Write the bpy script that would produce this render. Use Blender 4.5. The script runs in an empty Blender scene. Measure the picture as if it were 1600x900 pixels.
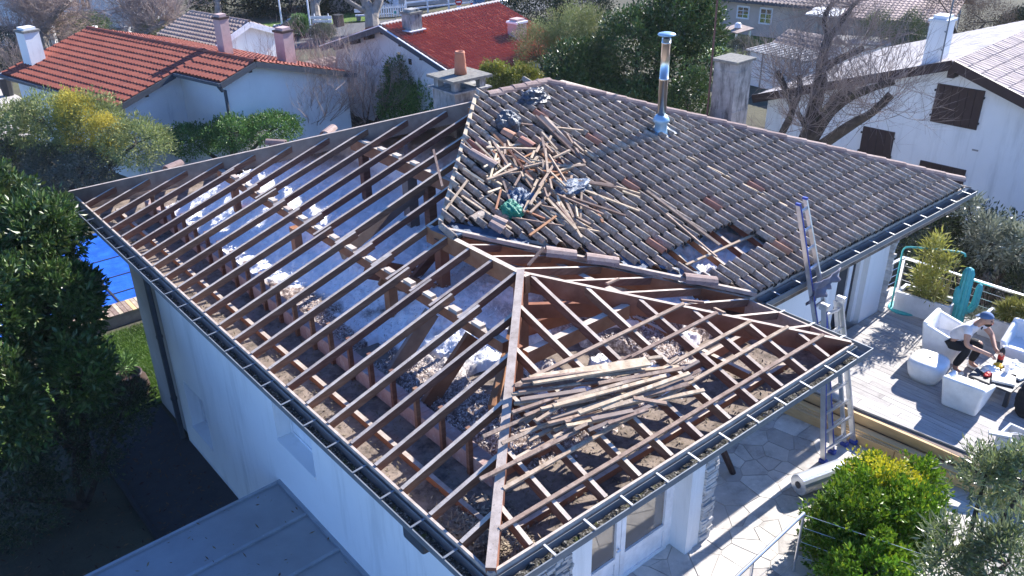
import bpy, bmesh, math, random
import numpy as np
from mathutils import Vector, Matrix

S = bpy.context.scene
COL = S.collection
RAD = math.radians

# ------------------------------------------------------------------ camera
cam_d = bpy.data.cameras.new("camera")
cam = bpy.data.objects.new("camera", cam_d)
COL.objects.link(cam)
CAM = Vector((-3.0417, -3.9916, 7.8842))
YAW, PIT, ROL, FPX = 0.879276, 0.478688, -0.017086, 1353.055
fw = Vector((math.cos(PIT) * math.cos(YAW), math.cos(PIT) * math.sin(YAW), -math.sin(PIT)))
rt = Vector((math.sin(YAW), -math.cos(YAW), 0))
up = rt.cross(fw)
r2 = math.cos(ROL) * rt + math.sin(ROL) * up
u2 = -math.sin(ROL) * rt + math.cos(ROL) * up
M = Matrix((r2, u2, -fw)).transposed().to_4x4()
M.translation = CAM
cam.matrix_world = M
cam_d.sensor_width = 36
cam_d.lens = 36 * FPX / 1600
cam_d.clip_end = 1000
cam_d.clip_start = 0.05
S.camera = cam

# ------------------------------------------------------------------ sky, sun, exposure
SUN_AZ, SUN_EL = RAD(5.0), RAD(32.3)
world = bpy.data.worlds.new("World")
S.world = world
world.use_nodes = True
wn = world.node_tree
sky = wn.nodes.new("ShaderNodeTexSky")
sky.sky_type = 'NISHITA'
sky.sun_disc = False
sky.sun_elevation = SUN_EL
sky.sun_rotation = math.pi / 2 - SUN_AZ
sky.air_density = 1.0
sky.dust_density = 0.0
sky.ozone_density = 6.0
bg = wn.nodes["Background"]
bg.inputs[1].default_value = 0.085
tint = wn.nodes.new("ShaderNodeMix")          # the photograph is balanced for the sun: its open sky reads deep blue
tint.data_type = 'RGBA'
tint.blend_type = 'MULTIPLY'
tint.inputs[0].default_value = 1.0
tint.inputs[7].default_value = (0.90, 1.09, 1.46, 1)
wn.links.new(sky.outputs[0], tint.inputs[6])
wn.links.new(tint.outputs[2], bg.inputs[0])
sun_d = bpy.data.lights.new("sun", 'SUN')
sun_d.energy = 5.0
sun_d.angle = RAD(0.53)
sun_d.color = (1.0, 0.955, 0.90)
sun = bpy.data.objects.new("sun", sun_d)
COL.objects.link(sun)
sdir = Vector((math.cos(SUN_EL) * math.cos(SUN_AZ), math.cos(SUN_EL) * math.sin(SUN_AZ), math.sin(SUN_EL)))
sun.rotation_euler = (-sdir).to_track_quat('-Z', 'Y').to_euler()
sun.location = (20, 2, 20)
S.view_settings.view_transform = 'Standard'
S.view_settings.look = 'None'
S.view_settings.exposure = 1.45
S.view_settings.gamma = 1
S.cycles.max_bounces = 6
S.cycles.transparent_max_bounces = 6

# ------------------------------------------------------------------ materials
def _mix(nt, fac, a, b, mode='MIX'):
    m = nt.nodes.new("ShaderNodeMix")
    m.data_type = 'RGBA'
    m.blend_type = mode
    for sock, v in ((m.inputs[0], fac), (m.inputs[6], a), (m.inputs[7], b)):
        if hasattr(v, 'is_linked'):
            nt.links.new(v, sock)
        elif isinstance(v, (int, float)):
            sock.default_value = v
        else:
            sock.default_value = (*v, 1)
    return m.outputs[2]

def _noise(nt, coord, scale, detail=4, rough=0.6, vec_scale=None):
    n = nt.nodes.new("ShaderNodeTexNoise")
    n.inputs['Scale'].default_value = scale
    n.inputs['Detail'].default_value = detail
    n.inputs['Roughness'].default_value = rough
    if vec_scale:
        mp = nt.nodes.new("ShaderNodeMapping")
        mp.inputs['Scale'].default_value = vec_scale
        nt.links.new(coord, mp.inputs['Vector'])
        coord = mp.outputs[0]
    nt.links.new(coord, n.inputs['Vector'])
    return n.outputs['Fac']

def _ramp(nt, fac, stops):
    r = nt.nodes.new("ShaderNodeValToRGB")
    e = r.color_ramp.elements
    while len(e) < len(stops):
        e.new(0.5)
    for i, (p, c) in enumerate(stops):
        e[i].position = p
        e[i].color = (*c, 1) if len(c) == 3 else c
    nt.links.new(fac, r.inputs[0])
    return r.outputs[0]

def mat(name, stops, scale=6, rough=0.8, bump=0.2, bscale=40, spec=0.3, metal=0.0, stain=None, rand=0.0,
        stretch=None, trans=0.0, coat=0.0, island=0.0, bdist=0.01, blotch=None, world_space=False):
    """procedural material: noise-ramped base colour, optional second colour blotches, random value per object or island"""
    m = bpy.data.materials.new(name)
    m.use_nodes = True
    nt = m.node_tree
    b = nt.nodes["Principled BSDF"]
    tc = nt.nodes.new("ShaderNodeTexCoord")
    geo = nt.nodes.new("ShaderNodeNewGeometry")
    co = geo.outputs['Position'] if world_space else tc.outputs['Object']
    if len(stops) == 3 and isinstance(stops[0], float):
        c = stops
        stops = [(0.25, tuple(v * 0.82 for v in c)), (0.75, tuple(min(1, v * 1.15) for v in c))]
    col = _ramp(nt, _noise(nt, co, scale, 5, 0.62, stretch), stops)
    if blotch:   # (colour, scale, lo, hi)
        f = _ramp(nt, _noise(nt, co, blotch[1], 4, 0.65), [(blotch[2], (0, 0, 0)), (blotch[3], (1, 1, 1))])
        col = _mix(nt, f, col, blotch[0])
    if stain:
        f = _ramp(nt, _noise(nt, co, stain[1], 6, 0.7, stain[4] if len(stain) > 4 else None), [(stain[2], (0, 0, 0)), (stain[3], (1, 1, 1))])
        col = _mix(nt, f, col, stain[0])
    if rand or island:
        oi = nt.nodes.new("ShaderNodeObjectInfo")
        src = oi.outputs['Random']
        amt = rand
        if island:
            ad = nt.nodes.new("ShaderNodeMath")
            ad.operation = 'ADD'
            nt.links.new(geo.outputs['Random Per Island'], ad.inputs[0])
            nt.links.new(oi.outputs['Random'], ad.inputs[1])
            fr = nt.nodes.new("ShaderNodeMath")
            fr.operation = 'FRACT'
            nt.links.new(ad.outputs[0], fr.inputs[0])
            src = fr.outputs[0]
            amt = island
        hs = nt.nodes.new("ShaderNodeHueSaturation")
        mr = nt.nodes.new("ShaderNodeMapRange")
        mr.inputs[3].default_value = 1 - amt
        mr.inputs[4].default_value = 1 + amt
        nt.links.new(src, mr.inputs[0])
        nt.links.new(mr.outputs[0], hs.inputs['Value'])
        mr2 = nt.nodes.new("ShaderNodeMapRange")
        mr2.inputs[3].default_value = 0.5 - 0.03 * amt * 2
        mr2.inputs[4].default_value = 0.5 + 0.02 * amt * 2
        nt.links.new(src, mr2.inputs[0])
        nt.links.new(mr2.outputs[0], hs.inputs['Hue'])
        nt.links.new(col, hs.inputs['Color'])
        col = hs.outputs[0]
    nt.links.new(col, b.inputs['Base Color'])
    b.inputs['Roughness'].default_value = rough
    b.inputs['Metallic'].default_value = metal
    b.inputs['Specular IOR Level'].default_value = spec
    if coat:
        b.inputs['Coat Weight'].default_value = coat
    if bump:
        bp = nt.nodes.new("ShaderNodeBump")
        bp.inputs['Strength'].default_value = bump
        bp.inputs['Distance'].default_value = bdist
        nt.links.new(_noise(nt, co, bscale, 5, 0.65, stretch), bp.inputs['Height'])
        nt.links.new(bp.outputs[0], b.inputs['Normal'])
    if trans:
        tr = nt.nodes.new("ShaderNodeBsdfTranslucent")
        nt.links.new(col, tr.inputs[0])
        mx = nt.nodes.new("ShaderNodeMixShader")
        mx.inputs[0].default_value = trans
        nt.links.new(b.outputs[0], mx.inputs[1])
        nt.links.new(tr.outputs[0], mx.inputs[2])
        nt.links.new(mx.outputs[0], nt.nodes['Material Output'].inputs[0])
    return m

def leafmat(name, cols, rough=0.42, trans=0.22, spec=0.5):
    """leaf colour picked per leaf along a ramp"""
    m = bpy.data.materials.new(name)
    m.use_nodes = True
    nt = m.node_tree
    b = nt.nodes["Principled BSDF"]
    geo = nt.nodes.new("ShaderNodeNewGeometry")
    n = len(cols)
    c1 = _ramp(nt, geo.outputs['Random Per Island'], [(i / max(1, n - 1), c) for i, c in enumerate(cols)])
    big = _noise(nt, geo.outputs['Position'], 1.1, 2, 0.5)
    hs = nt.nodes.new("ShaderNodeHueSaturation")
    mr = nt.nodes.new("ShaderNodeMapRange")
    mr.inputs[1].default_value = 0.3
    mr.inputs[2].default_value = 0.7
    mr.inputs[3].default_value = 0.7
    mr.inputs[4].default_value = 1.3
    nt.links.new(big, mr.inputs[0])
    nt.links.new(mr.outputs[0], hs.inputs['Value'])
    nt.links.new(c1, hs.inputs['Color'])
    nt.links.new(hs.outputs[0], b.inputs['Base Color'])
    b.inputs['Roughness'].default_value = rough
    b.inputs['Specular IOR Level'].default_value = spec
    tr = nt.nodes.new("ShaderNodeBsdfTranslucent")
    nt.links.new(hs.outputs[0], tr.inputs[0])
    mx = nt.nodes.new("ShaderNodeMixShader")
    mx.inputs[0].default_value = trans
    nt.links.new(b.outputs[0], mx.inputs[1])
    nt.links.new(tr.outputs[0], mx.inputs[2])
    nt.links.new(mx.outputs[0], nt.nodes['Material Output'].inputs[0])
    return m

def glassmat(name, tint=(0.03, 0.035, 0.04), rough=0.03):
    m = bpy.data.materials.new(name)
    m.use_nodes = True
    b = m.node_tree.nodes["Principled BSDF"]
    b.inputs['Base Color'].default_value = (*tint, 1)
    b.inputs['Roughness'].default_value = rough
    b.inputs['Specular IOR Level'].default_value = 1.0
    b.inputs['IOR'].default_value = 1.9
    return m

G = {}
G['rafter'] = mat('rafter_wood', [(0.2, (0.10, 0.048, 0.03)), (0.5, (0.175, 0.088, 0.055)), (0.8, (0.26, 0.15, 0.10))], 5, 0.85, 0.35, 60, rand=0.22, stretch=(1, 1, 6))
G['rafter_top'] = mat('pale_grey_rafter_wood', [(0.25, (0.32, 0.26, 0.21)), (0.75, (0.58, 0.50, 0.425))], 9, 0.9, 0.3, 80, rand=0.15, stain=((0.1, 0.08, 0.07), 30, 0.6, 0.72))
G['beam'] = mat('beam_wood', [(0.2, (0.17, 0.07, 0.035)), (0.6, (0.30, 0.145, 0.08)), (0.85, (0.38, 0.21, 0.13))], 4, 0.85, 0.3, 50, rand=0.2)
G['greywood'] = mat('grey_old_wood', [(0.2, (0.16, 0.12, 0.10)), (0.8, (0.30, 0.24, 0.20))], 5, 0.9, 0.35, 60, rand=0.12)
G['lath'] = mat('lath_wood', [(0.2, (0.19, 0.13, 0.09)), (0.5, (0.32, 0.24, 0.175)), (0.8, (0.48, 0.385, 0.295))], 9, 0.9, 0.4, 70, rand=0.42, stain=((0.14, 0.10, 0.08), 14, 0.55, 0.72))
G['newlath'] = mat('pale_new_wood', [(0.2, (0.52, 0.40, 0.26)), (0.8, (0.68, 0.57, 0.40))], 7, 0.75, 0.2, 70, rand=0.1)
G['timber'] = mat('fresh_timber', [(0.2, (0.50, 0.33, 0.15)), (0.8, (0.66, 0.47, 0.25))], 4, 0.7, 0.2, 50, rand=0.15, stretch=(6, 1, 6))
G['tile'] = mat('weathered_tile', [(0.2, (0.18, 0.135, 0.105)), (0.5, (0.31, 0.245, 0.195)), (0.8, (0.49, 0.41, 0.335))], 16, 0.7, 0.5, 120, spec=0.35, island=0.17,
                stain=((0.10, 0.082, 0.068), 3.2, 0.50, 0.74), blotch=((0.55, 0.50, 0.44), 30, 0.56, 0.70), world_space=True)
G['tile_shade_dirt'] = mat('shaded_dirty_tile_channel', [(0.2, (0.02, 0.016, 0.014)), (0.8, (0.06, 0.048, 0.04))], 20, 0.95, 0.5, 80, spec=0.1, world_space=True)  # channel dirt, with the shade between the rolls painted in
G['tile_red'] = mat('fresh_clay_tile', [(0.2, (0.30, 0.13, 0.085)), (0.8, (0.42, 0.22, 0.15))], 18, 0.75, 0.4, 90, island=0.2, stain=((0.08, 0.07, 0.065), 40, 0.6, 0.75))
G['ridge'] = mat('ridge_tile_clay', [(0.2, (0.20, 0.13, 0.11)), (0.8, (0.34, 0.26, 0.23))], 14, 0.8, 0.5, 90, rand=0.25, stain=((0.06, 0.055, 0.055), 30, 0.58, 0.7))
G['white'] = mat('white_render', [(0.25, (0.76, 0.76, 0.75)), (0.75, (0.83, 0.83, 0.82))], 1.2, 0.9, 0.15, 90, spec=0.15, stain=((0.50, 0.50, 0.49), 2.2, 0.52, 0.86, (1, 1, 0.12)))
G['oldwhite'] = mat('old_white_render', [(0.25, (0.66, 0.66, 0.65)), (0.75, (0.80, 0.80, 0.79))], 0.8, 0.9, 0.2, 60, spec=0.15, stain=((0.38, 0.38, 0.37), 1.3, 0.58, 0.82, (1, 1, 0.2)))
G['greywall'] = mat('grey_wall', (0.28, 0.27, 0.265), 2, 0.9, 0.15, 80)
G['beige'] = mat('pale_beige_render', (0.50, 0.42, 0.36), 1.5, 0.9, 0.1, 60)
G['zinc'] = mat('zinc_sheet', [(0.2, (0.13, 0.145, 0.16)), (0.8, (0.23, 0.25, 0.27))], 5, 0.55, 0.1, 30, metal=0.3, stain=((0.16, 0.15, 0.14), 9, 0.6, 0.8))
G['zincdark'] = mat('dark_zinc_lining', [(0.2, (0.05, 0.055, 0.06)), (0.8, (0.13, 0.14, 0.15))], 9, 0.7, 0.2, 30, metal=0.2, stain=((0.2, 0.2, 0.18), 16, 0.58, 0.7))
G['strap'] = mat('galvanised_strap', (0.46, 0.46, 0.46), 8, 0.5, 0.05, metal=0.2)
G['bluefilm'] = mat('blue_membrane', [(0.2, (0.03, 0.05, 0.09)), (0.8, (0.11, 0.15, 0.21))], 14, 0.45, 0.6, 30, bdist=0.02)
G['bluebag'] = mat('dark_blue_plastic', [(0.2, (0.02, 0.024, 0.032)), (0.8, (0.09, 0.10, 0.125))], 11, 0.38, 0.5, 25, bdist=0.03, spec=0.5)
G['greentarp'] = mat('green_net', [(0.2, (0.01, 0.10, 0.06)), (0.8, (0.03, 0.26, 0.17))], 25, 0.55, 0.5, 40)
G['steel'] = mat('polished_flue_steel', [(0.3, (0.56, 0.53, 0.49)), (0.7, (0.74, 0.71, 0.67))], 3, 0.28, 0.03, 8, metal=1.0)
G['flash'] = mat('bright_flashing', [(0.2, (0.26, 0.42, 0.54)), (0.8, (0.38, 0.54, 0.64))], 8, 0.35, 0.2, 20, metal=0.3)
G['concrete'] = mat('weathered_concrete', [(0.2, (0.17, 0.165, 0.16)), (0.5, (0.29, 0.285, 0.275)), (0.8, (0.42, 0.415, 0.40))], 5, 0.92, 0.4, 40, stain=((0.07, 0.07, 0.07), 6, 0.48, 0.66, (1, 1, 0.25)))
G['lichen'] = mat('lichened_slab', [(0.3, (0.13, 0.125, 0.115)), (0.7, (0.24, 0.23, 0.20))], 16, 0.95, 0.5, 50, stain=((0.4, 0.36, 0.16), 12, 0.62, 0.7))
G['terracotta'] = mat('terracotta', (0.42, 0.17, 0.105), 7, 0.8, 0.2, 50, stain=((0.22, 0.10, 0.07), 9, 0.6, 0.75))
G['soffit'] = mat('dusty_ceiling_boards', [(0.2, (0.15, 0.115, 0.09)), (0.8, (0.31, 0.25, 0.205))], 6, 0.95, 0.5, 60, stain=((0.075, 0.06, 0.05), 5, 0.46, 0.66))
G['block'] = mat('hollow_brick', [(0.2, (0.26, 0.15, 0.135)), (0.8, (0.44, 0.33, 0.30))], 8, 0.95, 0.5, 50, stain=((0.42, 0.39, 0.36), 10, 0.55, 0.7))
G['debris'] = mat('roof_debris', [(0.2, (0.06, 0.05, 0.035)), (0.5, (0.16, 0.13, 0.09)), (0.8, (0.34, 0.30, 0.22))], 40, 1.0, 0.8, 60, bdist=0.02)
G['moss'] = mat('gutter_moss', [(0.36, (0.016, 0.015, 0.011)), (0.54, (0.055, 0.05, 0.04)), (0.68, (0.36, 0.34, 0.30))], 45, 1.0, 0.9, 60, bdist=0.02, stain=((0.07, 0.08, 0.02), 14, 0.58, 0.66))
G['stone'] = mat('cladding_stone', [(0.2, (0.34, 0.33, 0.32)), (0.8, (0.62, 0.60, 0.57))], 7, 0.92, 0.6, 40, rand=0.2)
G['mortar'] = mat('mortar', (0.22, 0.215, 0.21), 20, 0.95, 0.3, 80)
G['flag'] = mat('flagstone', [(0.2, (0.40, 0.375, 0.34)), (0.8, (0.58, 0.55, 0.51))], 3.5, 0.9, 0.3, 30, rand=0.22, stain=((0.26, 0.24, 0.22), 2.6, 0.5, 0.75), blotch=((0.60, 0.57, 0.52), 7, .6, .75), world_space=True)
G['joint'] = mat('paving_joint', (0.34, 0.32, 0.295), 9, 0.95, 0.4, 60)
G['deck'] = mat('weathered_deck', [(0.2, (0.30, 0.28, 0.265)), (0.8, (0.50, 0.475, 0.45))], 6, 0.85, 0.3, 50, rand=0.14, stretch=(6, 0.7, 6), stain=((0.24, 0.22, 0.21), 4, 0.58, 0.78))
G['plastic'] = mat('white_rotomoulded_plastic', (0.80, 0.80, 0.79), 4, 0.5, 0.02, 60, spec=0.4)
G['planter'] = mat('pale_grey_planter', (0.60, 0.61, 0.62), 4, 0.85, 0.1, 50, stain=((0.4, 0.41, 0.42), 3, 0.55, 0.8))
G['turquoise'] = mat('turquoise_paint', (0.055, 0.36, 0.37), 8, 0.5, 0.15, 30, spec=0.4)
G['alu'] = mat('aluminium', (0.62, 0.63, 0.65), 6, 0.35, 0.05, 40, metal=0.8)
G['blue'] = mat('ladder_blue_plastic', (0.035, 0.065, 0.30), 6, 0.45, 0.05, 40)
G['inox'] = mat('brushed_steel', (0.66, 0.66, 0.67), 6, 0.3, 0.05, 40, metal=0.9)
G['black'] = mat('black_cloth', (0.018, 0.018, 0.021), 8, 0.85, 0.2, 60)
G['darkframe'] = mat('anthracite_frame', (0.045, 0.047, 0.055), 8, 0.5, 0.05, 40)
G['upvc'] = mat('white_door_frame', (0.78, 0.78, 0.79), 6, 0.4, 0.02, 40, spec=0.4)
G['glass'] = glassmat('window_glass')
G['doorglass'] = glassmat('door_glass', (0.16, 0.13, 0.105), 0.05)
G['sheet'] = mat('sheet_metal_roofing', [(0.2, (0.22, 0.235, 0.245)), (0.8, (0.32, 0.335, 0.345))], 2, 0.42, 0.05, 12, metal=0.25, spec=0.5)
G['sheetrib'] = mat('sheet_metal_rib', (0.32, 0.345, 0.37), 4, 0.4, 0.03, metal=0.3)
G['brown'] = mat('dark_brown_paint', (0.05, 0.03, 0.027), 6, 0.6, 0.15, 40, rand=0.08)
G['anthr'] = mat('slate_grey_paint', (0.06, 0.07, 0.085), 6, 0.6, 0.1, 40)
G['redtile'] = mat('red_roof_tiles', [(0.25, (0.20, 0.052, 0.036)), (0.75, (0.28, 0.088, 0.058))], 1.6, 0.75, 0.3, 40, spec=0.25, stain=((0.13, 0.055, 0.045), 2.2, 0.56, 0.8), blotch=((0.33, 0.13, 0.08), 5, 0.62, 0.76))
G['redtile2'] = mat('bright_red_tiles', [(0.25, (0.34, 0.085, 0.05)), (0.75, (0.44, 0.135, 0.08))], 2, 0.65, 0.3, 40, spec=0.3)
G['greytile'] = mat('grey_pink_tiles', [(0.25, (0.22, 0.165, 0.14)), (0.75, (0.36, 0.285, 0.245))], 4, 0.8, 0.3, 40)
G['paletile'] = mat('pale_tiles', [(0.25, (0.38, 0.345, 0.32)), (0.75, (0.52, 0.475, 0.44))], 5, 0.85, 0.3, 40)
G['bark'] = mat('dark_bark', [(0.25, (0.03, 0.024, 0.02)), (0.75, (0.105, 0.085, 0.07))], 7, 0.95, 0.7, 30, stain=((0.09, 0.10, 0.035), 3, 0.6, 0.75), bdist=0.03)
G['palebark'] = mat('pale_grey_bark', [(0.25, (0.17, 0.145, 0.12)), (0.75, (0.36, 0.32, 0.28))], 4, 0.95, 0.5, 25, bdist=0.03)
G['twig'] = mat('twig_bark', (0.25, 0.20, 0.175), 3, 0.9, 0)
G['twigpink'] = mat('reddish_twig_bark', (0.36, 0.275, 0.235), 3, 0.9, 0)
G['ground'] = mat('garden_soil', [(0.25, (0.045, 0.042, 0.03)), (0.6, (0.09, 0.085, 0.055)), (0.8, (0.10, 0.12, 0.045))], 0.6, 1.0, 0.6, 10, bdist=0.05)
G['lawn'] = mat('lawn_green', [(0.25, (0.055, 0.105, 0.015)), (0.75, (0.11, 0.18, 0.03))], 3, 0.95, 0.6, 60, bdist=0.03)
G['grassbl'] = leafmat('grass_blade_green', [(0.05, 0.10, 0.012), (0.09, 0.17, 0.025), (0.13, 0.21, 0.04)], 0.6, 0.3)
G['asphalt'] = mat('asphalt', (0.10, 0.10, 0.105), 3, 0.9, 0.3, 80)
G['sand'] = mat('pale_gravel_yard', (0.42, 0.38, 0.34), 4, 0.95, 0.4, 60)
G['poolcover'] = mat('blue_pool_cover', [(0.3, (0.012, 0.075, 0.42)), (0.7, (0.03, 0.15, 0.62))], 3, 0.35, 0.4, 9, spec=0.6, bdist=0.03)
G['skin'] = mat('skin', (0.42, 0.235, 0.165), 9, 0.55, 0.05, 60)
G['tshirt'] = mat('pale_grey_tshirt', (0.62, 0.62, 0.66), 9, 0.9, 0.1, 60)
G['cap'] = mat('blue_cap_cloth', (0.10, 0.16, 0.28), 9, 0.85, 0.1, 60)
G['hair'] = mat('dark_hair', (0.02, 0.014, 0.01), 20, 0.8, 0.3, 80)
G['paper'] = mat('white_paper', (0.78, 0.76, 0.72), 6, 0.8, 0.1, 40)
G['foil'] = mat('foil_roll', [(0.2, (0.55, 0.57, 0.60)), (0.8, (0.75, 0.77, 0.80))], 9, 0.3, 0.2, 30, metal=0.6)
G['red'] = mat('red_label', (0.45, 0.03, 0.025), 6, 0.5, 0.02)
G['yellow'] = mat('yellow_wrapper', (0.62, 0.38, 0.03), 6, 0.5, 0.05)
G['rubber'] = mat('dark_rubber', (0.03, 0.03, 0.032), 6, 0.7, 0.05)
G['carblue'] = mat('dark_blue_car_paint', (0.02, 0.05, 0.14), 4, 0.25, 0, coat=0.6)
G['signwhite'] = mat('sign_white', (0.78, 0.78, 0.78), 4, 0.5, 0)
G['signred'] = mat('sign_red', (0.55, 0.03, 0.03), 4, 0.5, 0)
G['signblue'] = mat('sign_blue', (0.02, 0.10, 0.42), 4, 0.5, 0)
G['signgreen'] = mat('sign_green', (0.03, 0.30, 0.26), 4, 0.5, 0)

# ------------------------------------------------------------------ mesh helpers
class MB:
    def __init__(self):
        self.v = []
        self.f = []
    def add(self, vs, fs):
        n = len(self.v)
        self.v += [tuple(p) for p in vs]
        self.f += [tuple(i + n for i in f) for f in fs]
        return self
    def box(self, c, s, rz=0.0, m=None):
        cx, cy, cz = c
        sx, sy, sz = s[0] / 2, s[1] / 2, s[2] / 2
        cr, sr = math.cos(rz), math.sin(rz)
        vs = []
        for z in (-sz, sz):
            for x, y in ((-sx, -sy), (sx, -sy), (sx, sy), (-sx, sy)):
                vs.append((cx + x * cr - y * sr, cy + x * sr + y * cr, cz + z))
        return self.add(vs, [(3, 2, 1, 0), (4, 5, 6, 7), (0, 1, 5, 4), (1, 2, 6, 5), (2, 3, 7, 6), (3, 0, 4, 7)])
    def bx(self, x0, x1, y0, y1, z0, z1):
        return self.box(((x0 + x1) / 2, (y0 + y1) / 2, (z0 + z1) / 2), (x1 - x0, y1 - y0, z1 - z0))
    def beam(self, p0, p1, w, h, upv=(0, 0, 1), top=False):
        """rectangular bar; top=True puts its upper face on the line p0-p1"""
        p0, p1 = Vector(p0), Vector(p1)
        d = (p1 - p0).normalized()
        u = Vector(upv)
        s = d.cross(u)
        if s.length < 1e-4:
            s = d.cross(Vector((1, 0, 0)))
        s.normalize()
        u = s.cross(d)
        if top:
            p0 = p0 - u * h / 2
            p1 = p1 - u * h / 2
        vs = []
        for p in (p0, p1):
            for a, b in ((-1, -1), (1, -1), (1, 1), (-1, 1)):
                vs.append(p + s * (a * w / 2) + u * (b * h / 2))
        return self.add(vs, [(0, 1, 2, 3), (7, 6, 5, 4), (0, 4, 5, 1), (1, 5, 6, 2), (2, 6, 7, 3), (3, 7, 4, 0)])
    def tube(self, pts, rad, n=6, cap=True):
        pts = [Vector(p) for p in pts]
        if not hasattr(rad, '__len__'):
            rad = [rad] * len(pts)
        vs, fs = [], []
        ref = None
        for i, p in enumerate(pts):
            d = (pts[min(i + 1, len(pts) - 1)] - pts[max(i - 1, 0)]).normalized()
            if ref is None:
                ref = Vector((0, 0, 1)) if abs(d.z) < 0.9 else Vector((1, 0, 0))
            a = d.cross(ref)
            if a.length < 1e-4:
                a = d.cross(Vector((0, 1, 0)))
            a.normalize()
            b = a.cross(d)
            ref = b
            for k in range(n):
                t = 2 * math.pi * k / n
                vs.append(p + (a * math.cos(t) + b * math.sin(t)) * rad[i])
        for i in range(len(pts) - 1):
            for k in range(n):
                fs.append((i * n + k, i * n + (k + 1) % n, (i + 1) * n + (k + 1) % n, (i + 1) * n + k))
        if cap:
            fs.append(tuple(range(n - 1, -1, -1)))
            fs.append(tuple((len(pts) - 1) * n + k for k in range(n)))
        return self.add(vs, fs)
    def lathe(self, c, prof, n=16):
        """prof: list of (r, z)"""
        vs, fs = [], []
        for r, z in prof:
            for k in range(n):
                t = 2 * math.pi * k / n
                vs.append((c[0] + r * math.cos(t), c[1] + r * math.sin(t), c[2] + z))
        for i in range(len(prof) - 1):
            for k in range(n):
                fs.append((i * n + k, i * n + (k + 1) % n, (i + 1) * n + (k + 1) % n, (i + 1) * n + k))
        fs.append(tuple(range(n - 1, -1, -1)))
        fs.append(tuple((len(prof) - 1) * n + k for k in range(n)))
        return self.add(vs, fs)
    def prism(self, poly, z0, z1):
        n = len(poly)
        vs = [(x, y, z0) for x, y in poly] + [(x, y, z1) for x, y in poly]
        fs = [tuple(range(n - 1, -1, -1)), tuple(range(n, 2 * n))] + [(i, (i + 1) % n, n + (i + 1) % n, n + i) for i in range(n)]
        return self.add(vs, fs)
    def slab(self, pts, t, n=None):
        """thick sheet from planar polygon of 3d points, thickened by t against its normal"""
        P = [Vector(p) for p in pts]
        if n is None:
            n = (P[1] - P[0]).cross(P[2] - P[0]).normalized()
            if n.z < 0:
                n = -n
        k = len(P)
        vs = P + [p - n * t for p in P]
        fs = [tuple(range(k)), tuple(range(2 * k - 1, k - 1, -1))] + [(i, k + i, k + (i + 1) % k, (i + 1) % k) for i in range(k)]
        return self.add(vs, fs)
    def mesh(self, name):
        me = bpy.data.meshes.new(name)
        me.from_pydata(self.v, [], self.f)
        me.validate()
        bm = bmesh.new()
        bm.from_mesh(me)
        bmesh.ops.recalc_face_normals(bm, faces=bm.faces)
        bm.to_mesh(me)
        bm.free()
        return me
    def build(self, name, m, parent=None, smooth=False, bevel=0.0, kind=None, sub=0):
        me = self.mesh(name)
        return link(name, me, m, parent, smooth, bevel, kind, sub)

def link(name, me, m, parent=None, smooth=False, bevel=0.0, kind=None, sub=0):
    o = bpy.data.objects.new(name, me)
    COL.objects.link(o)
    if m is not None:
        me.materials.append(m)
    if smooth:
        me.polygons.foreach_set('use_smooth', [True] * len(me.polygons))
    if parent is not None:
        o.parent = parent
        o.matrix_parent_inverse = Matrix.Translation(parent.location).inverted() if parent.type == 'EMPTY' else Matrix.Identity(4)
    if bevel:
        b = o.modifiers.new('bevel', 'BEVEL')
        b.width = bevel
        b.segments = 3
        b.limit_method = 'ANGLE'
    if sub:
        s_ = o.modifiers.new('sub', 'SUBSURF')
        s_.levels = s_.render_levels = sub
    if kind:
        o['kind'] = kind
    return o

def tag(o, label, cat, group=None, kind=None):
    o['label'] = label
    o['category'] = cat
    if group:
        o['group'] = group
    if kind:
        o['kind'] = kind
    return o

def thing(name, label, cat, loc=(0, 0, 0), group=None):
    o = bpy.data.objects.new(name, None)
    o.empty_display_size = 0.2
    COL.objects.link(o)
    o.location = loc
    return tag(o, label, cat, group)

def struct(name, mb, m, smooth=False):
    return mb.build(name, m, None, smooth, kind='structure')

def np_mesh(name, verts, quads):
    verts = np.asarray(verts, dtype=np.float32)
    quads = np.asarray(quads, dtype=np.int32)
    me = bpy.data.meshes.new(name)
    me.vertices.add(len(verts))
    me.vertices.foreach_set('co', verts.ravel())
    k = quads.shape[1]
    me.loops.add(quads.size)
    me.loops.foreach_set('vertex_index', quads.ravel())
    me.polygons.add(len(quads))
    me.polygons.foreach_set('loop_start', np.arange(0, quads.size, k, dtype=np.int32))
    try:
        me.polygons.foreach_set('loop_total', np.full(len(quads), k, dtype=np.int32))
    except Exception:
        pass
    me.polygons.foreach_set('use_smooth', np.zeros(len(quads), dtype=bool))
    me.update(calc_edges=True)
    return me

def fbm(x, y, seed=0, oct=4, f=1.0, gain=0.5):
    """cheap value noise on arrays"""
    def vn(x, y, s):
        xi = np.floor(x).astype(np.int64); yi = np.floor(y).astype(np.int64)
        fx = x - xi; fy = y - yi
        fx = fx * fx * (3 - 2 * fx); fy = fy * fy * (3 - 2 * fy)
        def h(a, b):
            n = (a * 374761393 + b * 668265263 + s * 974711) & 0xffffffff
            n = ((n ^ (n >> 13)) * 1274126177) & 0xffffffff
            return ((n ^ (n >> 16)) & 0xffff) / 65535.0
        return (h(xi, yi) * (1 - fx) + h(xi + 1, yi) * fx) * (1 - fy) + (h(xi, yi + 1) * (1 - fx) + h(xi + 1, yi + 1) * fx) * fy
    o = np.zeros_like(x, dtype=float); a = 1.0; tot = 0
    for k in range(oct):
        o += a * vn(x * f, y * f, seed + k * 17); tot += a
        a *= gain; f *= 2.03
    return o / tot
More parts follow.
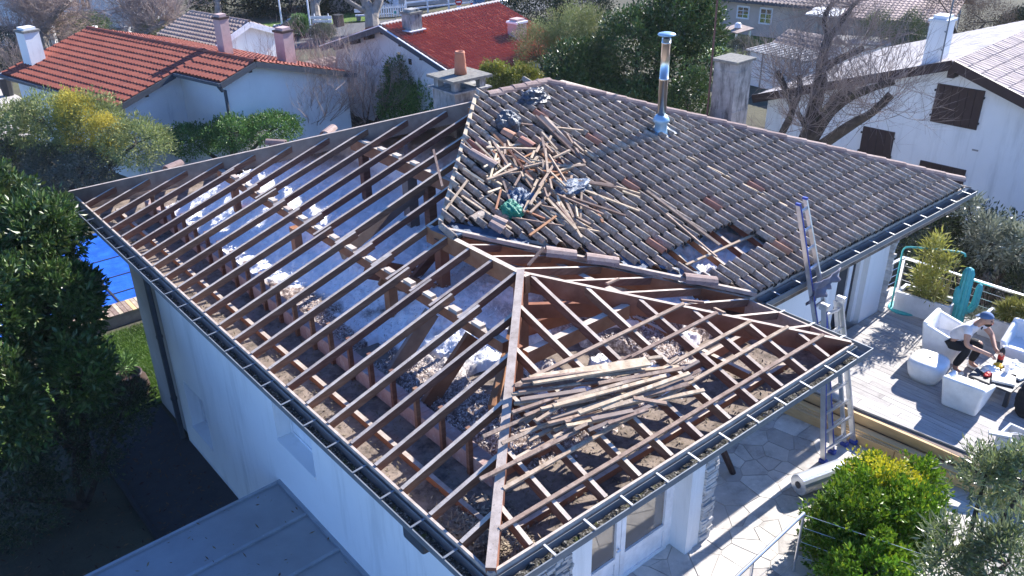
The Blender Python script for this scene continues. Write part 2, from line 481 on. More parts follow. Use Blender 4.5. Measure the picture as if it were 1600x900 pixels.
# ------------------------------------------------------------------ layout (metres)
LATHS_UP = [((5.25, 5.4, 4.25), (5.11, 4.33, 3.91)), ((4.0, 5.01, 4.13), (4.76, 4.66, 4.02)), ((4.16, 5.05, 4.16), (3.99, 4.51, 3.98)), ((4.46, 5.12, 4.12), (4.38, 4.97, 4.07)), ((4.28, 4.83, 4.07), (4.06, 4.43, 3.96)), ((4.28, 4.79, 4.1), (4.29, 4.14, 3.92)), ((4.26, 4.41, 4.05), (4.51, 4.27, 3.97)), ((4.08, 4.31, 4.01), (4.39, 4.3, 4.0)), ((3.82, 4.41, 3.95), (4.2, 4.28, 3.94)), ((3.91, 4.45, 3.97), (4.15, 4.42, 3.97)), ((4.25, 4.45, 3.99), (3.72, 4.09, 3.9)), ((4.86, 4.83, 4.13), (4.53, 4.36, 3.95)), ((4.66, 4.54, 4.08), (4.29, 4.08, 3.94)), ((5.08, 4.88, 4.09), (4.82, 4.71, 4.03)), ((4.56, 4.24, 3.97), (3.96, 3.88, 3.89)), ((4.59, 4.39, 4.05), (4.41, 3.85, 3.85)), ((4.36, 4.15, 3.95), (4.33, 3.78, 3.83)), ((4.67, 4.39, 3.98), (5.07, 4.48, 3.98)), ((4.98, 4.97, 4.15), (4.91, 4.57, 4.0)), ((5.37, 5.08, 4.11), (5.74, 4.9, 4.03)), ((4.87, 5.39, 4.21), (5.07, 5.27, 4.17)), ((5.38, 4.87, 4.06), (5.29, 4.63, 3.97)), ((5.31, 4.65, 4.0), (5.25, 4.38, 3.94)), ((5.31, 4.42, 3.93), (5.35, 4.29, 3.86)), ((4.61, 4.25, 3.91), (5.02, 4.11, 3.87)), ((3.69, 4.57, 3.95), (4.0, 4.73, 3.99)), ((4.54, 4.6, 4.04), (4.81, 4.79, 4.07)), ((4.35, 4.48, 4.03), (4.53, 4.62, 4.06)), ((4.0, 4.21, 3.96), (4.01, 4.06, 3.91)), ((3.95, 3.97, 3.87), (4.09, 4.06, 3.9)), ((4.6, 4.06, 3.79), (5.1, 3.65, 3.68)), ((3.62, 4.54, 3.94), (3.67, 4.28, 3.87)), ((4.08, 4.77, 4.06), (4.3, 4.6, 4.01)), ((4.47, 4.49, 4.02), (4.21, 4.35, 3.98)), ((5.23, 4.96, 4.14), (5.28, 4.67, 3.98)), ((5.19, 4.48, 3.98), (5.07, 4.17, 3.87)), ((4.01, 4.3, 3.97), (3.96, 4.18, 3.91)), ((4.42, 4.33, 4.03), (4.34, 4.21, 3.94)), ((4.56, 4.16, 3.88), (4.98, 4.17, 3.88)), ((4.86, 4.91, 4.11), (4.82, 4.56, 3.98)), ((4.2, 4.18, 3.84), (3.54, 3.7, 3.71)), ((4.27, 4.11, 3.84), (3.66, 3.72, 3.77)), ((3.61, 3.66, 3.69), (4.17, 3.88, 3.75)), ((3.54, 3.93, 3.79), (4.11, 3.96, 3.76)), ((4.08, 3.92, 3.83), (3.99, 3.76, 3.77)), ((4.26, 4.01, 3.88), (4.16, 3.86, 3.81)), ((4.3, 4.01, 3.87), (4.31, 3.72, 3.77)), ((4.05, 3.83, 3.72), (3.95, 3.17, 3.52)), ((4.25, 3.93, 3.75), (3.95, 3.07, 3.44)), ((4.31, 3.79, 3.7), (4.13, 3.41, 3.55)), ((4.45, 3.74, 3.66), (4.16, 3.37, 3.57)), ((4.22, 3.84, 3.73), (4.5, 3.24, 3.55)), ((4.37, 3.7, 3.68), (4.82, 3.14, 3.47)), ((4.59, 4.01, 3.73), (5.07, 3.13, 3.47)), ((4.56, 4.0, 3.81), (5.12, 3.6, 3.66)), ((3.37, 3.73, 3.67), (3.89, 3.34, 3.53)), ((4.05, 3.25, 3.49), (4.28, 3.07, 3.42)), ((4.18, 3.49, 3.56), (4.21, 3.18, 3.51)), ((3.91, 3.61, 3.64), (4.09, 3.32, 3.5)), ((3.88, 3.9, 3.73), (3.92, 3.37, 3.52)), ((5.1, 3.89, 3.7), (5.12, 3.67, 3.67)), ((5.17, 3.54, 3.61), (5.32, 3.35, 3.53)), ((5.19, 3.68, 3.63), (5.37, 3.4, 3.56)), ((4.08, 3.68, 3.69), (4.03, 3.31, 3.53)), ((4.08, 3.58, 3.59), (4.23, 3.17, 3.44)), ((5.46, 3.48, 3.54), (5.31, 2.0, 3.12)), ((5.53, 3.42, 3.56), (5.56, 2.15, 3.16)), ((6.84, 3.79, 3.65), (7.31, 2.33, 3.17))]
PLANKS_UP = [((5.27, 5.35, 4.24), (5.19, 4.59, 3.97)), ((5.36, 5.31, 4.22), (5.24, 4.66, 3.99))]
LATHS_LOW = [((1.96, 0.98, 3.24), (2.26, 0.76, 3.17)), ((1.2, 1.16, 3.31), (1.86, 0.93, 3.25)), ((1.26, 1.14, 3.32), (2.05, 0.86, 3.22)), ((1.84, 1.02, 3.29), (2.93, 0.61, 3.14)), ((2.0, 0.83, 3.24), (2.94, 0.54, 3.16)), ((1.46, 0.85, 3.26), (2.43, 0.68, 3.19)), ((1.47, 0.84, 3.26), (2.19, 0.69, 3.23)), ((1.4, 0.81, 3.27), (2.67, 0.56, 3.17)), ((1.55, 0.63, 3.22), (2.88, 0.44, 3.17)), ((1.63, 0.72, 3.16), (2.49, 0.56, 3.12)), ((1.33, 0.77, 3.18), (1.66, 0.7, 3.17)), ((1.26, 0.73, 3.18), (1.59, 0.66, 3.15)), ((1.41, 0.66, 3.17), (2.16, 0.45, 3.11)), ((1.38, 0.61, 3.17), (1.76, 0.5, 3.12)), ((1.41, 0.54, 3.15), (1.56, 0.53, 3.15)), ((1.51, 0.46, 3.14), (2.28, 0.37, 3.11)), ((1.71, 0.41, 3.14), (2.16, 0.33, 3.13)), ((2.14, 0.5, 3.18), (2.4, 0.31, 3.1)), ((2.34, 0.46, 3.07), (2.93, 0.28, 3.03)), ((2.44, 0.52, 3.1), (3.1, 0.47, 3.1)), ((2.48, 0.51, 3.11), (2.93, 0.43, 3.1)), ((1.05, 0.98, 3.27), (1.5, 0.92, 3.25)), ((2.21, 0.71, 3.2), (2.02, 0.68, 3.18)), ((1.16, 0.78, 3.23), (1.48, 0.81, 3.23)), ((2.68, 0.81, 3.25), (2.82, 0.74, 3.25)), ((2.88, 0.52, 3.17), (3.1, 0.5, 3.19)), ((2.8, 0.64, 3.22), (2.95, 0.65, 3.23)), ((1.3, 1.24, 3.32), (1.86, 0.99, 3.24)), ((1.14, 0.91, 3.23), (1.51, 0.88, 3.21)), ((1.56, 0.9, 3.24), (2.18, 0.66, 3.17)), ((1.21, 1.05, 3.3), (1.83, 0.83, 3.24)), ((1.3, 0.87, 3.25), (1.86, 0.73, 3.19)), ((2.07, 0.56, 3.16), (2.81, 0.39, 3.1)), ((1.79, 0.57, 3.18), (2.24, 0.46, 3.16)), ((1.34, 1.18, 3.39), (2.61, 0.73, 3.25)), ((1.61, 0.52, 3.18), (2.03, 0.4, 3.14))]
PLANK_LOW = ((1.43, 1.15, 3.37), (2.62, 0.75, 3.27))
HOLE = [(4.64, 2.42), (6.16, 2.51), (6.42, 1.87), (4.94, 1.92)]
LAD = {'lf': (6.5, 0.77, -0.0), 'rf': (7.22, 0.72, 0.0), 'le': (6.12, 1.28, 3.04), 're': (6.4, 1.28, 3.01), 'lt': (6.17, 1.5, 3.75), 'rt': (6.34, 1.5, 3.75), 'rl': (6.78, 0.81, 0.0), 'rr': (7.06, 0.8, -0.0), 'h1': (6.32, 1.2, 2.59), 'h2': (6.69, 1.2, 2.56)}
BLOBS = {'a': (4.76, 5.52, 4.23), 'b': (5.71, 5.91, 4.36), 'c': (3.49, 3.9, 3.71), 'd': (4.68, 3.88, 3.72), 'e': (3.92, 3.93, 3.76)}
TILES_LOOSE = {'t': [((3.1, 3.78, 3.69), (3.19, 3.64, 3.64)), ((3.03, 3.75, 3.66), (3.11, 3.59, 3.6)), ((3.72, 5.01, 4.11), (3.85, 4.62, 3.98)), ((4.51, 5.28, 4.17), (4.58, 5.12, 4.12)), ((4.61, 5.02, 4.09), (4.68, 4.82, 4.02))], 'ridge': [((3.32, 3.05, 3.41), (3.62, 2.83, 3.33)), ((3.7, 2.74, 3.31), (4.01, 2.49, 3.23)), ((4.59, 1.93, 3.04), (4.92, 1.69, 2.96))]}
VEG = {
'T1': [(-1.23, 10.86, 2.63, 0.75, 0.84), (-0.8, 9.9, 2.61, 0.56, 0.61), (-1.8, 9.27, 1.74, 0.79, 1.12), (-1.02, 8.99, 1.84, 0.57, 0.7), (-2.21, 8.0, 1.08, 0.52, 0.73), (-1.09, 8.22, 1.06, 0.4, 0.54), (-0.65, 9.07, 1.99, 0.24, 0.3)],
'DARK': [(-2.45, 8.27, -0.54, 0.7, 0.78), (-1.43, 8.5, -0.26, 0.73, 0.61), (-0.64, 8.4, 0.13, 0.42, 0.42)],
'S2': [(0.87, 22.61, 0.07, 0.89, 0.79), (1.76, 21.19, 0.14, 0.78, 0.68), (2.31, 20.11, 0.29, 0.76, 0.49)],
'ACA': [(1.98, 21.7, 1.18, 0.96, 0.82), (2.86, 20.86, 1.01, 0.96, 1.0), (3.51, 19.48, 0.84, 0.89, 0.62), (1.28, 22.8, 0.86, 0.89, 0.79)],
'ACAY': [(2.5, 20.71, 1.43, 0.51, 0.76), (2.92, 19.87, 1.13, 0.42, 0.53)],
'HEDGE': [(5.48, 21.03, 0.13, 0.8, 0.4), (6.44, 20.34, 0.28, 0.75, 0.49), (7.62, 20.06, 0.24, 0.86, 0.45)],
'EVG': [(13.9, 22.66, 0.96, 0.54, 0.57), (13.51, 21.68, 0.54, 0.73, 0.71), (14.13, 21.29, 0.73, 0.56, 0.71), (12.88, 21.24, -0.22, 0.72, 0.76), (13.66, 20.62, -0.18, 0.72, 0.81)],
'YG': [(12.88, 15.89, 1.6, 0.52, 0.51), (13.47, 15.35, 1.53, 0.66, 0.45)],
'BAM': [(16.74, 18.24, 1.15, 0.82, 1.26), (17.72, 17.71, 1.57, 0.82, 1.32), (18.35, 17.35, 1.8, 0.55, 0.92)],
'BIG': [(15.45, 15.22, 0.51, 1.3, 1.1), (17.45, 14.47, 1.85, 1.3, 1.36), (18.61, 13.97, 2.54, 1.1, 1.15), (19.14, 13.29, 2.18, 0.75, 1.36), (16.68, 13.39, 0.4, 1.47, 0.93), (16.98, 11.92, 0.74, 0.66, 1.19), (16.22, 15.74, 1.14, 1.12, 1.07)],
'DK2': [(25.73, 28.46, 0.23, 1.86, 1.47), (28.21, 27.91, 0.29, 1.59, 1.17)],
'BACKTREES': [(18.67, 48.29, -0.72, 2.31, 1.51), (21.49, 45.98, -0.69, 2.5, 1.41), (24.53, 44.81, -0.87, 2.35, 1.4)],
'HEDGE_H': [(9.65, 47.08, -0.58, 1.61, 0.54)],
'BUSHC': [(17.1, 38.08, -0.45, 1.14, 0.6)],
'PINE': [(33.21, 15.06, 0.37, 0.68, 0.79), (34.16, 14.17, 0.23, 0.62, 0.93), (33.35, 13.31, 0.14, 0.33, 0.84)],
'TR': [(36.85, 13.71, 0.68, 1.26, 1.33), (37.95, 12.62, 0.41, 1.12, 1.03)],
'HEDGE_R': [(42.5, 12.68, -0.41, 1.21, 0.72)],
'OLE': [(14.55, 2.03, 0.45, 0.45, 0.58), (14.73, 1.51, 0.54, 0.51, 0.47), (14.92, 2.75, 0.9, 0.2, 0.24)],
'DEEP': [(15.11, 3.54, 0.12, 0.67, 0.88), (14.39, 0.91, -0.33, 0.75, 0.66), (15.48, 2.41, -0.23, 0.82, 1.01), (14.09, 2.71, -0.19, 0.67, 0.7)],
'BUSH': [(4.98, -0.6, 0.41, 0.58, 0.64), (5.57, -0.58, 0.29, 0.63, 0.66), (6.07, -0.25, 0.33, 0.5, 0.39), (5.13, -0.39, 0.26, 0.41, 0.58), (5.57, -0.9, 0.48, 0.48, 0.54), (6.51, -0.6, 0.34, 0.35, 0.4), (4.57, -1.01, 0.38, 0.54, 0.49)],
'OLE2': [(6.32, -1.37, 1.13, 0.38, 0.44), (6.38, -1.78, 1.25, 0.33, 0.5), (4.84, -1.65, 1.07, 0.27, 0.46), (5.03, -2.16, 1.2, 0.43, 0.55)],
'STREETSHRUB': [(18.49, 36.76, -0.69, 0.68, 0.34)],
'HC': [(27.75, 17.91, 0.07, 0.53, 0.35)]}
POLL = [('trunk', [(13.94, 6.26, 0.54), (14.38, 6.42, 1.32), (14.75, 6.55, 1.98), (15.26, 6.79, 2.74), (15.55, 6.99, 3.17), (16.05, 7.19, 3.66)], [0.24, 0.22, 0.16, 0.14, 0.12, 0.1]), ('b', [(15.38, 6.88, 3.03), (15.69, 6.63, 3.25), (16.17, 6.37, 3.46)], [0.1, 0.08, 0.07]), ('b', [(14.32, 6.42, 1.26), (14.89, 6.19, 2.25), (15.14, 5.82, 2.67), (15.53, 5.16, 3.04)], [0.15, 0.12, 0.09, 0.07]), ('b', [(14.39, 6.37, 1.26), (14.81, 5.67, 2.04), (15.03, 5.29, 2.4), (15.28, 5.06, 2.8)], [0.14, 0.11, 0.09, 0.085]), ('b', [(14.99, 6.44, 2.11), (15.62, 6.61, 2.25), (16.21, 6.6, 2.53)], [0.1, 0.08, 0.06]), ('b', [(14.14, 6.49, 1.13), (13.87, 6.76, 1.63), (14.23, 6.76, 2.31), (14.25, 7.1, 2.83), (14.14, 7.23, 3.11)], [0.11, 0.09, 0.08, 0.07, 0.06]), ('b', [(14.27, 6.77, 2.36), (14.51, 6.81, 2.72), (14.57, 6.95, 3.0)], [0.07, 0.06, 0.06]), ('b', [(14.31, 6.67, 2.26), (14.53, 6.48, 1.81)], [0.05, 0.06]), ('b', [(16.03, 7.16, 3.59), (16.08, 7.4, 4.0), (16.43, 7.47, 4.31)], [0.09, 0.06, 0.04]), ('b', [(16.03, 7.16, 3.59), (16.23, 7.0, 4.03), (16.35, 6.85, 4.39)], [0.08, 0.06, 0.04])]
TLT = [('a', [(6.92, 43.17, -1.06), (6.97, 43.69, -0.23), (7.25, 44.1, 0.73), (7.4, 44.73, 1.84)], [0.33, 0.3, 0.25, 0.2]), ('a', [(6.97, 43.69, -0.23), (7.67, 42.98, 0.67), (8.35, 42.19, 1.42)], [0.2, 0.16, 0.12]), ('a', [(6.97, 43.41, -0.65), (7.61, 44.15, 0.38), (8.17, 44.71, 1.46)], [0.2, 0.17, 0.14])]
TL2 = [('a', [(10.65, 40.45, -0.5), (10.69, 40.73, -0.03), (10.65, 41.15, 0.53), (10.48, 41.66, 1.08)], [0.2, 0.18, 0.14, 0.1]), ('a', [(10.67, 40.57, -0.31), (10.95, 39.18, 0.15), (11.6, 38.91, 0.54)], [0.15, 0.11, 0.08]), ('a', [(10.69, 40.73, -0.03), (11.24, 40.74, 0.65), (11.72, 40.72, 1.2)], [0.12, 0.09, 0.07])]
PLANE = [('a', [(21.55, 36.96, -0.97), (21.71, 37.24, -0.37), (21.71, 37.65, 0.24), (21.79, 38.1, 1.0)], [0.42, 0.36, 0.3, 0.22]), ('a', [(21.73, 37.16, -0.46), (22.14, 37.22, 0.14), (22.57, 37.34, 0.83)], [0.3, 0.24, 0.18]), ('a', [(21.63, 37.41, -0.21), (20.97, 37.53, 0.24), (20.33, 37.65, 0.72)], [0.16, 0.12, 0.09])]
TR1 = [('a', [(16.98, 46.32, -1.38), (17.21, 46.64, -0.62), (17.47, 47.09, 0.36)], [0.22, 0.2, 0.16])]
TR2 = [('a', [(20.75, 41.72, -1.41), (20.97, 42.02, -0.7), (21.1, 42.34, -0.05)], [0.3, 0.27, 0.2]), ('a', [(21.05, 42.12, -0.44), (21.4, 42.13, 0.01), (21.77, 42.11, 0.42)], [0.15, 0.12, 0.1])]
# ================================================================== ground
rng = random.Random(7)
struct('ground', MB().bx(-45, 110, -45, 115, -1.7, -1.24), G['ground'])
struct('patio', MB().bx(-1.2, 7.62, -3.0, 2.2, -1.3, -0.012), G['joint'])

# ================================================================== the house being reroofed
H = 2.8
SL = 0.32586
W, DD, LL, XX = 5.2, 1.4333, 10.932, 10.959
XA, YA, Y2 = 2.515, 2.546, 4.097          # ridge of the wing
AX, AY, BX = 4.741, 6.228, 6.185          # ridge of the main roof
def zl(x, d=0.0): return H + SL * x + d            # left slope
def zn(y, d=0.0): return H + SL * y + d            # near slope of the wing
ZWR = H + SL * XA
def zr(x, d=0.0): return ZWR - (ZWR - H) / (W - XA) * (x - XA) + d   # right slope of the wing
SM = (H + SL * AX - H) / (AY - DD)
def zm(y, d=0.0): return H + SM * (y - DD) + d     # main front slope
ZR = H + SL * AX
house = thing('house', 'white single storey house with its hipped roof half stripped to bare rafters', 'house', (3, 5, 0))

# --- walls
wl = 0.35
w = MB()
w.bx(wl, wl + 0.25, 0.84, 3.86, -1.24, 2.42)          # pieces round the window recesses
w.bx(wl, wl + 0.25, 4.86, 6.4, -1.24, 2.42)
w.bx(wl, wl + 0.25, 3.86, 4.86, -1.24, 1.1)
w.bx(wl, wl + 0.25, 3.86, 4.86, 1.98, 2.42)
w.bx(wl, wl + 0.25, 6.4, 7.66, -1.24, 2.42)
w.bx(wl, wl + 0.25, 8.5, 8.9, -1.24, 2.42)
w.bx(wl, wl + 0.25, 7.66, 8.5, -1.24, -0.72)
w.bx(wl, wl + 0.25, 7.66, 8.5, 0.2, 2.42)
w.build('side_wall', G['white'], house)
def niche(y0, y1, z0, z1):
    f = MB().bx(wl + 0.235, wl + 0.262, y0, y1, z0, z1).build('window', G['white'], house)
    MB().bx(wl - 0.02, wl + 0.23, y0 + .002, y1 - .002, z0 - 0.03, z0 + 0.012).build('sill', G['white'], f)
    fr = MB()
    for a, b, c, d in ((y0 + .003, y0 + 0.05, z0 + .013, z1 - .003), (y1 - 0.05, y1 - .003, z0 + .013, z1 - .003), (y0 + 0.051, y1 - 0.051, z1 - 0.05, z1 - .003), (y0 + .051, y1 - .051, z0 + .013, z0 + 0.05)):
        fr.bx(wl + 0.19, wl + 0.232, a, b, c, d)
    fr.build('frame', G['upvc'], f)
    MB().bx(wl + 0.205, wl + 0.22, y0 + 0.052, y1 - 0.052, z0 + 0.052, z1 - 0.052).build('pane', G['upvc'], f)
niche(3.86, 4.86, 1.1, 1.98)
niche(7.66, 8.5, -0.72, 0.2)
MB().bx(wl + 0.06, wl + 0.3, 8.9, 10.35, -1.24, 2.42).build('side_wall', G['greywall'], house)  # side wall beyond the downpipe is grey
MB().bx(wl + 0.3, 10.5, 10.1, 10.35, -1.24, 2.42).build('back_wall', G['white'], house)
MB().bx(10.25, 10.5, 2.452, 10.1, -1.24, 2.42).build('end_wall', G['white'], house)
pipe = MB().tube([(0.24, 8.98, 2.55), (0.28, 8.98, 2.3), (0.28, 8.98, -1.2)], 0.045, 8)
for z in (-.4, .8, 1.9):
    pipe.lathe((0.28, 8.98, z), [(0.046, 0), (0.056, 0), (0.056, 0.04), (0.046, 0.04)], 10)
pipe.build('downpipe', G['anthr'], house)
hop = MB().bx(-0.13, 0.06, 0.78, 1.1, 2.43, 2.63).build('gutter_outlet', G['anthr'], house, bevel=0.03)

# wing front wall with the glazed door
yw = 0.84
MB().bx(wl + 0.25, 1.7, yw + .001, yw + 0.26, -1.0, 2.42).build('front_wall', G['mortar'], house)
MB().bx(3.66, 4.1, yw + .001, 1.08, -0.1, 2.42).build('pier', G['white'], house)
MB().bx(1.7, 2.0, yw - 0.01, 1.08, -0.1, 2.42).build('door_jamb', G['white'], house)
MB().bx(3.64, 3.78, yw - 0.02, 1.08, -0.1, 2.42).build('door_jamb', G['white'], house)
MB().bx(3.78, 3.9, yw - .002, yw + .04, -.1, 2.42).build('corner_trim', G['white'], house)
MB().bx(4.1 - .25, 4.1, 1.081, 2.2, -0.1, 2.42).build('porch_wall', G['white'], house)
MB().bx(2.0, 3.64, yw, 1.14, 1.95, 2.42).build('lintel', G['white'], house)
yd = 1.10
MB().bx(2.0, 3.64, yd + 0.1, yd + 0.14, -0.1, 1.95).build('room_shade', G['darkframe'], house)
d = thing_door = MB()
for x0, x1 in ((2.0, 2.08), (3.56, 3.64)):
    d.bx(x0, x1, yd - 0.03, yd + 0.06, -0.08, 1.948)
d.bx(2.081, 3.559, yd - 0.03, yd + 0.06, 1.87, 1.948)
d.bx(2.081, 3.559, yd - 0.03, yd + 0.06, -0.08, -0.03)
door = d.build('door', G['upvc'], house)
for x0, x1, hs in ((2.085, 2.70, 0), (2.71, 3.555, 1)):
    lf = MB()
    lf.bx(x0, x0 + 0.075, yd - 0.05, yd + 0.02, -0.025, 1.865)
    lf.bx(x1 - 0.075, x1, yd - 0.05, yd + 0.02, -0.025, 1.865)
    lf.bx(x0 + .076, x1 - .076, yd - 0.05, yd + 0.02, 1.79, 1.865)
    lf.bx(x0 + .076, x1 - .076, yd - 0.05, yd + 0.02, 0.33, 0.41)
    lf.bx(x0 + .076, x1 - .076, yd - 0.05, yd + 0.02, -0.025, 0.05)
    lf.build('leaf', G['upvc'], door)
    MB().bx(x0 + .077, x1 - .077, yd - 0.03, yd + 0.005, 0.051, 0.329).build('panel', G['upvc'], door)
    MB().bx(x0 + .077, x1 - .077, yd - 0.02, yd - 0.012, 0.411, 1.789).build('pane', G['doorglass'], door)
MB().tube([(2.66, yd - 0.055, 0.55), (2.66, yd - 0.09, 0.56), (2.60, yd - 0.09, 0.56)], 0.011, 6).build('handle', G['inox'], door)
# dry-stone cladding, each stone its own piece
def cladding(x0, x1, z0, z1, y, sx=0.17, sz=0.055):
    z = z0
    while z < z1:
        h = sz * rng.uniform(0.7, 1.35)
        x = x0
        while x < x1 - 0.02:
            l = min(sx * rng.uniform(0.5, 1.5), x1 - x)
            dp = rng.uniform(0.012, 0.05)
            p = MB()
            j = lambda: rng.uniform(-0.006, 0.006)
            a = [(x + .004 + j(), y, z + .003 + j()), (x + l - .004 + j(), y, z + .003 + j()), (x + l - .004 + j(), y, z + h - .003 + j()), (x + .004 + j(), y, z + h - .003 + j())]
            b = [(q[0] * .94 + (x + l / 2) * .06, y - dp + j(), q[2] * .9 + (z + h / 2) * .1) for q in a]
            p.add(a + b, [(0, 1, 2, 3), (7, 6, 5, 4), (0, 4, 5, 1), (1, 5, 6, 2), (2, 6, 7, 3), (3, 7, 4, 0)])
            p.build('stone', G['stone'], house)
            x += l
        z += h
cladding(0.9, 1.7, 0.55, 1.75, yw)
cladding(3.9, 4.13, -0.1, 2.3, yw, 0.2, 0.05)
# main front wall
ym = 2.2
fwl = MB()
for x0, x1 in ((4.1, 6.55), (7.05, 8.9), (9.85, 10.5)):
    fwl.bx(x0, x1, ym, ym + 0.249, -0.1, 2.42)
fwl.bx(6.55, 7.05, ym, ym + 0.249, -0.1, 0.4)
fwl.bx(6.55, 9.85, ym + .003, ym + 0.249, 2.15, 2.418)
fwl.build('front_wall', G['white'], house)
wn2 = MB().bx(6.55, 7.05, ym + 0.14, ym + 0.2, 0.4, 2.15).build('window', G['darkframe'], house)
MB().bx(6.6, 6.82, ym + 0.12, ym + 0.139, 0.5, 2.1).build('pane', G['glass'], wn2)
MB().bx(6.86, 7.0, ym + 0.12, ym + 0.139, 0.5, 2.1).build('curtain', G['upvc'], wn2)
md = MB().bx(8.9, 9.55, ym + 0.2, ym + 0.248, 0.36, 2.15).build('door', G['darkframe'], house)
MB().bx(8.97, 9.25, ym + 0.18, ym + 0.199, 1.0, 2.1).build('pane', G['glass'], md)
MB().bx(9.56, 9.68, ym + 0.18, ym + 0.248, 0.36, 2.15).build('frame', G['upvc'], md)
MB().bx(9.69, 9.74, ym + 0.17, ym + 0.248, 0.36, 2.15).build('frame', G['darkframe'], md)
MB().bx(9.75, 9.85, ym + 0.1, ym + 0.248, 0.36, 2.15).build('frame', G['white'], md)
cl = rng
zz = 0.36
while zz < 2.35:                                              # quoin stones at the far corner
    h = rng.uniform(0.05, 0.09)
    MB().box((10.515, ym - 0.01 + rng.uniform(-.01, .01), zz + h / 2), (0.06, 0.16 + rng.uniform(-.03, .03), h - .008)).build('stone', G['stone'], house)
    zz += h

# --- ceiling / eaves boxing
ce = MB()
ce.prism([(0.02, 0.02), (W - .02, 0.02), (W - .02, DD - .02), (XX - .02, DD - .02), (XX - .02, LL - .02), (0.02, LL - .02)], 2.43, 2.5)
ce.build('ceiling', G['soffit'], house)
# --- fascias
fs = [((0, -0.0125, 0), (W, -0.0125, 0)), ((W + .0125, -.025, 0), (W + .0125, DD - .025, 0)), ((W, DD - .0125, 0), (XX, DD - .0125, 0)), ((-.0125, -.025, 0), (-.0125, LL, 0)), ((XX + .0125, DD, 0), (XX + .0125, LL, 0)), ((0, LL + .0125, 0), (XX, LL + .0125, 0))]
for a, b in fs:
    MB().beam((a[0], a[1], 2.635), (b[0], b[1], 2.635), 0.025, 0.30).build('fascia', G['rafter_top'], house)

# --- gutters
def gutter(p0, p1, out, first, last, step, debris, mitre0=0.0, mitre1=0.0):
    p0, p1, out = Vector(p0), Vector(p1), Vector(out)
    d = (p1 - p0).normalized()
    z0, z1, wd = 2.63, 2.73, 0.145
    prof = [(0.03, z1 + .015), (0.03, z0 + 0.02), (0.045, z0), (wd - .02, z0), (wd, z0 + 0.02), (wd, z1), (wd + .012, z1), (wd + .012, z1 - 0.012), (wd + .004, z1 - .012), (wd + 0.004, z0 + .018), (wd - .02, z0 - 0.005), (0.043, z0 - .005), (0.026, z0 + .018), (0.026, z1 + .015)]
    vs = []
    for p, mt in ((p0, -mitre0), (p1, mitre1)):
        for o, z in prof:
            q = p + out * o + d * (mt * o)
            vs.append((q.x, q.y, z))
    n = len(prof)
    fs_ = [(i, (i + 1) % n, n + (i + 1) % n, n + i) for i in range(n)]
    if not mitre0: fs_.append((0, 5, 4, 3, 2, 1))
    if not mitre1: fs_.append((n, n + 1, n + 2, n + 3, n + 4, n + 5))
    g = MB().add(vs, fs_).build('gutter', G['zinc'], house)
    # moss and grit lying in the trough
    L = (p1 - p0).length
    nx = int(L / 0.02)
    xs = np.linspace(0.05, L - .05, nx); ys = np.linspace(0.045, wd - 0.004, 7)
    gx, gy = np.meshgrid(xs, ys, indexing='ij')
    hz = z0 + 0.012 + debris * (fbm(gx, gy, 3, 4, 16) - 0.05) * (0.45 + 1.1 * fbm(gx, gy * 0, 9, 3, 1.3))
    P0 = np.array(p0); dd_ = np.array(d); oo = np.array(out)
    vv = P0[None, None, :] + gx[..., None] * dd_ + gy[..., None] * oo
    vv[..., 2] = hz
    idx = np.arange(nx * 7).reshape(nx, 7)
    q = np.stack([idx[:-1, :-1], idx[1:, :-1], idx[1:, 1:], idx[:-1, 1:]], -1).reshape(-1, 4)
    mo = link('gutter_moss', np_mesh('gutter_moss', vv.reshape(-1, 3), q), G['moss'], g, kind='stuff')
    t = first
    while t < last:
        c = p0 + d * t
        s_ = MB()
        a = c + out * 0.012; b = c + out * (wd + .01)
        s_.beam((a.x, a.y, z1 + .024), (b.x, b.y, z1 + .012), 0.021, 0.006)
        s_.build('gutter_strap', G['zinc'] if out.x < -.5 else G['strap'], g)
        t += step * rng.uniform(.97, 1.03)
gutter((-0.025, LL, 0), (-0.025, -0.025, 0), (-1, 0, 0), 0.25, LL - .1, 0.47, 0.045, 0, 1)
gutter((-0.025, -0.025, 0), (W + .025, -0.025, 0), (0, -1, 0), 0.55, W + .1, 0.455, 0.075, 1, 1)
gutter((W + .025, -0.025, 0), (W + .025, DD - .16, 0), (1, 0, 0), 0.2, DD - .1, 0.4, 0.03, 1, 0)
gutter((W + .17, DD - .025, 0), (XX + .1, DD - .025, 0), (0, -1, 0), 0.3, XX - W - .1, 0.47, 0.03)

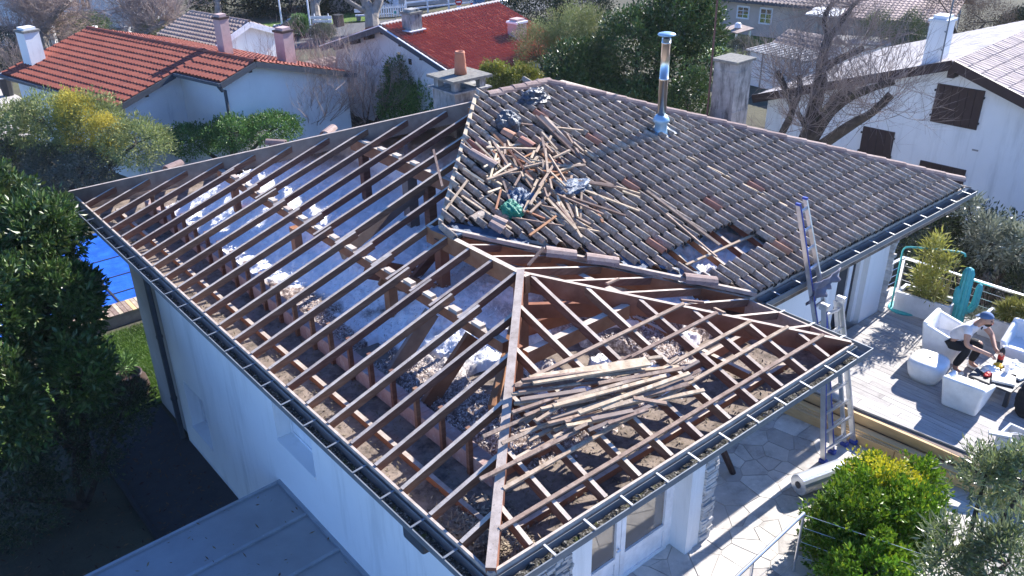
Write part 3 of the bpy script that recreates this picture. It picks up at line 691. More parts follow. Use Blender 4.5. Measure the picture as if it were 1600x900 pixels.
# --- rafters
RW, RH = 0.043, 0.088
def rafter(p0, p1, m='rafter', w=RW, h=RH, nm='rafter'):
    p0, p1 = Vector(p0), Vector(p1)
    b = MB().beam(p0, p1, w, h, top=True)
    o = b.build(nm, G[m], house)
    # grey upper face, its sunlit paleness painted into the wood colour
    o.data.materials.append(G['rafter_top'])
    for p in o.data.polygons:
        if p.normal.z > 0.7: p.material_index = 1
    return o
def xtop_left(y):
    if y < YA: return XA * y / YA
    if y < Y2: return XA
    if y < AY: return XA + (AX - XA) * (y - Y2) / (AY - Y2)
    return AX * (LL - y) / (LL - AY)
MIDX = 1.78
for k in range(25):
    y = 0.395 + 0.4335 * k
    xt = xtop_left(y) - 0.03
    if xt < 0.15: continue
    jy = rng.uniform(-.012, .012)
    if xt > MIDX + 0.35:
        e = rng.uniform(0.03, 0.16)
        rafter((0.0, y, zl(0)), (MIDX + e, y, zl(MIDX + e)))
        yy = y + RW + 0.004 + jy * .3
        rafter((MIDX - rng.uniform(.08, .2), yy, zl(MIDX - .14) + .004), (xtop_left(yy) - .03, yy + jy, zl(xtop_left(yy) - .03) + .004))
    else:
        rafter((0.0, y, zl(0)), (xt, y + jy, zl(xt)))
    # eaves blocking stands up at the wall
    if y > 0.9 and xt > 1.0:
        MB().beam((0.80, y + .055, 2.5), (0.80, y + .055, zl(0.8) - .02), 0.045, 0.05, (1, 0, 0)).build('post', G['rafter'], house)
def ytop_near(x):
    if x < XA: return YA * x / XA
    return YA * (W - x) / (W - XA)
for k in range(12):
    x = 0.42 + 0.4335 * k
    yt = ytop_near(x) - 0.03
    if yt < 0.15: continue
    rafter((x, 0, zn(0)), (x + rng.uniform(-.01, .01), yt, zn(yt)), h=0.1)
    # cleat at the foot
for k in range(9):
    y = 0.52 + 0.4335 * k
    x0 = W - (W - XA) * y / YA if y < YA else XA
    vy0, vx0 = DD, W                                        # valley
    x1 = W if y < DD else W - (W - XA) * (y - DD) / (Y2 - DD)
    if x1 - x0 < 0.15: continue
    rafter((x0 + .03, y, zr(x0 + .03)), (x1 - .02, y, zr(x1 - .02)), h=0.09)
# rafters under the remaining tiles
for k in range(20):
    x = 2.9 + 0.4335 * k
    if x > XX - .3: break
    y0 = DD if x > W else DD + (Y2 - DD) * (W - x) / (W - XA)
    if x < AX: y1 = Y2 + (AY - Y2) * (x - XA) / (AX - XA)
    elif x < BX: y1 = AY
    else: y1 = DD + (AY - DD) * (XX - x) / (XX - BX)
    if y1 - y0 < .2: continue
    rafter((x, y0 + .03, zm(y0 + .03, -.03)), (x, y1 - .05, zm(y1 - .05, -.03)), 'beam')

# --- ridge, hips, purlins, posts
def beam(nm, a, b, w, h, m='beam', top=True):
    o = MB().beam(a, b, w, h, top=top).build(nm, G[m], house)
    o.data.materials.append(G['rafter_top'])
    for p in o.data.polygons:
        if p.normal.z > 0.7: p.material_index = 1  # upper face painted with the same sunlit paleness as the rafters
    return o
beam('ridge_board', (XA, YA - .1, ZWR + .0), (XA, Y2 + .25, ZWR + .0), 0.07, 0.22)
beam('hip_board', (XA + .01, YA + .03, ZWR + .03), (-0.01, -0.01, H + .03), 0.085, 0.2)
beam('hip_board', (XA, YA, ZWR + .012), (W, 0.0, H + .012), 0.05, 0.22)
beam('hip_board', (AX + .05, AY - .03, ZR + .06), (-0.08, LL + .02, H + .06), 0.06, 0.26, 'greywood')
beam('hip_board', (XA, Y2 - .02, ZWR - .02), (AX, AY, ZR - .02), 0.06, 0.2)
beam('valley_board', (XA, Y2, ZWR - .01), (W + .05, DD - .02, H - .01), 0.05, 0.22)
beam('ridge_board', (AX - .1, AY, ZR - .03), (BX + .1, AY, ZR - .03), 0.06, 0.2)
for o_ in ():
    pass
PH = 0.125
beam('purlin', (MIDX, 1.95, zl(MIDX) - RH), (MIDX, 9.1, zl(MIDX) - RH), 0.085, PH)
beam('purlin', (3.38, 4.95, zl(3.38) - RH), (3.38, 7.6, zl(3.38) - RH), 0.085, 0.19)
beam('purlin', (1.85, 1.72, zn(1.72) - .1), (3.35, 1.72, zn(1.72) - .1), 0.085, 0.17)
beam('purlin', (3.55, 1.75, zr(3.55) - .09), (3.55, 3.1, zr(3.55) - .09), 0.08, 0.16)
for k in range(24):                                        # mortar cleats on top of the purlins
    y = 0.395 + 0.4335 * k
    for px_ in (MIDX, 3.38):
        if px_ < xtop_left(y) - .3 and xtop_left(y + .3) > px_ + .25:
            MB().box((px_ + rng.uniform(-.01, .01), y + .27 + rng.uniform(-.03, .03), zl(px_) - RH + .018), (0.075, 0.16, 0.034)).build('packing_piece', G['rafter_top'], house)
def post(x, y, ztop, w=.11, m='beam'):
    MB().beam((x, y, 2.5), (x, y, ztop), w, w, (1, 0, 0)).build('post', G[m], house)
post(XA, Y2 - .02, ZWR - .1, .13); post(XA + .0, YA + .02, ZWR - .1, .12)
post(3.38, 6.05, zl(3.38) - .3, .16, 'greywood'); post(3.38, 5.55, zl(3.38) - .3, .13, 'rafter')
post(MIDX, 4.15, zl(MIDX) - .3, .12); post(MIDX, 6.6, zl(MIDX) - .3, .12); post(MIDX, 8.6, zl(MIDX) - .3, .1)
post(1.95, 1.98, zn(1.72) - .2, .1); post(3.38, 7.3, zl(3.38) - .3, .12, 'rafter')
def strut(a, b, w=.06, h=.2, m='beam'):
    MB().beam(a, b, w, h).build('strut', G[m], house)
strut((XA, Y2 - .02, 2.75), (MIDX, Y2 + .25, zl(MIDX) - .25), .06, .2)
strut((MIDX, 4.7, zl(MIDX) - .25), (2.9, 4.7, 2.56), .05, .26)
strut((MIDX - .05, 3.2, zl(MIDX) - .24), (1.15, 3.2, 2.56), .05, .2, 'greywood')
strut((MIDX - .05, 2.45, zl(MIDX) - .22), (1.1, 2.45, 2.56), .05, .2)
strut((MIDX + .02, 5.35, zl(MIDX) - .3), (3.3, 5.6, zl(3.38) - .35), .05, .16, 'greywood')
strut((3.38, 6.05, 2.9), (3.9, 6.9, zl(3.6) - .15), .06, .16, 'greywood')
strut((1.3, 1.6, 2.85), (2.5, 2.55, ZWR - .35), .07, .15)
strut((XA, YA + .05, ZWR - .5), (3.5, 1.72, zn(1.72) - .2), .06, .18)
strut((XA + .05, YA + .4, 2.6), (3.0, 2.2, 3.05), .06, .14)
strut((2.0, 4.5, 2.62), (3.3, 4.5, zl(3.2) - .3), .06, .12, 'rafter')
for y in (1.5, 2.1, 2.8, 3.45):                            # low ceiling joists seen beyond the hip
    pass
for yj in (0.45,):
    beam('ceiling_joist', (0.45, 0.35, 2.575), (0.45, 10.4, 2.575), 0.05, 0.075, 'beam')
    beam('ceiling_joist', (0.6, 0.42, 2.575), (4.7, 0.42, 2.575), 0.05, 0.075, 'beam')
beam('ceiling_joist', (1.0, 1.05, 2.66), (4.8, 1.05, 2.66), 0.055, 0.12, 'beam')
beam('ceiling_joist', (4.05, 0.5, 2.64), (4.05, 2.6, 2.64), 0.055, 0.1, 'beam')

# low hollow-brick wall inside the eaves
y = 1.0
while y < 10.1:
    l = min(0.4, 10.1 - y)
    MB().bx(0.82, 0.97, y + .004, y + l - .004, 2.5, 2.70 + rng.uniform(-.008, .008)).build('brick', G['block'], house)
    y += 0.4

# --- insulation between the ceiling joists
def insulation():
    st = 0.023
    xs = np.arange(0.95, 6.8, st); ys = np.arange(0.75, 9.9, st)
    gx, gy = np.meshgrid(xs, ys, indexing='ij')
    big = fbm(gx, gy, 5, 3, 0.9); mid = fbm(gx, gy, 11, 4, 3.2); fine = fbm(gx, gy, 23, 4, 11.0, .6)
    south = np.clip((4.2 - gy) / 2.2, 0, 1)
    tiny = fbm(gx, gy, 29, 3, 30.0, .6)
    z = 2.52 + 0.08 * big + 0.05 * mid + (0.03 + 0.09 * south) * (fine - .35) + (.05 + .02 * south) * (tiny - .5)
    z += 0.22 * ((gx > 4.2) & (gy > 1.6)) + .27 * np.clip((gx - 1.45) / .7, 0, 1) * np.clip((gy - 2.6) / .8, 0, 1) + .05 * (fbm(gx, gy, 52, 3, 5.5) - .5)
    z -= 0.14 * np.clip((1.25 - gx) / .35, 0, 1) * np.clip((7 - gy) / 3, 0.2, 1)
    z -= 0.16 * np.clip((1.15 - gy) / .4, 0, 1)
    z -= 0.2 * np.clip((gx - 3.6 + 5 * np.clip(gy - DD, 0, .3)) / 1.0, 0, 1) * (gy < 1.4)
    bare = fbm(gx, gy, 41, 4, 1.6)
    z -= 0.25 * np.clip((bare - .66) / .05, 0, 1) * (south > .1)
    n, m_ = gx.shape
    vv = np.stack([gx, gy, z], -1).reshape(-1, 3)
    idx = np.arange(n * m_).reshape(n, m_)
    q = np.stack([idx[:-1, :-1], idx[1:, :-1], idx[1:, 1:], idx[:-1, 1:]], -1).reshape(-1, 4)
    inside = ((gx < W - .5) | (gy > DD + .7))[:-1, :-1].reshape(-1)
    me = np_mesh('insulation', vv, q[inside])
    # how much clean white fibre against old brown fibre lies there
    patch = fbm(gx, gy, 61, 4, 1.3)
    white = np.clip((gy - 3.3) / .5 + (patch - .5) * 5.0 + np.clip((gx - 1.9) / .5, 0, 1) * (gy > 2.2) * .8, 0, 1)
    white *= np.clip(((gx - 1.35) / .2 + (gy - 5.2) / .5 + (patch - .5) * 4), 0, 1)
    hole = np.exp(-(((gx - 2.9) / .3) ** 2 + ((gy - 2.35) / .35) ** 2)) + np.exp(-(((gx - 2.25) / .5) ** 2 + ((gy - 3.1) / .7) ** 2)) + (gx > 4.3) * (gy > 1.6) + .9 * np.clip((fbm(gx, gy, 91, 3, 2.2) - .56) / .06, 0, 1) * (gx > 1.3)
    white = np.clip(np.maximum(white, hole), 0, 1)
    at_ = me.attributes.new('clean', 'FLOAT', 'POINT')
    at_.data.foreach_set('value', white.reshape(-1).astype(np.float32))
    mt = bpy.data.materials.new('loose_insulation')
    mt.use_nodes = True
    nt = mt.node_tree
    b = nt.nodes['Principled BSDF']
    a = nt.nodes.new('ShaderNodeAttribute'); a.attribute_name = 'clean'
    tc = nt.nodes.new('ShaderNodeTexCoord')
    br = _ramp(nt, _noise(nt, tc.outputs['Object'], 26, 5, .7), [(.34, (.085, .06, .052)), (.5, (.23, .175, .15)), (.62, (.60, .52, .46))])
    wh = _ramp(nt, _noise(nt, tc.outputs['Object'], 30, 5, .7), [(.3, (.80, .80, .81)), (.5, (.92, .92, .92))])
    nt.links.new(_mix(nt, a.outputs['Fac'], br, wh), b.inputs['Base Color'])
    b.inputs['Roughness'].default_value = 1
    b.inputs['Specular IOR Level'].default_value = 0.1
    bp = nt.nodes.new('ShaderNodeBump'); bp.inputs['Strength'].default_value = .5; bp.inputs['Distance'].default_value = .012
    nt.links.new(_noise(nt, tc.outputs['Object'], 90, 4, .7), bp.inputs['Height'])
    nt.links.new(bp.outputs[0], b.inputs['Normal'])
    link('insulation', me, mt, house, smooth=True, kind='stuff')
    def hgt(x, y):
        i = np.clip(((x - xs[0]) / st).astype(int), 0, n - 1); j = np.clip(((y - ys[0]) / st).astype(int), 0, m_ - 1)
        return z[i, j], white[i, j]
    return hgt
HGT = insulation()
def litter(name, poly_fn, n, m, ln, parent, zf, seed=1):
    r = np.random.RandomState(seed)
    P = []
    while len(P) < n:
        p = poly_fn(r)
        if p is not None: P.append(p)
    P = np.array(P)
    a = r.uniform(0, 2 * np.pi, n); e = r.uniform(-.6, .9, n); L = ln * r.uniform(.4, 1.3, n); wd = L * r.uniform(.12, .4, n)
    d_ = np.stack([np.cos(a) * np.cos(e), np.sin(a) * np.cos(e), np.sin(e)], -1)
    s_ = np.stack([-np.sin(a), np.cos(a), r.uniform(-.4, .4, n)], -1)
    c = np.column_stack([P, zf(P[:, 0], P[:, 1]) + r.uniform(0, .035, n)])
    v = np.stack([c - d_ * L[:, None] / 2, c + s_ * wd[:, None] / 2, c + d_ * L[:, None] / 2, c - s_ * wd[:, None] / 2], 1).reshape(-1, 3)
    return link(name, np_mesh(name, v, np.arange(4 * n).reshape(-1, 4)), m, parent, kind='stuff')
def eaves_pt(r):
    t = r.rand()
    if t < .5: return (r.uniform(.05, .8), r.uniform(.1, 10.5) ** 1.0)
    if t < .85: return (r.uniform(.1, 4.9), r.uniform(.05, .9))
    return (abs(r.normal(.25, .25)) + .04, abs(r.normal(.3, .3)) + .04)
litter('dust_and_crumbs', eaves_pt, 4200, G['debris'], 0.05, house, lambda x, y: 2.505 + 0 * x, 4)
def nest_pt(r):
    return (abs(r.normal(.28, .17)) + .05, abs(r.normal(.42, .25)) + .06)
litter('old_nest_straw', nest_pt, 2600, mat('dry_straw', [(.2, (.16, .12, .085)), (.8, (.42, .35, .26))], 30, 1, 0, island=.3), 0.07, house, lambda x, y: 2.52 + .13 * np.exp(-(((x - .3) / .2) ** 2 + ((y - .4) / .25) ** 2)), 8)
def fluff_pt(r):
    x, y = (r.uniform(1.0, 4.4), r.uniform(.9, 4.6)) if r.rand() < .8 else (r.uniform(1.0, 2.2), r.uniform(3.5, 5.5))
    return (x, y) if HGT(np.array([x]), np.array([y]))[1][0] < .6 or r.rand() < .2 else None
def white_pt(r):
    x, y = r.uniform(.98, 4.2), r.uniform(2.2, 9.85)
    return (x, y) if HGT(np.array([x]), np.array([y]))[1][0] > .5 else None
litter('insulation_tufts', fluff_pt, 15000, mat('fibre_tuft', [(.2, (.40, .33, .29)), (.8, (.80, .77, .74))], 9, 1, 0, island=.35, world_space=True), 0.034, house, lambda x, y: HGT(x, y)[0] - .004, 12)

litter('white_fibre_tufts', white_pt, 20000, mat('white_fibre', [(.2, (.74, .74, .75)), (.8, (.92, .92, .92))], 9, 1, 0, spec=.1), 0.05, house, lambda x, y: HGT(x, y)[0] - .006, 13)
# --- tile battens left on the near slope of the wing, stub battens at the hips
for yb, xa_, xb_ in ((1.31, 1.36, 3.78), (1.03, 2.2, 4.02), (0.76, 1.05, 4.28), (0.49, 0.62, 4.62), (0.215, 0.30, 4.9)):
    b = MB()
    b.beam((xa_ if yb > .6 else yb * .99 + .05, yb, zn(yb) + .03), (xb_ + .05, yb + rng.uniform(-.01, .01), zn(yb) + .03), 0.036, 0.03, (0, -SL, 1))
    b.build('roof_batten', G['lath'], house)
for (a, b_) in (((2.62, 2.56, ZWR + .05), (2.9, 2.62, ZWR + .16)), ((3.35, 2.05, zr(3.35) + .02), (3.6, 2.1, zr(3.6) + .06)), ((3.95, 1.45, zr(3.95) + .02), (4.2, 1.32, zr(4.2) + .03)), ((4.25, 1.2, zr(4.25)), (4.1, .95, zr(4.1) + .05))):
    MB().beam(a, b_, .03, .025).build('roof_batten', G['lath'], house)
# blue-painted ends where the membrane left colour
MB().beam((XA, Y2 + .1, ZWR + .02), (XA + .05, Y2 - .3, ZWR + .015), .16, .02).build('membrane_scrap', G['bluefilm'], house)

# ================================================================== tiles of the main roof
TP, TG = 0.163, 0.268
def tile_mesh():
    v = []
    prof = []
    for i in range(7):
        t = i / 6
        prof.append((0.0 + 0.094 * t, 0.07 * math.sin(math.pi * t) ** 0.75 if 0 < t < 1 else 0.0))
    prof += [(0.106, -0.016), (0.15, -0.016), (0.168, 0.0)]
    n = len(prof)
    Lt = 0.315
    for s_, zz, y in ((1.0, 0.026, 0.0), (0.9, 0.0, Lt)):
        for x, z in prof:
            v.append(((x - .05) * (s_ if x < .1 else 1) + .05, y, z * s_ + zz))
    for x, z in prof:
        v.append((x, 0.002, z - 0.02 + 0.026))
    f = [(i, i + 1, n + i + 1, n + i) for i in range(n - 1)] + [(2 * n + i, 2 * n + i + 1, i + 1, i) for i in range(n - 1)]
    return v, f
TV, TF = tile_mesh()
ca = 1 / math.sqrt(1 + SM * SM)
tx = Vector((1, 0, 0)); ty = Vector((0, ca, SM * ca)); tz = Vector((0, -SM * ca, ca))
def pip(x, y, poly):
    c = False
    j = len(poly) - 1
    for i in range(len(poly)):
        if (poly[i][1] > y) != (poly[j][1] > y) and x < (poly[j][0] - poly[i][0]) * (y - poly[i][1]) / (poly[j][1] - poly[i][1]) + poly[i][0]:
            c = not c
        j = i
    return c
cands = []
ROOFP = [(XA, Y2), (AX, AY), (BX, AY), (XX, DD - .04), (W, DD - .04)]
def sd(px_, py_, a, b):      # signed distance left of a->b
    dx, dy = b[0] - a[0], b[1] - a[1]
    return (dx * (py_ - a[1]) - dy * (px_ - a[0])) / math.hypot(dx, dy)
for r_ in range(19):
    y0 = DD - 0.06 + r_ * TG
    for c_ in range(54):
        x0 = XA - .05 + c_ * TP
        corners = [(x0, y0), (x0 + TP, y0), (x0 + TP, y0 + .3), (x0, y0 + .3)]
        cx, cy = x0 + TP / 2, y0 + .15
        ins = [pip(a, b, ROOFP) for a, b in corners]
        if not any(ins) and not pip(cx, cy, ROOFP): continue
        if pip(cx - .02, cy - .02, HOLE): continue
        edge = None
        if min(sd(a, b, (XA, Y2), (AX, AY)) * -1 for a, b in corners) < 0: edge = 'hipL'
        elif min(sd(a, b, (BX, AY), (XX, DD)) * -1 for a, b in corners) < 0: edge = 'hipR'
        elif min(sd(a, b, (W, DD - .04), (XA, Y2)) * -1 for a, b in corners) < 0: edge = 'val'
        elif cy + .15 > AY: edge = 'top'
        cands.append((x0, y0, edge, r_))
def tmat(x0, y0, lift=0.0, rz=0.0, r_=0):
    o = Vector((x0, y0, zm(y0) + 0.035 + lift))
    R = Matrix((tx, ty, tz)).transposed().to_4x4()
    Mx = Matrix.Translation(o) @ R @ Matrix.Rotation(rz, 4, 'Z')
    return Mx
tme = bpy.data.meshes.new('roof_tile')
tme.from_pydata(TV, [], TF)
tme.materials.append(G['tile'])
tme.materials.append(G['tile_shade_dirt'])
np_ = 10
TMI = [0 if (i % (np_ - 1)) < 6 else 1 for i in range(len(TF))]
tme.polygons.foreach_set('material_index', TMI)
tme.polygons.foreach_set('use_smooth', [True] * len(tme.polygons))
tred = tme.copy(); tred.materials[0] = G['tile_red']
whole = [c for c in cands if c[2] is None]
whole.sort(key=lambda c: (Vector((c[0], c[1], zm(c[1]))) - CAM).length)
single, rest = whole[:300], whole[300:]
redset = {(rng.randrange(300)) for _ in range(9)}
proto = None
hinv = Matrix.Translation(house.location).inverted()
def near(x, y, px_, py_): return abs(x - px_) < .09 and abs(y - py_) < .14
for i, (x0, y0, e, r_) in enumerate(single):
    if proto is None:
        proto = bpy.data.objects.new('roof_tile', tme)
        o = proto
    else:
        o = proto.copy()
    COL.objects.link(o)
    o.data = tred if (i in redset or near(x0, y0, 6.43, DD + .21)) else tme
    o.parent = house
    o.matrix_parent_inverse = hinv
    o.matrix_basis = tmat(x0 + rng.uniform(-.004, .004), y0 + rng.uniform(-.008, .008), rng.uniform(0, .006), rng.uniform(-.012, .012) + (rng.uniform(-.09, .09) if rng.random() < .05 else 0))
allmb = bmesh.new()
def addtiles(lst, planes=()):
    b = bmesh.new()
    for x0, y0, e, r_ in lst:
        Mx = tmat(x0 + rng.uniform(-.004, .004), y0 + rng.uniform(-.008, .008), rng.uniform(0, .006), rng.uniform(-.012, .012))
        vs = [b.verts.new(Mx @ Vector(p)) for p in TV]
        for k_, f in enumerate(TF):
            b.faces.new([vs[k] for k in f]).material_index = TMI[k_]
    for co, no in planes:
        bmesh.ops.bisect_plane(b, geom=b.verts[:] + b.edges[:] + b.faces[:], plane_co=co, plane_no=no, clear_outer=True)
    me = bpy.data.meshes.new('tmp'); b.to_mesh(me); b.free()
    allmb.from_mesh(me); bpy.data.meshes.remove(me)
def pl(a, b, side):   # vertical plane through a-b, outer on given side
    dx, dy = b[0] - a[0], b[1] - a[1]
    return (Vector((a[0], a[1], 0)), Vector((-dy, dx, 0)).normalized() * side)
addtiles(rest)
addtiles([c for c in cands if c[2] == 'hipL'], [pl((XA, Y2), (AX, AY), 1)])
addtiles([c for c in cands if c[2] == 'hipR'], [pl((BX, AY), (XX, DD), 1)])
addtiles([c for c in cands if c[2] == 'val'], [pl((W + .05, DD + .03), (XA + .1, Y2 + .1), 1)])
addtiles([c for c in cands if c[2] == 'top'], [(Vector((0, AY, 0)), Vector((0, 1, 0)))])
rme = bpy.data.meshes.new('roof_tiles'); allmb.to_mesh(rme); allmb.free()
rme.polygons.foreach_set('use_smooth', [True] * len(rme.polygons))
link('roof_tiles', rme, G['tile'], house, kind='stuff'); rme.materials.append(G['tile_shade_dirt'])
# pale new batten along the cut edge
MB().beam((XA + .04, Y2 + .02, ZWR + .075), (AX + .02, AY, ZR + .075), 0.05, 0.06).build('edge_batten', G['newlath'], house)
# two battens across the hole in the tiles
for yb, xa_, xb_ in ((2.2, 4.6, 6.4), (1.94, 5.85, 6.5)):
    MB().beam((xa_, yb, zm(yb) + .0), (xb_, yb, zm(yb) + .0), .03, .028, (0, -SM, 1)).build('roof_batten', G['lath'], house)
# ridge and hip cover tiles
def cover_tile(a, b, r=0.085, nm='ridge_tile', parent=None, m='ridge'):
    a, b = Vector(a), Vector(b)
    d = (b - a).normalized(); s_ = d.cross(Vector((0, 0, 1))).normalized(); u = s_.cross(d)
    n = 7
    vs = []
    for p, rr in ((a, r), (b, r * .86)):
        for rad in (rr, rr - .016):
            for i in range(n):
                t = math.pi * i / (n - 1)
                vs.append(p + s_ * math.cos(t) * rad * 1.1 + u * math.sin(t) * rad * .95)
    fs_ = []
    for i in range(n - 1):
        fs_ += [(i, i + 1, 2 * n + i + 1, 2 * n + i), (n + i + 1, n + i, 3 * n + i, 3 * n + i + 1), (i, n + i, n + i + 1, i + 1), (2 * n + i, 2 * n + i + 1, 3 * n + i + 1, 3 * n + i)]
    fs_ += [(0, 2 * n, 3 * n, n), (n - 1, 2 * n - 1, 4 * n - 1, 3 * n - 1)]
    return MB().add(vs, fs_).build(nm, G[m], parent)
def run_cover(a, b, n, lift=.05):
    a, b = Vector(a), Vector(b)
    for i in range(n):
        p = a.lerp(b, i / n); q = a.lerp(b, (i + 1.12) / n)
        cover_tile(q + Vector((0, 0, lift - .012)), p + Vector((0, 0, lift + .012 + rng.uniform(-.004, .004))), .085, parent=house)
run_cover((XX - .02, DD + .02, H + .03), (BX, AY, ZR + .03), 21)
run_cover((AX + .25, AY, ZR + .03), (BX + .05, AY, ZR + .03), 5)
# slopes on the far side
bs = MB()
bs.slab([(AX + .16, AY + .01, ZR), (BX, AY + .01, ZR), (XX + .1, LL + .1, H - .03), (2.6, LL + .1, H - .03)], 0.03)
bs.slab([(BX, AY, ZR), (XX + .1, DD - .08, H - .03), (XX + .1, LL + .1, H - .03)], 0.03)
bs.build('back_slope', G['tile'], house)
for k in range(11):                                       # bare rafters of the stripped corner of the far slope
    x = 0.45 + .4335 * k
    y0 = LL - (LL - AY) * x / AX
    if LL - y0 < .2: continue
    zb = lambda yy: H + (ZR - H) * (LL - yy) / (LL - AY)
    rafter((x, LL, zb(LL)), (x, y0 + .04, zb(y0 + .04)))
for x, y, a in ((1.25, 10.0, .3), (2.55, 8.75, 2.4), (3.2, 8.1, .6)):
    zb = H + (ZR - H) * (LL - y) / (LL - AY)
    xc = x + .22; yc = y + .3
    cover_tile((xc - .16 * math.cos(a), yc - .16 * math.sin(a), zb - .04), (xc + .16 * math.cos(a), yc + .16 * math.sin(a), zb - .01), .085, 'ridge_tile', house, 'ridge')
# valley: zinc trough and torn blue membrane
va, vb = Vector((XA + .02, Y2 - .03, ZWR + .02)), Vector((W + .1, DD - .03, H + .02))
dv = (vb - va).normalized()
MB().beam(va + Vector((-.03, -.06, .035)), vb + Vector((-.02, -.06, .035)), .05, .05).build('valley_batten', G['rafter_top'], house)
MB().beam(va + Vector((.04, .06, -.005)), vb + Vector((.06, .06, -.005)), .16, .01).build('valley_sheet', G['zincdark'], house)
nx = 160
ts = np.linspace(0, 1, nx); us = np.linspace(-.05, .17, 9)
gx, gu = np.meshgrid(ts, us, indexing='ij')
L_ = (vb - va).length
bz = 0.03 + .07 * (fbm(gx * L_, gu, 77, 4, 6) - .4)
wv = .6 + .8 * fbm(gx * L_, gu * 0, 31, 3, 1.6)
pos = np.array(va)[None, None] + gx[..., None] * np.array(vb - va) + (gu * wv)[..., None] * np.array((.69, .72, 0.0))
pos[..., 2] += bz + .22 * gu
idx = np.arange(nx * 9).reshape(nx, 9)
q = np.stack([idx[:-1, :-1], idx[1:, :-1], idx[1:, 1:], idx[:-1, 1:]], -1).reshape(-1, 4)
keep = (fbm(gx * L_, gu, 15, 3, 2.2) < .62)[:-1, :-1].reshape(-1)
link('valley_membrane', np_mesh('valley_membrane', pos.reshape(-1, 3), q[keep]), G['bluefilm'], house, smooth=True)

# --- chimneys of the house
sc = MB().bx(5.5, 6.2, 7.75, 8.4, 3.3, 4.06)
sc.bx(5.44, 6.26, 7.69, 8.46, 4.062, 4.09)
chim = sc.build('chimney', G['concrete'], house)
for x, y in ((5.58, 7.83), (6.12, 7.83), (5.58, 8.32), (6.12, 8.32)):
    MB().bx(x - .06, x + .06, y - .06, y + .06, 4.092, 4.25).build('cap_post', G['concrete'], chim)

MB().bx(5.43, 6.27, 7.68, 8.47, 4.252, 4.295).build('cap_slab', G['lichen'], chim)
MB().lathe((5.86, 8.05, 4.30), [(.11, 0), (.10, .12), (.103, .14), (.092, .2), (.098, .21), (.085, .34), (.09, .36), (.08, .385), (.06, .385), (.055, .2)], 18).build('chimney_pot', G['terracotta'], chim, smooth=True)
fx, fy = 6.98, 4.47
fz = zm(fy)
fl = MB().lathe((fx, fy, fz + .2), [(.066, 0), (.066, .66), (.071, .661), (.071, .70), (.066, .701), (.066, 1.2), (.071, 1.201), (.071, 1.225), (.066, 1.226), (.066, 1.28), (.055, 1.28)], 24)
flue = fl.build('flue', G['steel'], house, smooth=False)
for p in flue.data.polygons: p.use_smooth = abs(p.normal.z) < .5
MB().lathe((fx, fy, fz + 1.48), [(.012, -.06), (.05, -.05), (.05, .03), (.012, .03)], 12).build('flue_neck', G['darkframe'], flue)
MB().lathe((fx, fy, fz + 1.52), [(.02, 0), (.125, .0), (.135, .012), (.12, .03), (.06, .045), (.01, .05)], 24).build('flue_cap', G['flash'], flue, smooth=True)
MB().lathe((fx, fy, fz - .02), [(.15, 0.0), (.105, .1), (.09, .22), (.13, .26), (.12, .3), (.078, .36), (.074, .36)], 18).build('flue_collar', G['flash'], flue, smooth=True)
rs = np.random.RandomState(5)
gx, gy = np.meshgrid(np.linspace(-.12, .30, 20), np.linspace(-.17, .13, 16), indexing='ij')
pz = zm(fy + gy) + .075 + .05 * (fbm(gx + 3, gy + 3, 8, 4, 7) - .3)
vv = np.stack([fx + gx, fy + gy, pz], -1).reshape(-1, 3)
idx = np.arange(320).reshape(20, 16)
q = np.stack([idx[:-1, :-1], idx[1:, :-1], idx[1:, 1:], idx[:-1, 1:]], -1).reshape(-1, 4)
link('flue_flashing', np_mesh('flue_flashing', vv, q), G['zinc'], flue, smooth=True)
cc = MB().box((9.95, 5.4, 3.62), (.5, .46, 1.4), .05)
cc.box((9.95, 5.4, 4.16), (.512, .472, .03), .05)
cc.box((9.95, 5.4, 3.45), (.512, .472, .03), .05)
cch = cc.build('chimney', G['concrete'], house)
MB().box((9.95, 5.4, 4.345), (.60, .55, .05), .05).build('cap_slab', G['lichen'], cch, bevel=.01)
# ================================================================== loose things on the roof
UPN = Vector((0, -SM, 1)).normalized()
def lath(a, b, m, lab, grp, w=.034, h=.024, nm='lath'):
    a, b = Vector(a), Vector(b)
    o = MB().beam(a, b, w, h, (rng.uniform(-.5, .5), -.3 + rng.uniform(-.4, .4), 1)).build(nm, G[m])
    # origin at the middle, so the piece can be picked up
    c = (a + b) / 2
    o.data.transform(Matrix.Translation(-c)); o.location = c
    return tag(o, lab, 'lath', grp)
def heap_label(a, b):
    x, y = (a[0] + b[0]) / 2, (a[1] + b[1]) / 2
    L_ = (Vector(a) - Vector(b)).length
    row = 'ridge side' if y > 4.75 else 'eaves side' if y < 3.95 else 'middle'
    colm = 'left' if x < 3.75 else 'right' if x > 4.5 else 'centre'
    an = math.degrees(math.atan2(b[1] - a[1], b[0] - a[0])) % 180
    dr = 'along the ridge' if an < 25 or an > 155 else 'down the slope' if 65 < an < 115 else 'lying diagonally'
    return ('long' if L_ > .9 else 'short' if L_ < .45 else 'medium') + ' lath ' + dr + ', ' + row + ' and ' + colm + ' of roof heap'
for i, (a, b) in enumerate(LATHS_UP):
    L_ = (Vector(a) - Vector(b)).length
    lath(a, b, 'lath', heap_label(a, b), 'laths heaped on the tiles', rng.uniform(.026, .036), rng.uniform(.018, .026))
for i, (a, b) in enumerate(PLANKS_UP):
    o = lath(a, b, 'greywood', ('broad grey plank on the upper right side of the lath heap', 'second grey plank beside the broad one on the lath heap')[i], None, .07 if i else .09, .02, 'plank')
    o['category'] = 'plank'
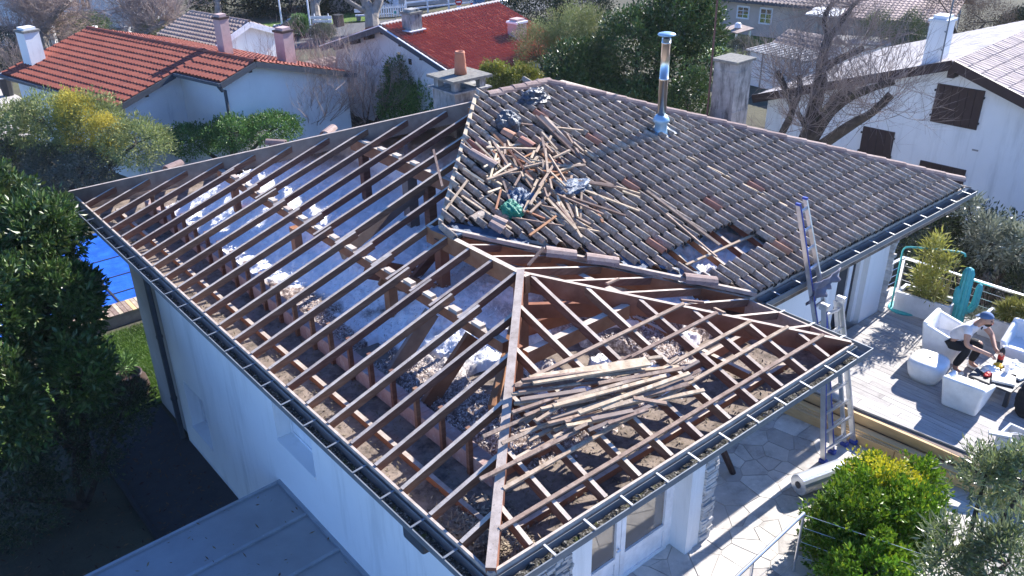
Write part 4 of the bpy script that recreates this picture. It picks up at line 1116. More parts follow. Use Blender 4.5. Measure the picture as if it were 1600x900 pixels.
# more short scraps in the heart of the heap
for i in range(46):
    cx, cy = 4.0 + rng.gauss(0, .42), 4.35 + rng.gauss(0, .42)
    a_ = rng.uniform(0, math.pi); l = rng.uniform(.2, .8)
    z = zm(cy) + .10 + .16 * math.exp(-((cx - 4) ** 2 + (cy - 4.35) ** 2) / .3) * rng.uniform(.1, 1)
    dx, dy = math.cos(a_) * l / 2, math.sin(a_) * l / 2
    a, b = (cx - dx, cy - dy, z - dy * SM + rng.uniform(-.02, .04)), (cx + dx, cy + dy, z + dy * SM + rng.uniform(-.02, .04))
    lath(a, b, rng.choice(['lath', 'lath', 'newlath', 'beam']), heap_label(a, b), 'laths heaped on the tiles', rng.uniform(.022, .034), .02)
def bundle_label(a, b, grey):
    x, y = (a[0] + b[0]) / 2, (a[1] + b[1]) / 2
    L_ = (Vector(a) - Vector(b)).length
    row = 'upper edge' if y > .95 else 'lower edge' if y < .6 else 'middle'
    colm = 'left end' if x < 1.5 else 'right end' if x > 2.3 else 'centre'
    return ('long' if L_ > .85 else 'short' if L_ < .4 else 'medium') + (' grey' if grey else ' brown') + ' lath, ' + row + ' and ' + colm + ' of bundle on bare rafters'
for i, (a, b) in enumerate(LATHS_LOW):
    lath(a, b, 'lath' if i % 5 else 'greywood', bundle_label(a, b, i % 5 == 0), 'laths bundled on the bare rafters', rng.uniform(.03, .045), rng.uniform(.02, .03))
for i in range(16):
    cx, cy = 1.85 + rng.gauss(0, .4), .72 + rng.gauss(0, .13)
    a_ = -0.16 + rng.gauss(0, .12); l = rng.uniform(.5, 1.3)
    dx, dy = math.cos(a_) * l / 2, math.sin(a_) * l / 2
    a, b = (cx - dx, cy - dy, zn(cy - dy) + .07), (cx + dx, cy + dy, zn(cy + dy) + .08 + rng.uniform(0, .05))
    lath(a, b, 'lath', bundle_label(a, b, False), 'laths bundled on the bare rafters')
a, b = PLANK_LOW
o = lath(a, b, 'lath', 'broad pale plank on top of the lath bundle on the rafters', None, .13, .022, 'plank'); o['category'] = 'plank'
def crumple(name, c, r, m, lab, cat, seed, flat=.5, sub=3, amp=.5, tilt=None):
    bm = bmesh.new()
    bmesh.ops.create_icosphere(bm, subdivisions=sub, radius=1.0)
    rs = np.random.RandomState(seed)
    k = [(rs.normal(0, 1, 3), rs.uniform(0, 6)) for _ in range(14)]
    for v in bm.verts:
        p = np.array(v.co)
        n_ = sum(abs(math.sin(2.2 * float(p @ a_) + b_)) for a_, b_ in k) / 14
        f2 = abs(math.sin(5.5 * float(p @ k[0][0]) + k[0][1])) + abs(math.sin(4.7 * float(p @ k[1][0]) + k[1][1])) - 1.27
        s_ = 1 + amp * (n_ - .6) * 2.0 + amp * .22 * f2 + rs.normal(0, .05 * amp)
        v.co = Vector((p[0] * s_ * r[0], p[1] * s_ * r[1], max(p[2], -flat) * s_ * r[2]))
    me = bpy.data.meshes.new(name); bm.to_mesh(me); bm.free()
    o = link(name, me, m)
    if tilt: o.rotation_euler = tilt
    o.location = c
    return tag(o, lab, cat)
tl = (math.atan(SM), 0, 0)
crumple('plastic_bag', (4.72, 5.42, zm(5.42) + .14), (.19, .16, .17), G['bluebag'], 'crumpled dark blue plastic bag on the tiles below the ridge', 'plastic bag', 4, .6, 4, .7, tl)
crumple('tarpaulin', (5.62, 5.86, zm(5.86) + .1), (.24, .15, .15), G['bluebag'], 'bluish grey crumpled tarpaulin draped over the ridge tiles', 'tarpaulin', 9, .6, 4, .7, tl)
crumple('net_bag', (3.47, 3.86, zm(3.86) + .12), (.14, .13, .10), G['greentarp'], 'bright green net bag on the tiles left of the laths', 'net bag', 14, .6, 4, .55, tl)
crumple('membrane_scrap', (4.62, 3.9, zm(3.9) + .13), (.26, .12, .07), G['bluefilm'], 'torn blue membrane scrap under the laths on the right of the heap', 'membrane', 19, .6, 4, .8, tl)
crumple('membrane_scrap', (3.72, 3.98, zm(3.98) + .13), (.17, .15, .09), G['bluefilm'], 'torn blue membrane scrap in the middle of the lath heap near the green net bag', 'membrane', 24, .6, 4, .8, tl)
for (a, b), lab in zip(TILES_LOOSE['t'], ('upper clay tile of the loose pair lying at the bottom left of the tiled slope', 'lower clay tile of the loose pair lying at the bottom left of the tiled slope', 'long loose clay tile lying beside the pale edge batten', 'broken reddish tile piece right under the blue plastic bag', 'broken reddish tile piece lying below the bag towards the laths')):
    o = cover_tile(Vector(b) + Vector((0, 0, .0)), Vector(a) + Vector((0, 0, .02)), .075, 'loose_tile', None, 'tile_red' if 'reddish' in lab else 'ridge')
    tag(o, lab, 'roof tile')
for (a, b), lab in zip(TILES_LOOSE['ridge'], ('loose ridge tile on the valley, nearest to the bare wing ridge', 'loose ridge tile on the valley, middle one of three', 'loose ridge tile at the low end of the valley beside the eaves gutter')):
    a, b = Vector(a), Vector(b)
    tag(cover_tile(a + Vector((0, 0, .02)), b + Vector((0, 0, .04)), .095, 'loose_ridge_tile', None, 'ridge'), lab, 'ridge tile')
tag(cover_tile((3.13, 4.02, zm(4.02) + .05), (2.92, 3.98, zm(3.98) + .06), .07, 'loose_tile', None, 'tile'), 'grey barrel tile loose at the lowest tiled corner by the edge batten', 'roof tile')

# ================================================================== terrace paving: crazy paving, every slab a piece
patio = bpy.data.objects['patio']
def clip(poly, m_, n_):
    out = []
    for i in range(len(poly)):
        a, b = poly[i], poly[(i + 1) % len(poly)]
        da = (a[0] - m_[0]) * n_[0] + (a[1] - m_[1]) * n_[1]
        db = (b[0] - m_[0]) * n_[0] + (b[1] - m_[1]) * n_[1]
        if da <= 0: out.append(a)
        if da * db < 0:
            t = da / (da - db)
            out.append((a[0] + (b[0] - a[0]) * t, a[1] + (b[1] - a[1]) * t))
    return out
seeds = []
gx0, gx1, gy0, gy1, gs = 1.9, 7.6, -1.6, 2.2, 0.27
ix = int((gx1 - gx0) / gs); iy = int((gy1 - gy0) / gs)
for i in range(ix + 1):
    for j in range(iy + 1):
        seeds.append((gx0 + i * gs + rng.uniform(-.2, .2), gy0 + j * gs + rng.uniform(-.2, .2)))
seeds = [s_ for s_ in seeds if rng.random() > .3]
ns = 0
for s_ in seeds:
    if ns >= 300: break
    if not (gx0 < s_[0] < gx1 and gy0 < s_[1] < gy1): continue
    if s_[0] < 4.0 and s_[1] > 1.15: continue
    poly = [(s_[0] - .6, s_[1] - .6), (s_[0] + .6, s_[1] - .6), (s_[0] + .6, s_[1] + .6), (s_[0] - .6, s_[1] + .6)]
    for t in seeds:
        dx, dy = t[0] - s_[0], t[1] - s_[1]
        l = math.hypot(dx, dy)
        if 0 < l < 1.1:
            off = l / 2 - .002 - .007 * rng.random()
            poly = clip(poly, (s_[0] + dx / l * off, s_[1] + dy / l * off), (dx / l, dy / l))
            if len(poly) < 3: break
    for m_, n_ in (((7.6, 0), (1, 0)), ((0, 2.19), (0, 1))):
        poly = clip(poly, m_, n_)
    if len(poly) < 3: continue
    MB().prism(poly, -.012, -.005 + rng.uniform(-.002, .003)).build('paving_stone', G['flag'], patio)
    ns += 1

# ================================================================== deck
dk = MB()
dk.prism([(7.42, 2.19), (7.6, -.2), (7.64, -3.2), (11.6, -3.2), (11.6, 2.55), (10.5, 2.55), (10.5, 2.19)], -1.3, .318)
deck = struct('deck', dk, G['greywood'])
def deck_edge(y): return 7.31 + (1.95 - y) * .122 + .02
x = 7.32
pw = 0.118
while x < 11.5:
    y_hi = 2.19 if x < 10.45 else 2.5
    cuts = sorted([-3.1] + [rng.uniform(-2.4, 1.9) for _ in range(2)] + [y_hi])
    for a, b in zip(cuts[:-1], cuts[1:]):
        if b - a < .1: continue
        # the front edge of the deck runs slightly askew
        yy = [q for q in (a + .002, b - .002)]
        P = [(x, yy[0]), (x + pw - .006, yy[0]), (x + pw - .006, yy[1]), (x, yy[1])]
        P2 = clip(P, (7.42, 1.95), (-.9926, -.121))
        if len(P2) >= 3:
            MB().prism(P2, .322, .35 + rng.uniform(-.002, .002)).build('deck_plank', G['deck'], deck)
    x += pw
e0, e1 = Vector((7.40, 2.1, .26)), Vector((7.71, -1.6, .26))
MB().beam(e0 + Vector((-.02, 0, -.02)), e1 + Vector((-.02, 0, -.02)), .05, .15).build('edge_beam', G['timber'], deck)
MB().beam(e0 + Vector((-.17, 0, -.12)), e1 + Vector((-.17, 0, -.12)), .2, .045).build('step_tread', G['timber'], deck)
MB().beam(e0 + Vector((-.12, 0, -.18)), e1 + Vector((-.12, 0, -.18)), .05, .07).build('step_riser', G['greywood'], deck)
MB().beam((7.12, 2.0, .075), (7.35, .1, .075), .14, .15).build('step_beam', G['timber'], deck)
MB().beam((7.35, .09, .07), (7.55, -1.55, .07), .14, .14).build('step_beam', G['timber'], deck)
MB().beam((7.24, 1.98, .16), (7.52, -1.5, .165), .1, .045).build('step_tread', G['timber'], deck)
o = MB().beam((7.53, .35, .26), (7.62, -.35, .10), .05, .07).build('loose_beam', G['timber']); tag(o, 'loose timber offcut leaning on the deck steps above the bush', 'timber')
# flags on the door threshold are part of the patio; wooden prop under the eaves
o = MB().tube([(5.35, 1.39, 0), (5.12, 1.42, .45), (4.85, 1.5, 1.2), (4.5, 1.6, 2.42)], [.045, .05, .05, .045], 7).build('timber_prop', G['brown']); tag(o, 'rough wooden prop leaning up to the wing eaves in the shaded porch', 'prop')
o = MB().beam((4.62, 1.45, 0), (4.55, 1.12, .62), .06, .045).build('wood_offcut', G['rafter']); tag(o, 'short reddish board leaning behind the stone pier', 'board')

# ladder: splayed trestle base with a narrow section standing out of its top
lad = thing('ladder', 'tall aluminium combination ladder with blue rails leaning on the main eaves', 'ladder', (6.85, .77, 0))
def rail(a, b, m='alu', w=.03, h=.075, nm='rail', blue=False):
    MB().beam(a, b, w, h, (0, 1, 0)).build(nm, G[m], lad)
    if blue:
        a2, b2 = Vector(a) + Vector((.0, -.039, 0)), Vector(b) + Vector((.0, -.039, 0))
        MB().beam(a2, b2, .018, .006, (0, 1, 0)).build('blue_strip', G['blue'], lad)
Lf, Rf = Vector((6.47, .69, .03)), Vector((7.19, .65, .03))
Lh, Rh = Vector((6.31, .98, 2.45)), Vector((6.70, .98, 2.42))
rail(Lf, Lh, blue=True); rail(Rf, Rh)
def rungs(a0, a1, b0, b1, n, off=0.0):
    for i in range(n):
        t = (i + .55) / n
        MB().beam(a0.lerp(a1, t), b0.lerp(b1, t), .034, .026, (0, 1, 0)).build('rung', G['alu'], lad)
rungs(Lf, Lh, Rf, Rh, 8)
Lb, Rb = Vector((6.76, .73, .03)), Vector((7.05, .71, .03))
Lbh, Rbh = Vector((6.38, 1.02, 2.4)), Vector((6.66, 1.02, 2.4))
rail(Lb, Lbh, blue=True, w=.026, h=.06); rail(Rb, Rbh, w=.026, h=.06); rungs(Lb, Lbh, Rb, Rbh, 8)
Lu, Ru = Vector((6.36, .88, 1.5)), Vector((6.66, .88, 1.5))
Lt, Rt = Vector((6.17, 1.48, 3.75)), Vector((6.345, 1.5, 3.78))
rail(Lu, Lt, w=.026, h=.06, blue=True); rail(Ru, Rt, w=.026, h=.06); rungs(Lu, Lt, Ru, Rt, 9)
for p in (Lt, Rt): MB().box(p + Vector((0, 0, .01)), (.034, .066, .03)).build('end_cap', G['blue'], lad)
for p in (Lf, Rf, Lb, Rb): MB().box((p.x, p.y, .035), (.075, .11, .07)).build('foot', G['blue'], lad, bevel=.012)
for p in (Lh, Rh): MB().box(p, (.07, .12, .09)).build('hinge', G['alu'], lad, bevel=.01)
def cloth(name, p0, du, dv_, nu, nv, amp, seed, m, lab, cat):
    gx, gy = np.meshgrid(np.linspace(0, 1, nu), np.linspace(0, 1, nv), indexing='ij')
    p0, du, dv_ = np.array(p0), np.array(du), np.array(dv_)
    nrm = np.cross(du, dv_); nrm = nrm / np.linalg.norm(nrm)
    w_ = amp * (fbm(gx + 5, gy + 5, seed, 3, 4) - .5) * (0.3 + gy)
    s_ = 1 - .25 * gy * fbm(gx * 0 + 3, gy, seed + 4, 2, 2)
    pos = p0 + (gx * s_)[..., None] * du + (gy * (.75 + .35 * fbm(gx, gy * 0, seed + 9, 2, 3)))[..., None] * dv_ + w_[..., None] * nrm
    idx = np.arange(nu * nv).reshape(nu, nv)
    q = np.stack([idx[:-1, :-1], idx[1:, :-1], idx[1:, 1:], idx[:-1, 1:]], -1).reshape(-1, 4)
    o = link(name, np_mesh(name, pos.reshape(-1, 3), q), m, None, True)
    sm = o.modifiers.new('thick', 'SOLIDIFY'); sm.thickness = .008
    return tag(o, lab, cat)
cloth('work_jacket', (6.18, 1.10, 2.78), (.62, .0, .03), (.0, .05, -.34), 14, 10, .25, 3, mat('grey_violet_cloth', (.16, .155, .20), 10, .9, .2, 50), 'grey jacket hanging over the ladder at the eaves', 'jacket')
# foil roll
rl = thing('insulation_roll', 'silver foil insulation roll lying on the sunny paving by the bush', 'roll', (6.0, .48, .15))
MB().tube([(5.64, .56, .15), (6.36, .36, .15)], .145, 20).build('roll_body', G['foil'], rl)
MB().tube([(5.63, .5628, .15), (5.645, .5586, .15)], .05, 14).build('roll_core', G['darkframe'], rl)
# steel handrail at the lower terrace edge
hr = thing('railing', 'slim steel railing along the paving below the round bush', 'railing', (3.8, -.3, 0))
MB().tube([(2.4, -.34, .9), (4.42, -.21, .9)], .021, 10).build('handrail', G['inox'], hr)
for x_ in (3.35,):
    MB().tube([(x_, -.28, 0), (x_, -.28 + .06 * 0, .89)], .017, 8).build('post', G['inox'], hr)
for z in (.3, .6):
    MB().tube([(2.4, -.335, z), (4.40, -.28, z)], .0025, 5).build('wire', G['inox'], hr)
wf = thing('wire_railing', 'thin taut steel wires running past the foot of the round bush', 'railing', (4.6, -.9, 0))
MB().tube([(4.42, -.21, .9), (4.42, -.21, 0)], .017, 8).build('post', G['inox'], wf)
MB().tube([(5.2, -2.4, .9), (5.2, -2.4, 0)], .017, 8).build('post', G['inox'], wf)
for z in (.25, .47, .69, .88):
    MB().tube([(4.42, -.21, z), (5.2, -2.4, z)], .0025, 5).build('wire', G['inox'], wf)

# ================================================================== deck furniture
ZD = .35
def tub_chair(c, rz, lab, w=.62, d_=.6, h=.62):
    """moulded armchair: tapering shell open at the front (+y before turning), arms sloping forward"""
    t = thing('armchair', lab, 'armchair', (c[0], c[1], ZD), 'white moulded plastic armchairs')
    R = Matrix.Translation((c[0], c[1], ZD)) @ Matrix.Rotation(rz, 4, 'Z')
    th = .085
    def ring(z, s):
        a, b = w / 2 * s, d_ / 2 * s
        return [(-a, b, z), (-a, -b, z), (a, -b, z), (a, b, z)]
    bm = MB()
    o0 = [(-w / 2 * .8, d_ / 2 * .8), (-w / 2 * .8, -d_ / 2 * .8), (w / 2 * .8, -d_ / 2 * .8), (w / 2 * .8, d_ / 2 * .8)]
    o1 = [(-w / 2 * 1.06, d_ / 2 * 1.02), (-w / 2, -d_ / 2 * 1.06), (w / 2, -d_ / 2 * 1.06), (w / 2 * 1.06, d_ / 2 * 1.02)]
    def wall(k0, k1, inn, hb, hf):
        # one wall of the shell from corner k0 to k1; heights at the two corners
        a0, a1, b0, b1 = o0[k0], o0[k1], o1[k0], o1[k1]
        ix, iy = inn
        v = [(a0[0], a0[1], 0), (a1[0], a1[1], 0), (a1[0] + ix, a1[1] + iy, 0), (a0[0] + ix, a0[1] + iy, 0),
             (b0[0], b0[1], hb), (b1[0], b1[1], hf), (b1[0] + ix, b1[1] + iy, hf), (b0[0] + ix, b0[1] + iy, hb)]
        v = [tuple(R @ Vector(p)) for p in v]
        return MB().add(v, [(3, 2, 1, 0), (4, 5, 6, 7), (0, 1, 5, 4), (1, 2, 6, 5), (2, 3, 7, 6), (3, 0, 4, 7)])
    wall(1, 2, (0, th), h, h).build('backrest', G['plastic'], t, bevel=.04)
    wall(0, 1, (th, 0), h * .68, h * .985).build('armrest', G['plastic'], t, bevel=.04)
    wall(2, 3, (-th, 0), h * .985, h * .68).build('armrest', G['plastic'], t, bevel=.04)
    a, b = w / 2 * .86 - .02, d_ / 2 * .9
    v = [(-a * .93, b * .93, .0), (a * .93, b * .93, 0), (a * .93, -b * .9, 0), (-a * .93, -b * .9, 0), (-a, b, .33), (a, b, .33), (a, -b, .31), (-a, -b, .31)]
    MB().add([tuple(R @ Vector(p)) for p in v], [(3, 2, 1, 0), (4, 5, 6, 7), (0, 1, 5, 4), (1, 2, 6, 5), (2, 3, 7, 6), (3, 0, 4, 7)]).build('seat', G['plastic'], t, bevel=.04)
    return t
tub_chair((9.95, .76), math.pi + .12, 'white armchair under the man in the blue cap', .66, .62, .62)
tub_chair((8.78, -.12), -math.pi / 2 + .1, 'white armchair turned away, its grey shaded back towards the steps', .6, .56, .52)
tub_chair((10.62, -.2), math.pi / 2 + .15, 'white armchair opposite, standing in front of the second planter', .66, .6, .6)
pf = MB()
def superell(c, a, b, z, n=20, e=.55, rz=0):
    out = []
    for k in range(n):
        t = 2 * math.pi * k / n
        x = a * math.copysign(abs(math.cos(t)) ** e, math.cos(t)); y = b * math.copysign(abs(math.sin(t)) ** e, math.sin(t))
        out.append((c[0] + x * math.cos(rz) - y * math.sin(rz), c[1] + x * math.sin(rz) + y * math.cos(rz), z))
    return out
rings = [superell((9.07, .6), .20, .20, ZD + .0, rz=.1), superell((9.07, .6), .245, .245, ZD + .1, rz=.1), superell((9.07, .6), .275, .275, ZD + .24, rz=.1), superell((9.07, .6), .268, .268, ZD + .31, rz=.1), superell((9.07, .6), .245, .245, ZD + .345, rz=.1), superell((9.07, .6), .2, .2, ZD + .358, rz=.1), superell((9.07, .6), .02, .02, ZD + .362, rz=.1)]
v = [p for r_ in rings for p in r_]
f = [(i * 20 + k, i * 20 + (k + 1) % 20, (i + 1) * 20 + (k + 1) % 20, (i + 1) * 20 + k) for i in range(6) for k in range(20)] + [tuple(range(19, -1, -1))]
o = MB().add(v, f).build('pouf', G['plastic'], None, True); tag(o, 'low white cubic pouf on the sunny deck beside the armchair', 'pouf')
# planters
def planter(c, lx, ly, h, lab, rz=0.0):
    t = thing('planter', lab, 'planter', (c[0], c[1], ZD))
    p = MB(); th = .05
    def R_(x, y): return (c[0] + x * math.cos(rz) - y * math.sin(rz), c[1] + x * math.sin(rz) + y * math.cos(rz))
    for dx, dy, sx, sy in ((0, ly / 2 - th / 2, lx, th), (0, -ly / 2 + th / 2, lx, th), (lx / 2 - th / 2, 0, th, ly - 2 * th - .002), (-lx / 2 + th / 2, 0, th, ly - 2 * th - .002)):
        x_, y_ = R_(dx, dy)
        p.box((x_, y_, ZD + h / 2 + .002), (sx, sy, h), rz)
    p.build('box', G['planter'], t)
    MB().box((c[0], c[1], ZD + h - .09), (lx - 2 * th, ly - 2 * th, .04), rz).build('soil', G['ground'], t)
    return t
planter((11.0, 1.62), .42, .92, .36, 'pale grey trough planter with the tall bamboo', .12)
planter((11.22, .02), .42, 1.35, .36, 'pale grey trough planter with leafy low plants behind the man', .05)
# turquoise cactus
cx, cy = 11.06, 1.07
ct = thing('cactus_sculpture', 'turquoise cactus sculpture standing beside the bamboo planter', 'sculpture', (cx, cy, ZD))
def ribbed(pts, rads, nm):
    m_ = MB()
    n = 24
    vs, fs_ = [], []
    P = [Vector(p) for p in pts]
    for i, p in enumerate(P):
        d = (P[min(i + 1, len(P) - 1)] - P[max(i - 1, 0)]).normalized()
        a_ = d.cross(Vector((0, 1, 0.01))).normalized(); b_ = a_.cross(d)
        for k in range(n):
            t = 2 * math.pi * k / n
            r_ = rads[i] * (1 if k % 2 else .86)
            vs.append(p + (a_ * math.cos(t) + b_ * math.sin(t)) * r_)
    for i in range(len(P) - 1):
        for k in range(n):
            fs_.append((i * n + k, i * n + (k + 1) % n, (i + 1) * n + (k + 1) % n, (i + 1) * n + k))
    fs_ += [tuple(range(n - 1, -1, -1)), tuple((len(P) - 1) * n + k for k in range(n))]
    m_.add(vs, fs_).build(nm, G['turquoise'], ct)
ribbed([(cx, cy, ZD), (cx, cy, ZD + .5), (cx, cy, ZD + .98), (cx, cy, ZD + 1.05), (cx, cy, ZD + 1.08)], [.105, .105, .095, .07, .02], 'stem')
ribbed([(cx + .05, cy - .04, ZD + .22), (cx + .1, cy - .13, ZD + .3), (cx + .12, cy - .17, ZD + .42), (cx + .12, cy - .18, ZD + .72), (cx + .12, cy - .18, ZD + .78), (cx + .12, cy - .18, ZD + .8)], [.05, .058, .06, .055, .04, .01], 'arm')
ribbed([(cx - .05, cy + .02, ZD + .38), (cx - .09, cy + .06, ZD + .45), (cx - .1, cy + .07, ZD + .55), (cx - .1, cy + .07, ZD + .7), (cx - .1, cy + .07, ZD + .74)], [.045, .05, .05, .045, .01], 'arm')
# turquoise gallows stand
gs_ = thing('parasol_stand', 'turquoise steel stand with round foot and bent overhead arm by the house corner', 'stand', (10.85, 2.02, ZD))
MB().lathe((10.92, 1.93, ZD), [(.27, 0), (.27, .016), (.255, .022), (.02, .024)], 30).build('foot', G['turquoise'], gs_)
arc = [(10.76, 2.1, ZD + .02), (10.76, 2.1, ZD + 1.12)] + [(10.76 + .03 * (1 - math.cos(t)), 2.1 - .1 * (1 - math.cos(t)) + .0, ZD + 1.12 + .1 * math.sin(t)) for t in (.5, 1.0, math.pi / 2)] + [(11.0, 1.7, ZD + 1.225), (11.22, 1.34, ZD + 1.22), (11.25, 1.28, ZD + 1.2), (11.26, 1.26, ZD + 1.15)]
MB().tube(arc, .017, 8).build('tube', G['turquoise'], gs_, True)
# railing round the deck
dr = thing('deck_railing', 'steel railing with taut cables round the far side of the deck', 'railing', (11.4, 1, ZD))
for x_, y_ in ((10.62, 2.36), (11.4, 2.32), (11.46, 1.25), (11.5, .15), (11.54, -.95), (11.56, -2.1)):
    MB().box((x_, y_, ZD + .34), (.045, .045, .68)).build('post', G['inox'], dr)
MB().beam((10.4, 2.37, ZD + .71), (11.42, 2.33, ZD + .71), .055, .03).build('handrail', G['inox'], dr)
MB().beam((11.4, 2.305, ZD + .71), (11.56, -2.2, ZD + .71), .055, .03).build('handrail', G['inox'], dr)
for z in (.14, .28, .42, .56):
    MB().tube([(10.62, 2.36, ZD + z), (11.4, 2.32, ZD + z)], .004, 5).build('cable', G['inox'], dr)
    MB().tube([(11.4, 2.32, ZD + z), (11.56, -2.1, ZD + z)], .004, 5).build('cable', G['inox'], dr)
# low table with the lunch
tb = thing('coffee_table', 'low dark slatted table laden with lunch between the armchairs', 'table', (9.6, -.25, ZD))
for k in range(5):
    MB().box((9.62 + .05 * k - .1, -.26, ZD + .27) if 0 else (9.25 + .19 * k, -.27, ZD + .27), (.18, .62, .03), .0).build('slat', G['darkframe'], tb)
for x_, y_ in ((9.2, .0), (10.06, 0), (9.2, -.54), (10.06, -.54)):
    MB().box((x_, y_, ZD + .125), (.06, .06, .25)).build('leg', G['darkframe'], tb)
zt = ZD + .287
def pizza(c, rz, z, lab):
    o = thing('pizza_box', lab, 'box', (c[0], c[1], z))
    MB().box((c[0], c[1], z + .016), (.3, .3, .03), rz).build('tray', G['paper'], o)
    MB().box((c[0] - .12 * math.sin(rz) * 0, c[1], z + .036), (.31, .31, .008), rz).build('lid', G['paper'], o)
pizza((9.42, -.36), .35, zt, 'white cardboard food box on the near end of the table')
pizza((9.72, -.42), -.2, zt, 'white cardboard food box in the middle of the table')
crumple('wrapping_paper', (9.5, -.12, zt + .03), (.13, .1, .05), G['paper'], 'crumpled white sandwich paper in front of the man', 'paper', 31, .5, 3, .8)
crumple('wrapping_paper', (9.86, -.3, zt + .03), (.14, .11, .05), G['paper'], 'crumpled white paper at the far end of the table', 'paper', 37, .5, 3, .8)
crumple('crisp_packet', (9.68, -.16, zt + .035), (.08, .06, .04), G['yellow'], 'yellow crisp packet on the table beside the dark bottle', 'packet', 41, .5, 3, .6)
crumple('napkin', (9.35, -.16, zt + .02), (.07, .05, .03), G['signred'], 'red napkin near the edge of the table', 'napkin', 43, .5, 3, .6)
bo = thing('bottle', 'dark drink bottle with a red label on the table', 'bottle', (9.83, -.12, zt))
MB().lathe((9.83, -.12, zt), [(.04, 0), (.043, .01), (.043, .2), (.036, .23), (.016, .27), (.016, .29)], 16).build('body', G['rubber'], bo, True)
MB().lathe((9.83, -.12, zt), [(.0445, .08), (.0445, .165)], 16).build('label_band', G['red'], bo)
MB().lathe((9.83, -.12, zt), [(.018, .285), (.018, .31)], 10).build('cap', G['signwhite'], bo)
o = MB().lathe((9.58, -.32, zt + .042), [(.03, 0), (.036, .09), (.033, .09), (.028, .008)], 12).build('paper_cup', G['signwhite']); tag(o, 'white paper cup on the food box', 'cup')
bk = crumple('rucksack', (9.25, -.86, ZD + .24), (.2, .22, .4), G['black'], 'black bulky bag standing at the end of the lunch table', 'bag', 51, .62, 4, .25)
cr = thing('utility_box', 'open grey crate with cable and oddments at the near edge of the deck', 'crate', (8.2, -1.15, ZD))
p = MB()
for dx, dy, sx, sy in ((0, .25, .42, .03), (0, -.25, .42, .03), (.195, 0, .03, .468), (-.195, 0, .03, .468)):
    p.box((8.2 + dx, -1.15 + dy, ZD + .14), (sx, sy, .28))
p.box((8.2, -1.15, ZD + .012), (.358, .466, .02))
p.build('sides', G['planter'], cr)
MB().box((8.0, -.92, ZD + .31), (.1, .28, .03), .5).build('flap', G['planter'], cr)
o = MB().tube([(8.2 + .11 * math.cos(t) , -1.1 + .11 * math.sin(t), ZD + .22 + .004 * t) for t in np.linspace(0, 11, 40)], .008, 5).build('cable_coil', G['paper']); tag(o, 'white cable coil lying in the open grey crate', 'cable')
crumple('moss_clump', (8.27, -1.2, ZD + .2), (.1, .1, .06), G['moss'], 'dry brown clump in the open grey crate', 'clump', 57, .5, 3, .6)

# ================================================================== the man at lunch
def skin_chain(name, verts, edges, rad, m, parent, sub=2, root=0):
    me = bpy.data.meshes.new(name)
    me.from_pydata([tuple(v) for v in verts], edges, [])
    o = link(name, me, None, parent)
    sk = o.modifiers.new('skin', 'SKIN')
    for i, r_ in enumerate(rad):
        e = me.skin_vertices[0].data[i]
        e.radius = (r_, r_) if isinstance(r_, float) else r_
        e.use_root = (i == root)
    sk.use_smooth_shade = True
    ss = o.modifiers.new('sub', 'SUBSURF'); ss.levels = ss.render_levels = sub
    me.materials.append(m)
    return o
man = thing('person', 'man in blue backward cap, pale T-shirt and black trousers leaning over the table', 'person', (9.78, .5, ZD))
# local axes: f = forward (towards the table), s = his left
fwd = Vector((-.10, -.995, 0)); lft = Vector((.995, -.10, 0)); zz_ = Vector((0, 0, 1))
hp = Vector((9.74, .58, ZD + .42))
def pt(f_, l_, z_): return hp + fwd * f_ + lft * l_ + zz_ * z_
pel, waist, chest, neck, head = pt(0, 0, 0), pt(.09, 0, .17), pt(.22, 0, .36), pt(.33, 0, .47), pt(.40, 0, .545)
top = pt(.42, 0, .62)
verts, edges, rad = [], [], []
def vtx(p, r_): verts.append(p); rad.append(r_); return len(verts) - 1
i0 = vtx(pel, (.155, .11)); i1 = vtx(waist, (.14, .105)); i2 = vtx(chest, (.165, .11)); i3 = vtx(neck, .05); i4 = vtx(head, .078); i5 = vtx(top, .07)
edges += [(i0, i1), (i1, i2), (i2, i3), (i3, i4), (i4, i5)]
hands = []
for sgn, elb, wr in ((1, pt(.42, .27, .21), pt(.62, .06, .12)), (-1, pt(.34, -.27, .17), pt(.58, -.10, .08))):
    a = vtx(pt(.27, .18 * sgn, .39), .062); b = vtx(elb, .043); c = vtx(wr, .03)
    edges += [(i2, a), (a, b), (b, c)]
    hd = wr + fwd * .075 - zz_ * .015 - lft * .02 * sgn
    d = vtx(hd, (.036, .02)); edges.append((c, d))
    hands.append((wr, hd, sgn))
legs = []
for sgn, kn, an in ((1, pt(.36, .16, .05), pt(.27, .16, -.34)), (-1, pt(.33, -.15, .05), pt(.20, -.17, -.34))):
    a = vtx(pt(.05, .09 * sgn, -.02), .09); b = vtx(kn, .065); c = vtx(an, .045); d = vtx(an + fwd * .14 - zz_ * .045, .036)
    edges += [(i0, a), (a, b), (b, c), (c, d)]
    legs.append((pt(.05, .09 * sgn, -.02), kn, an))
skin_chain('body', verts, edges, rad, G['skin'], man)
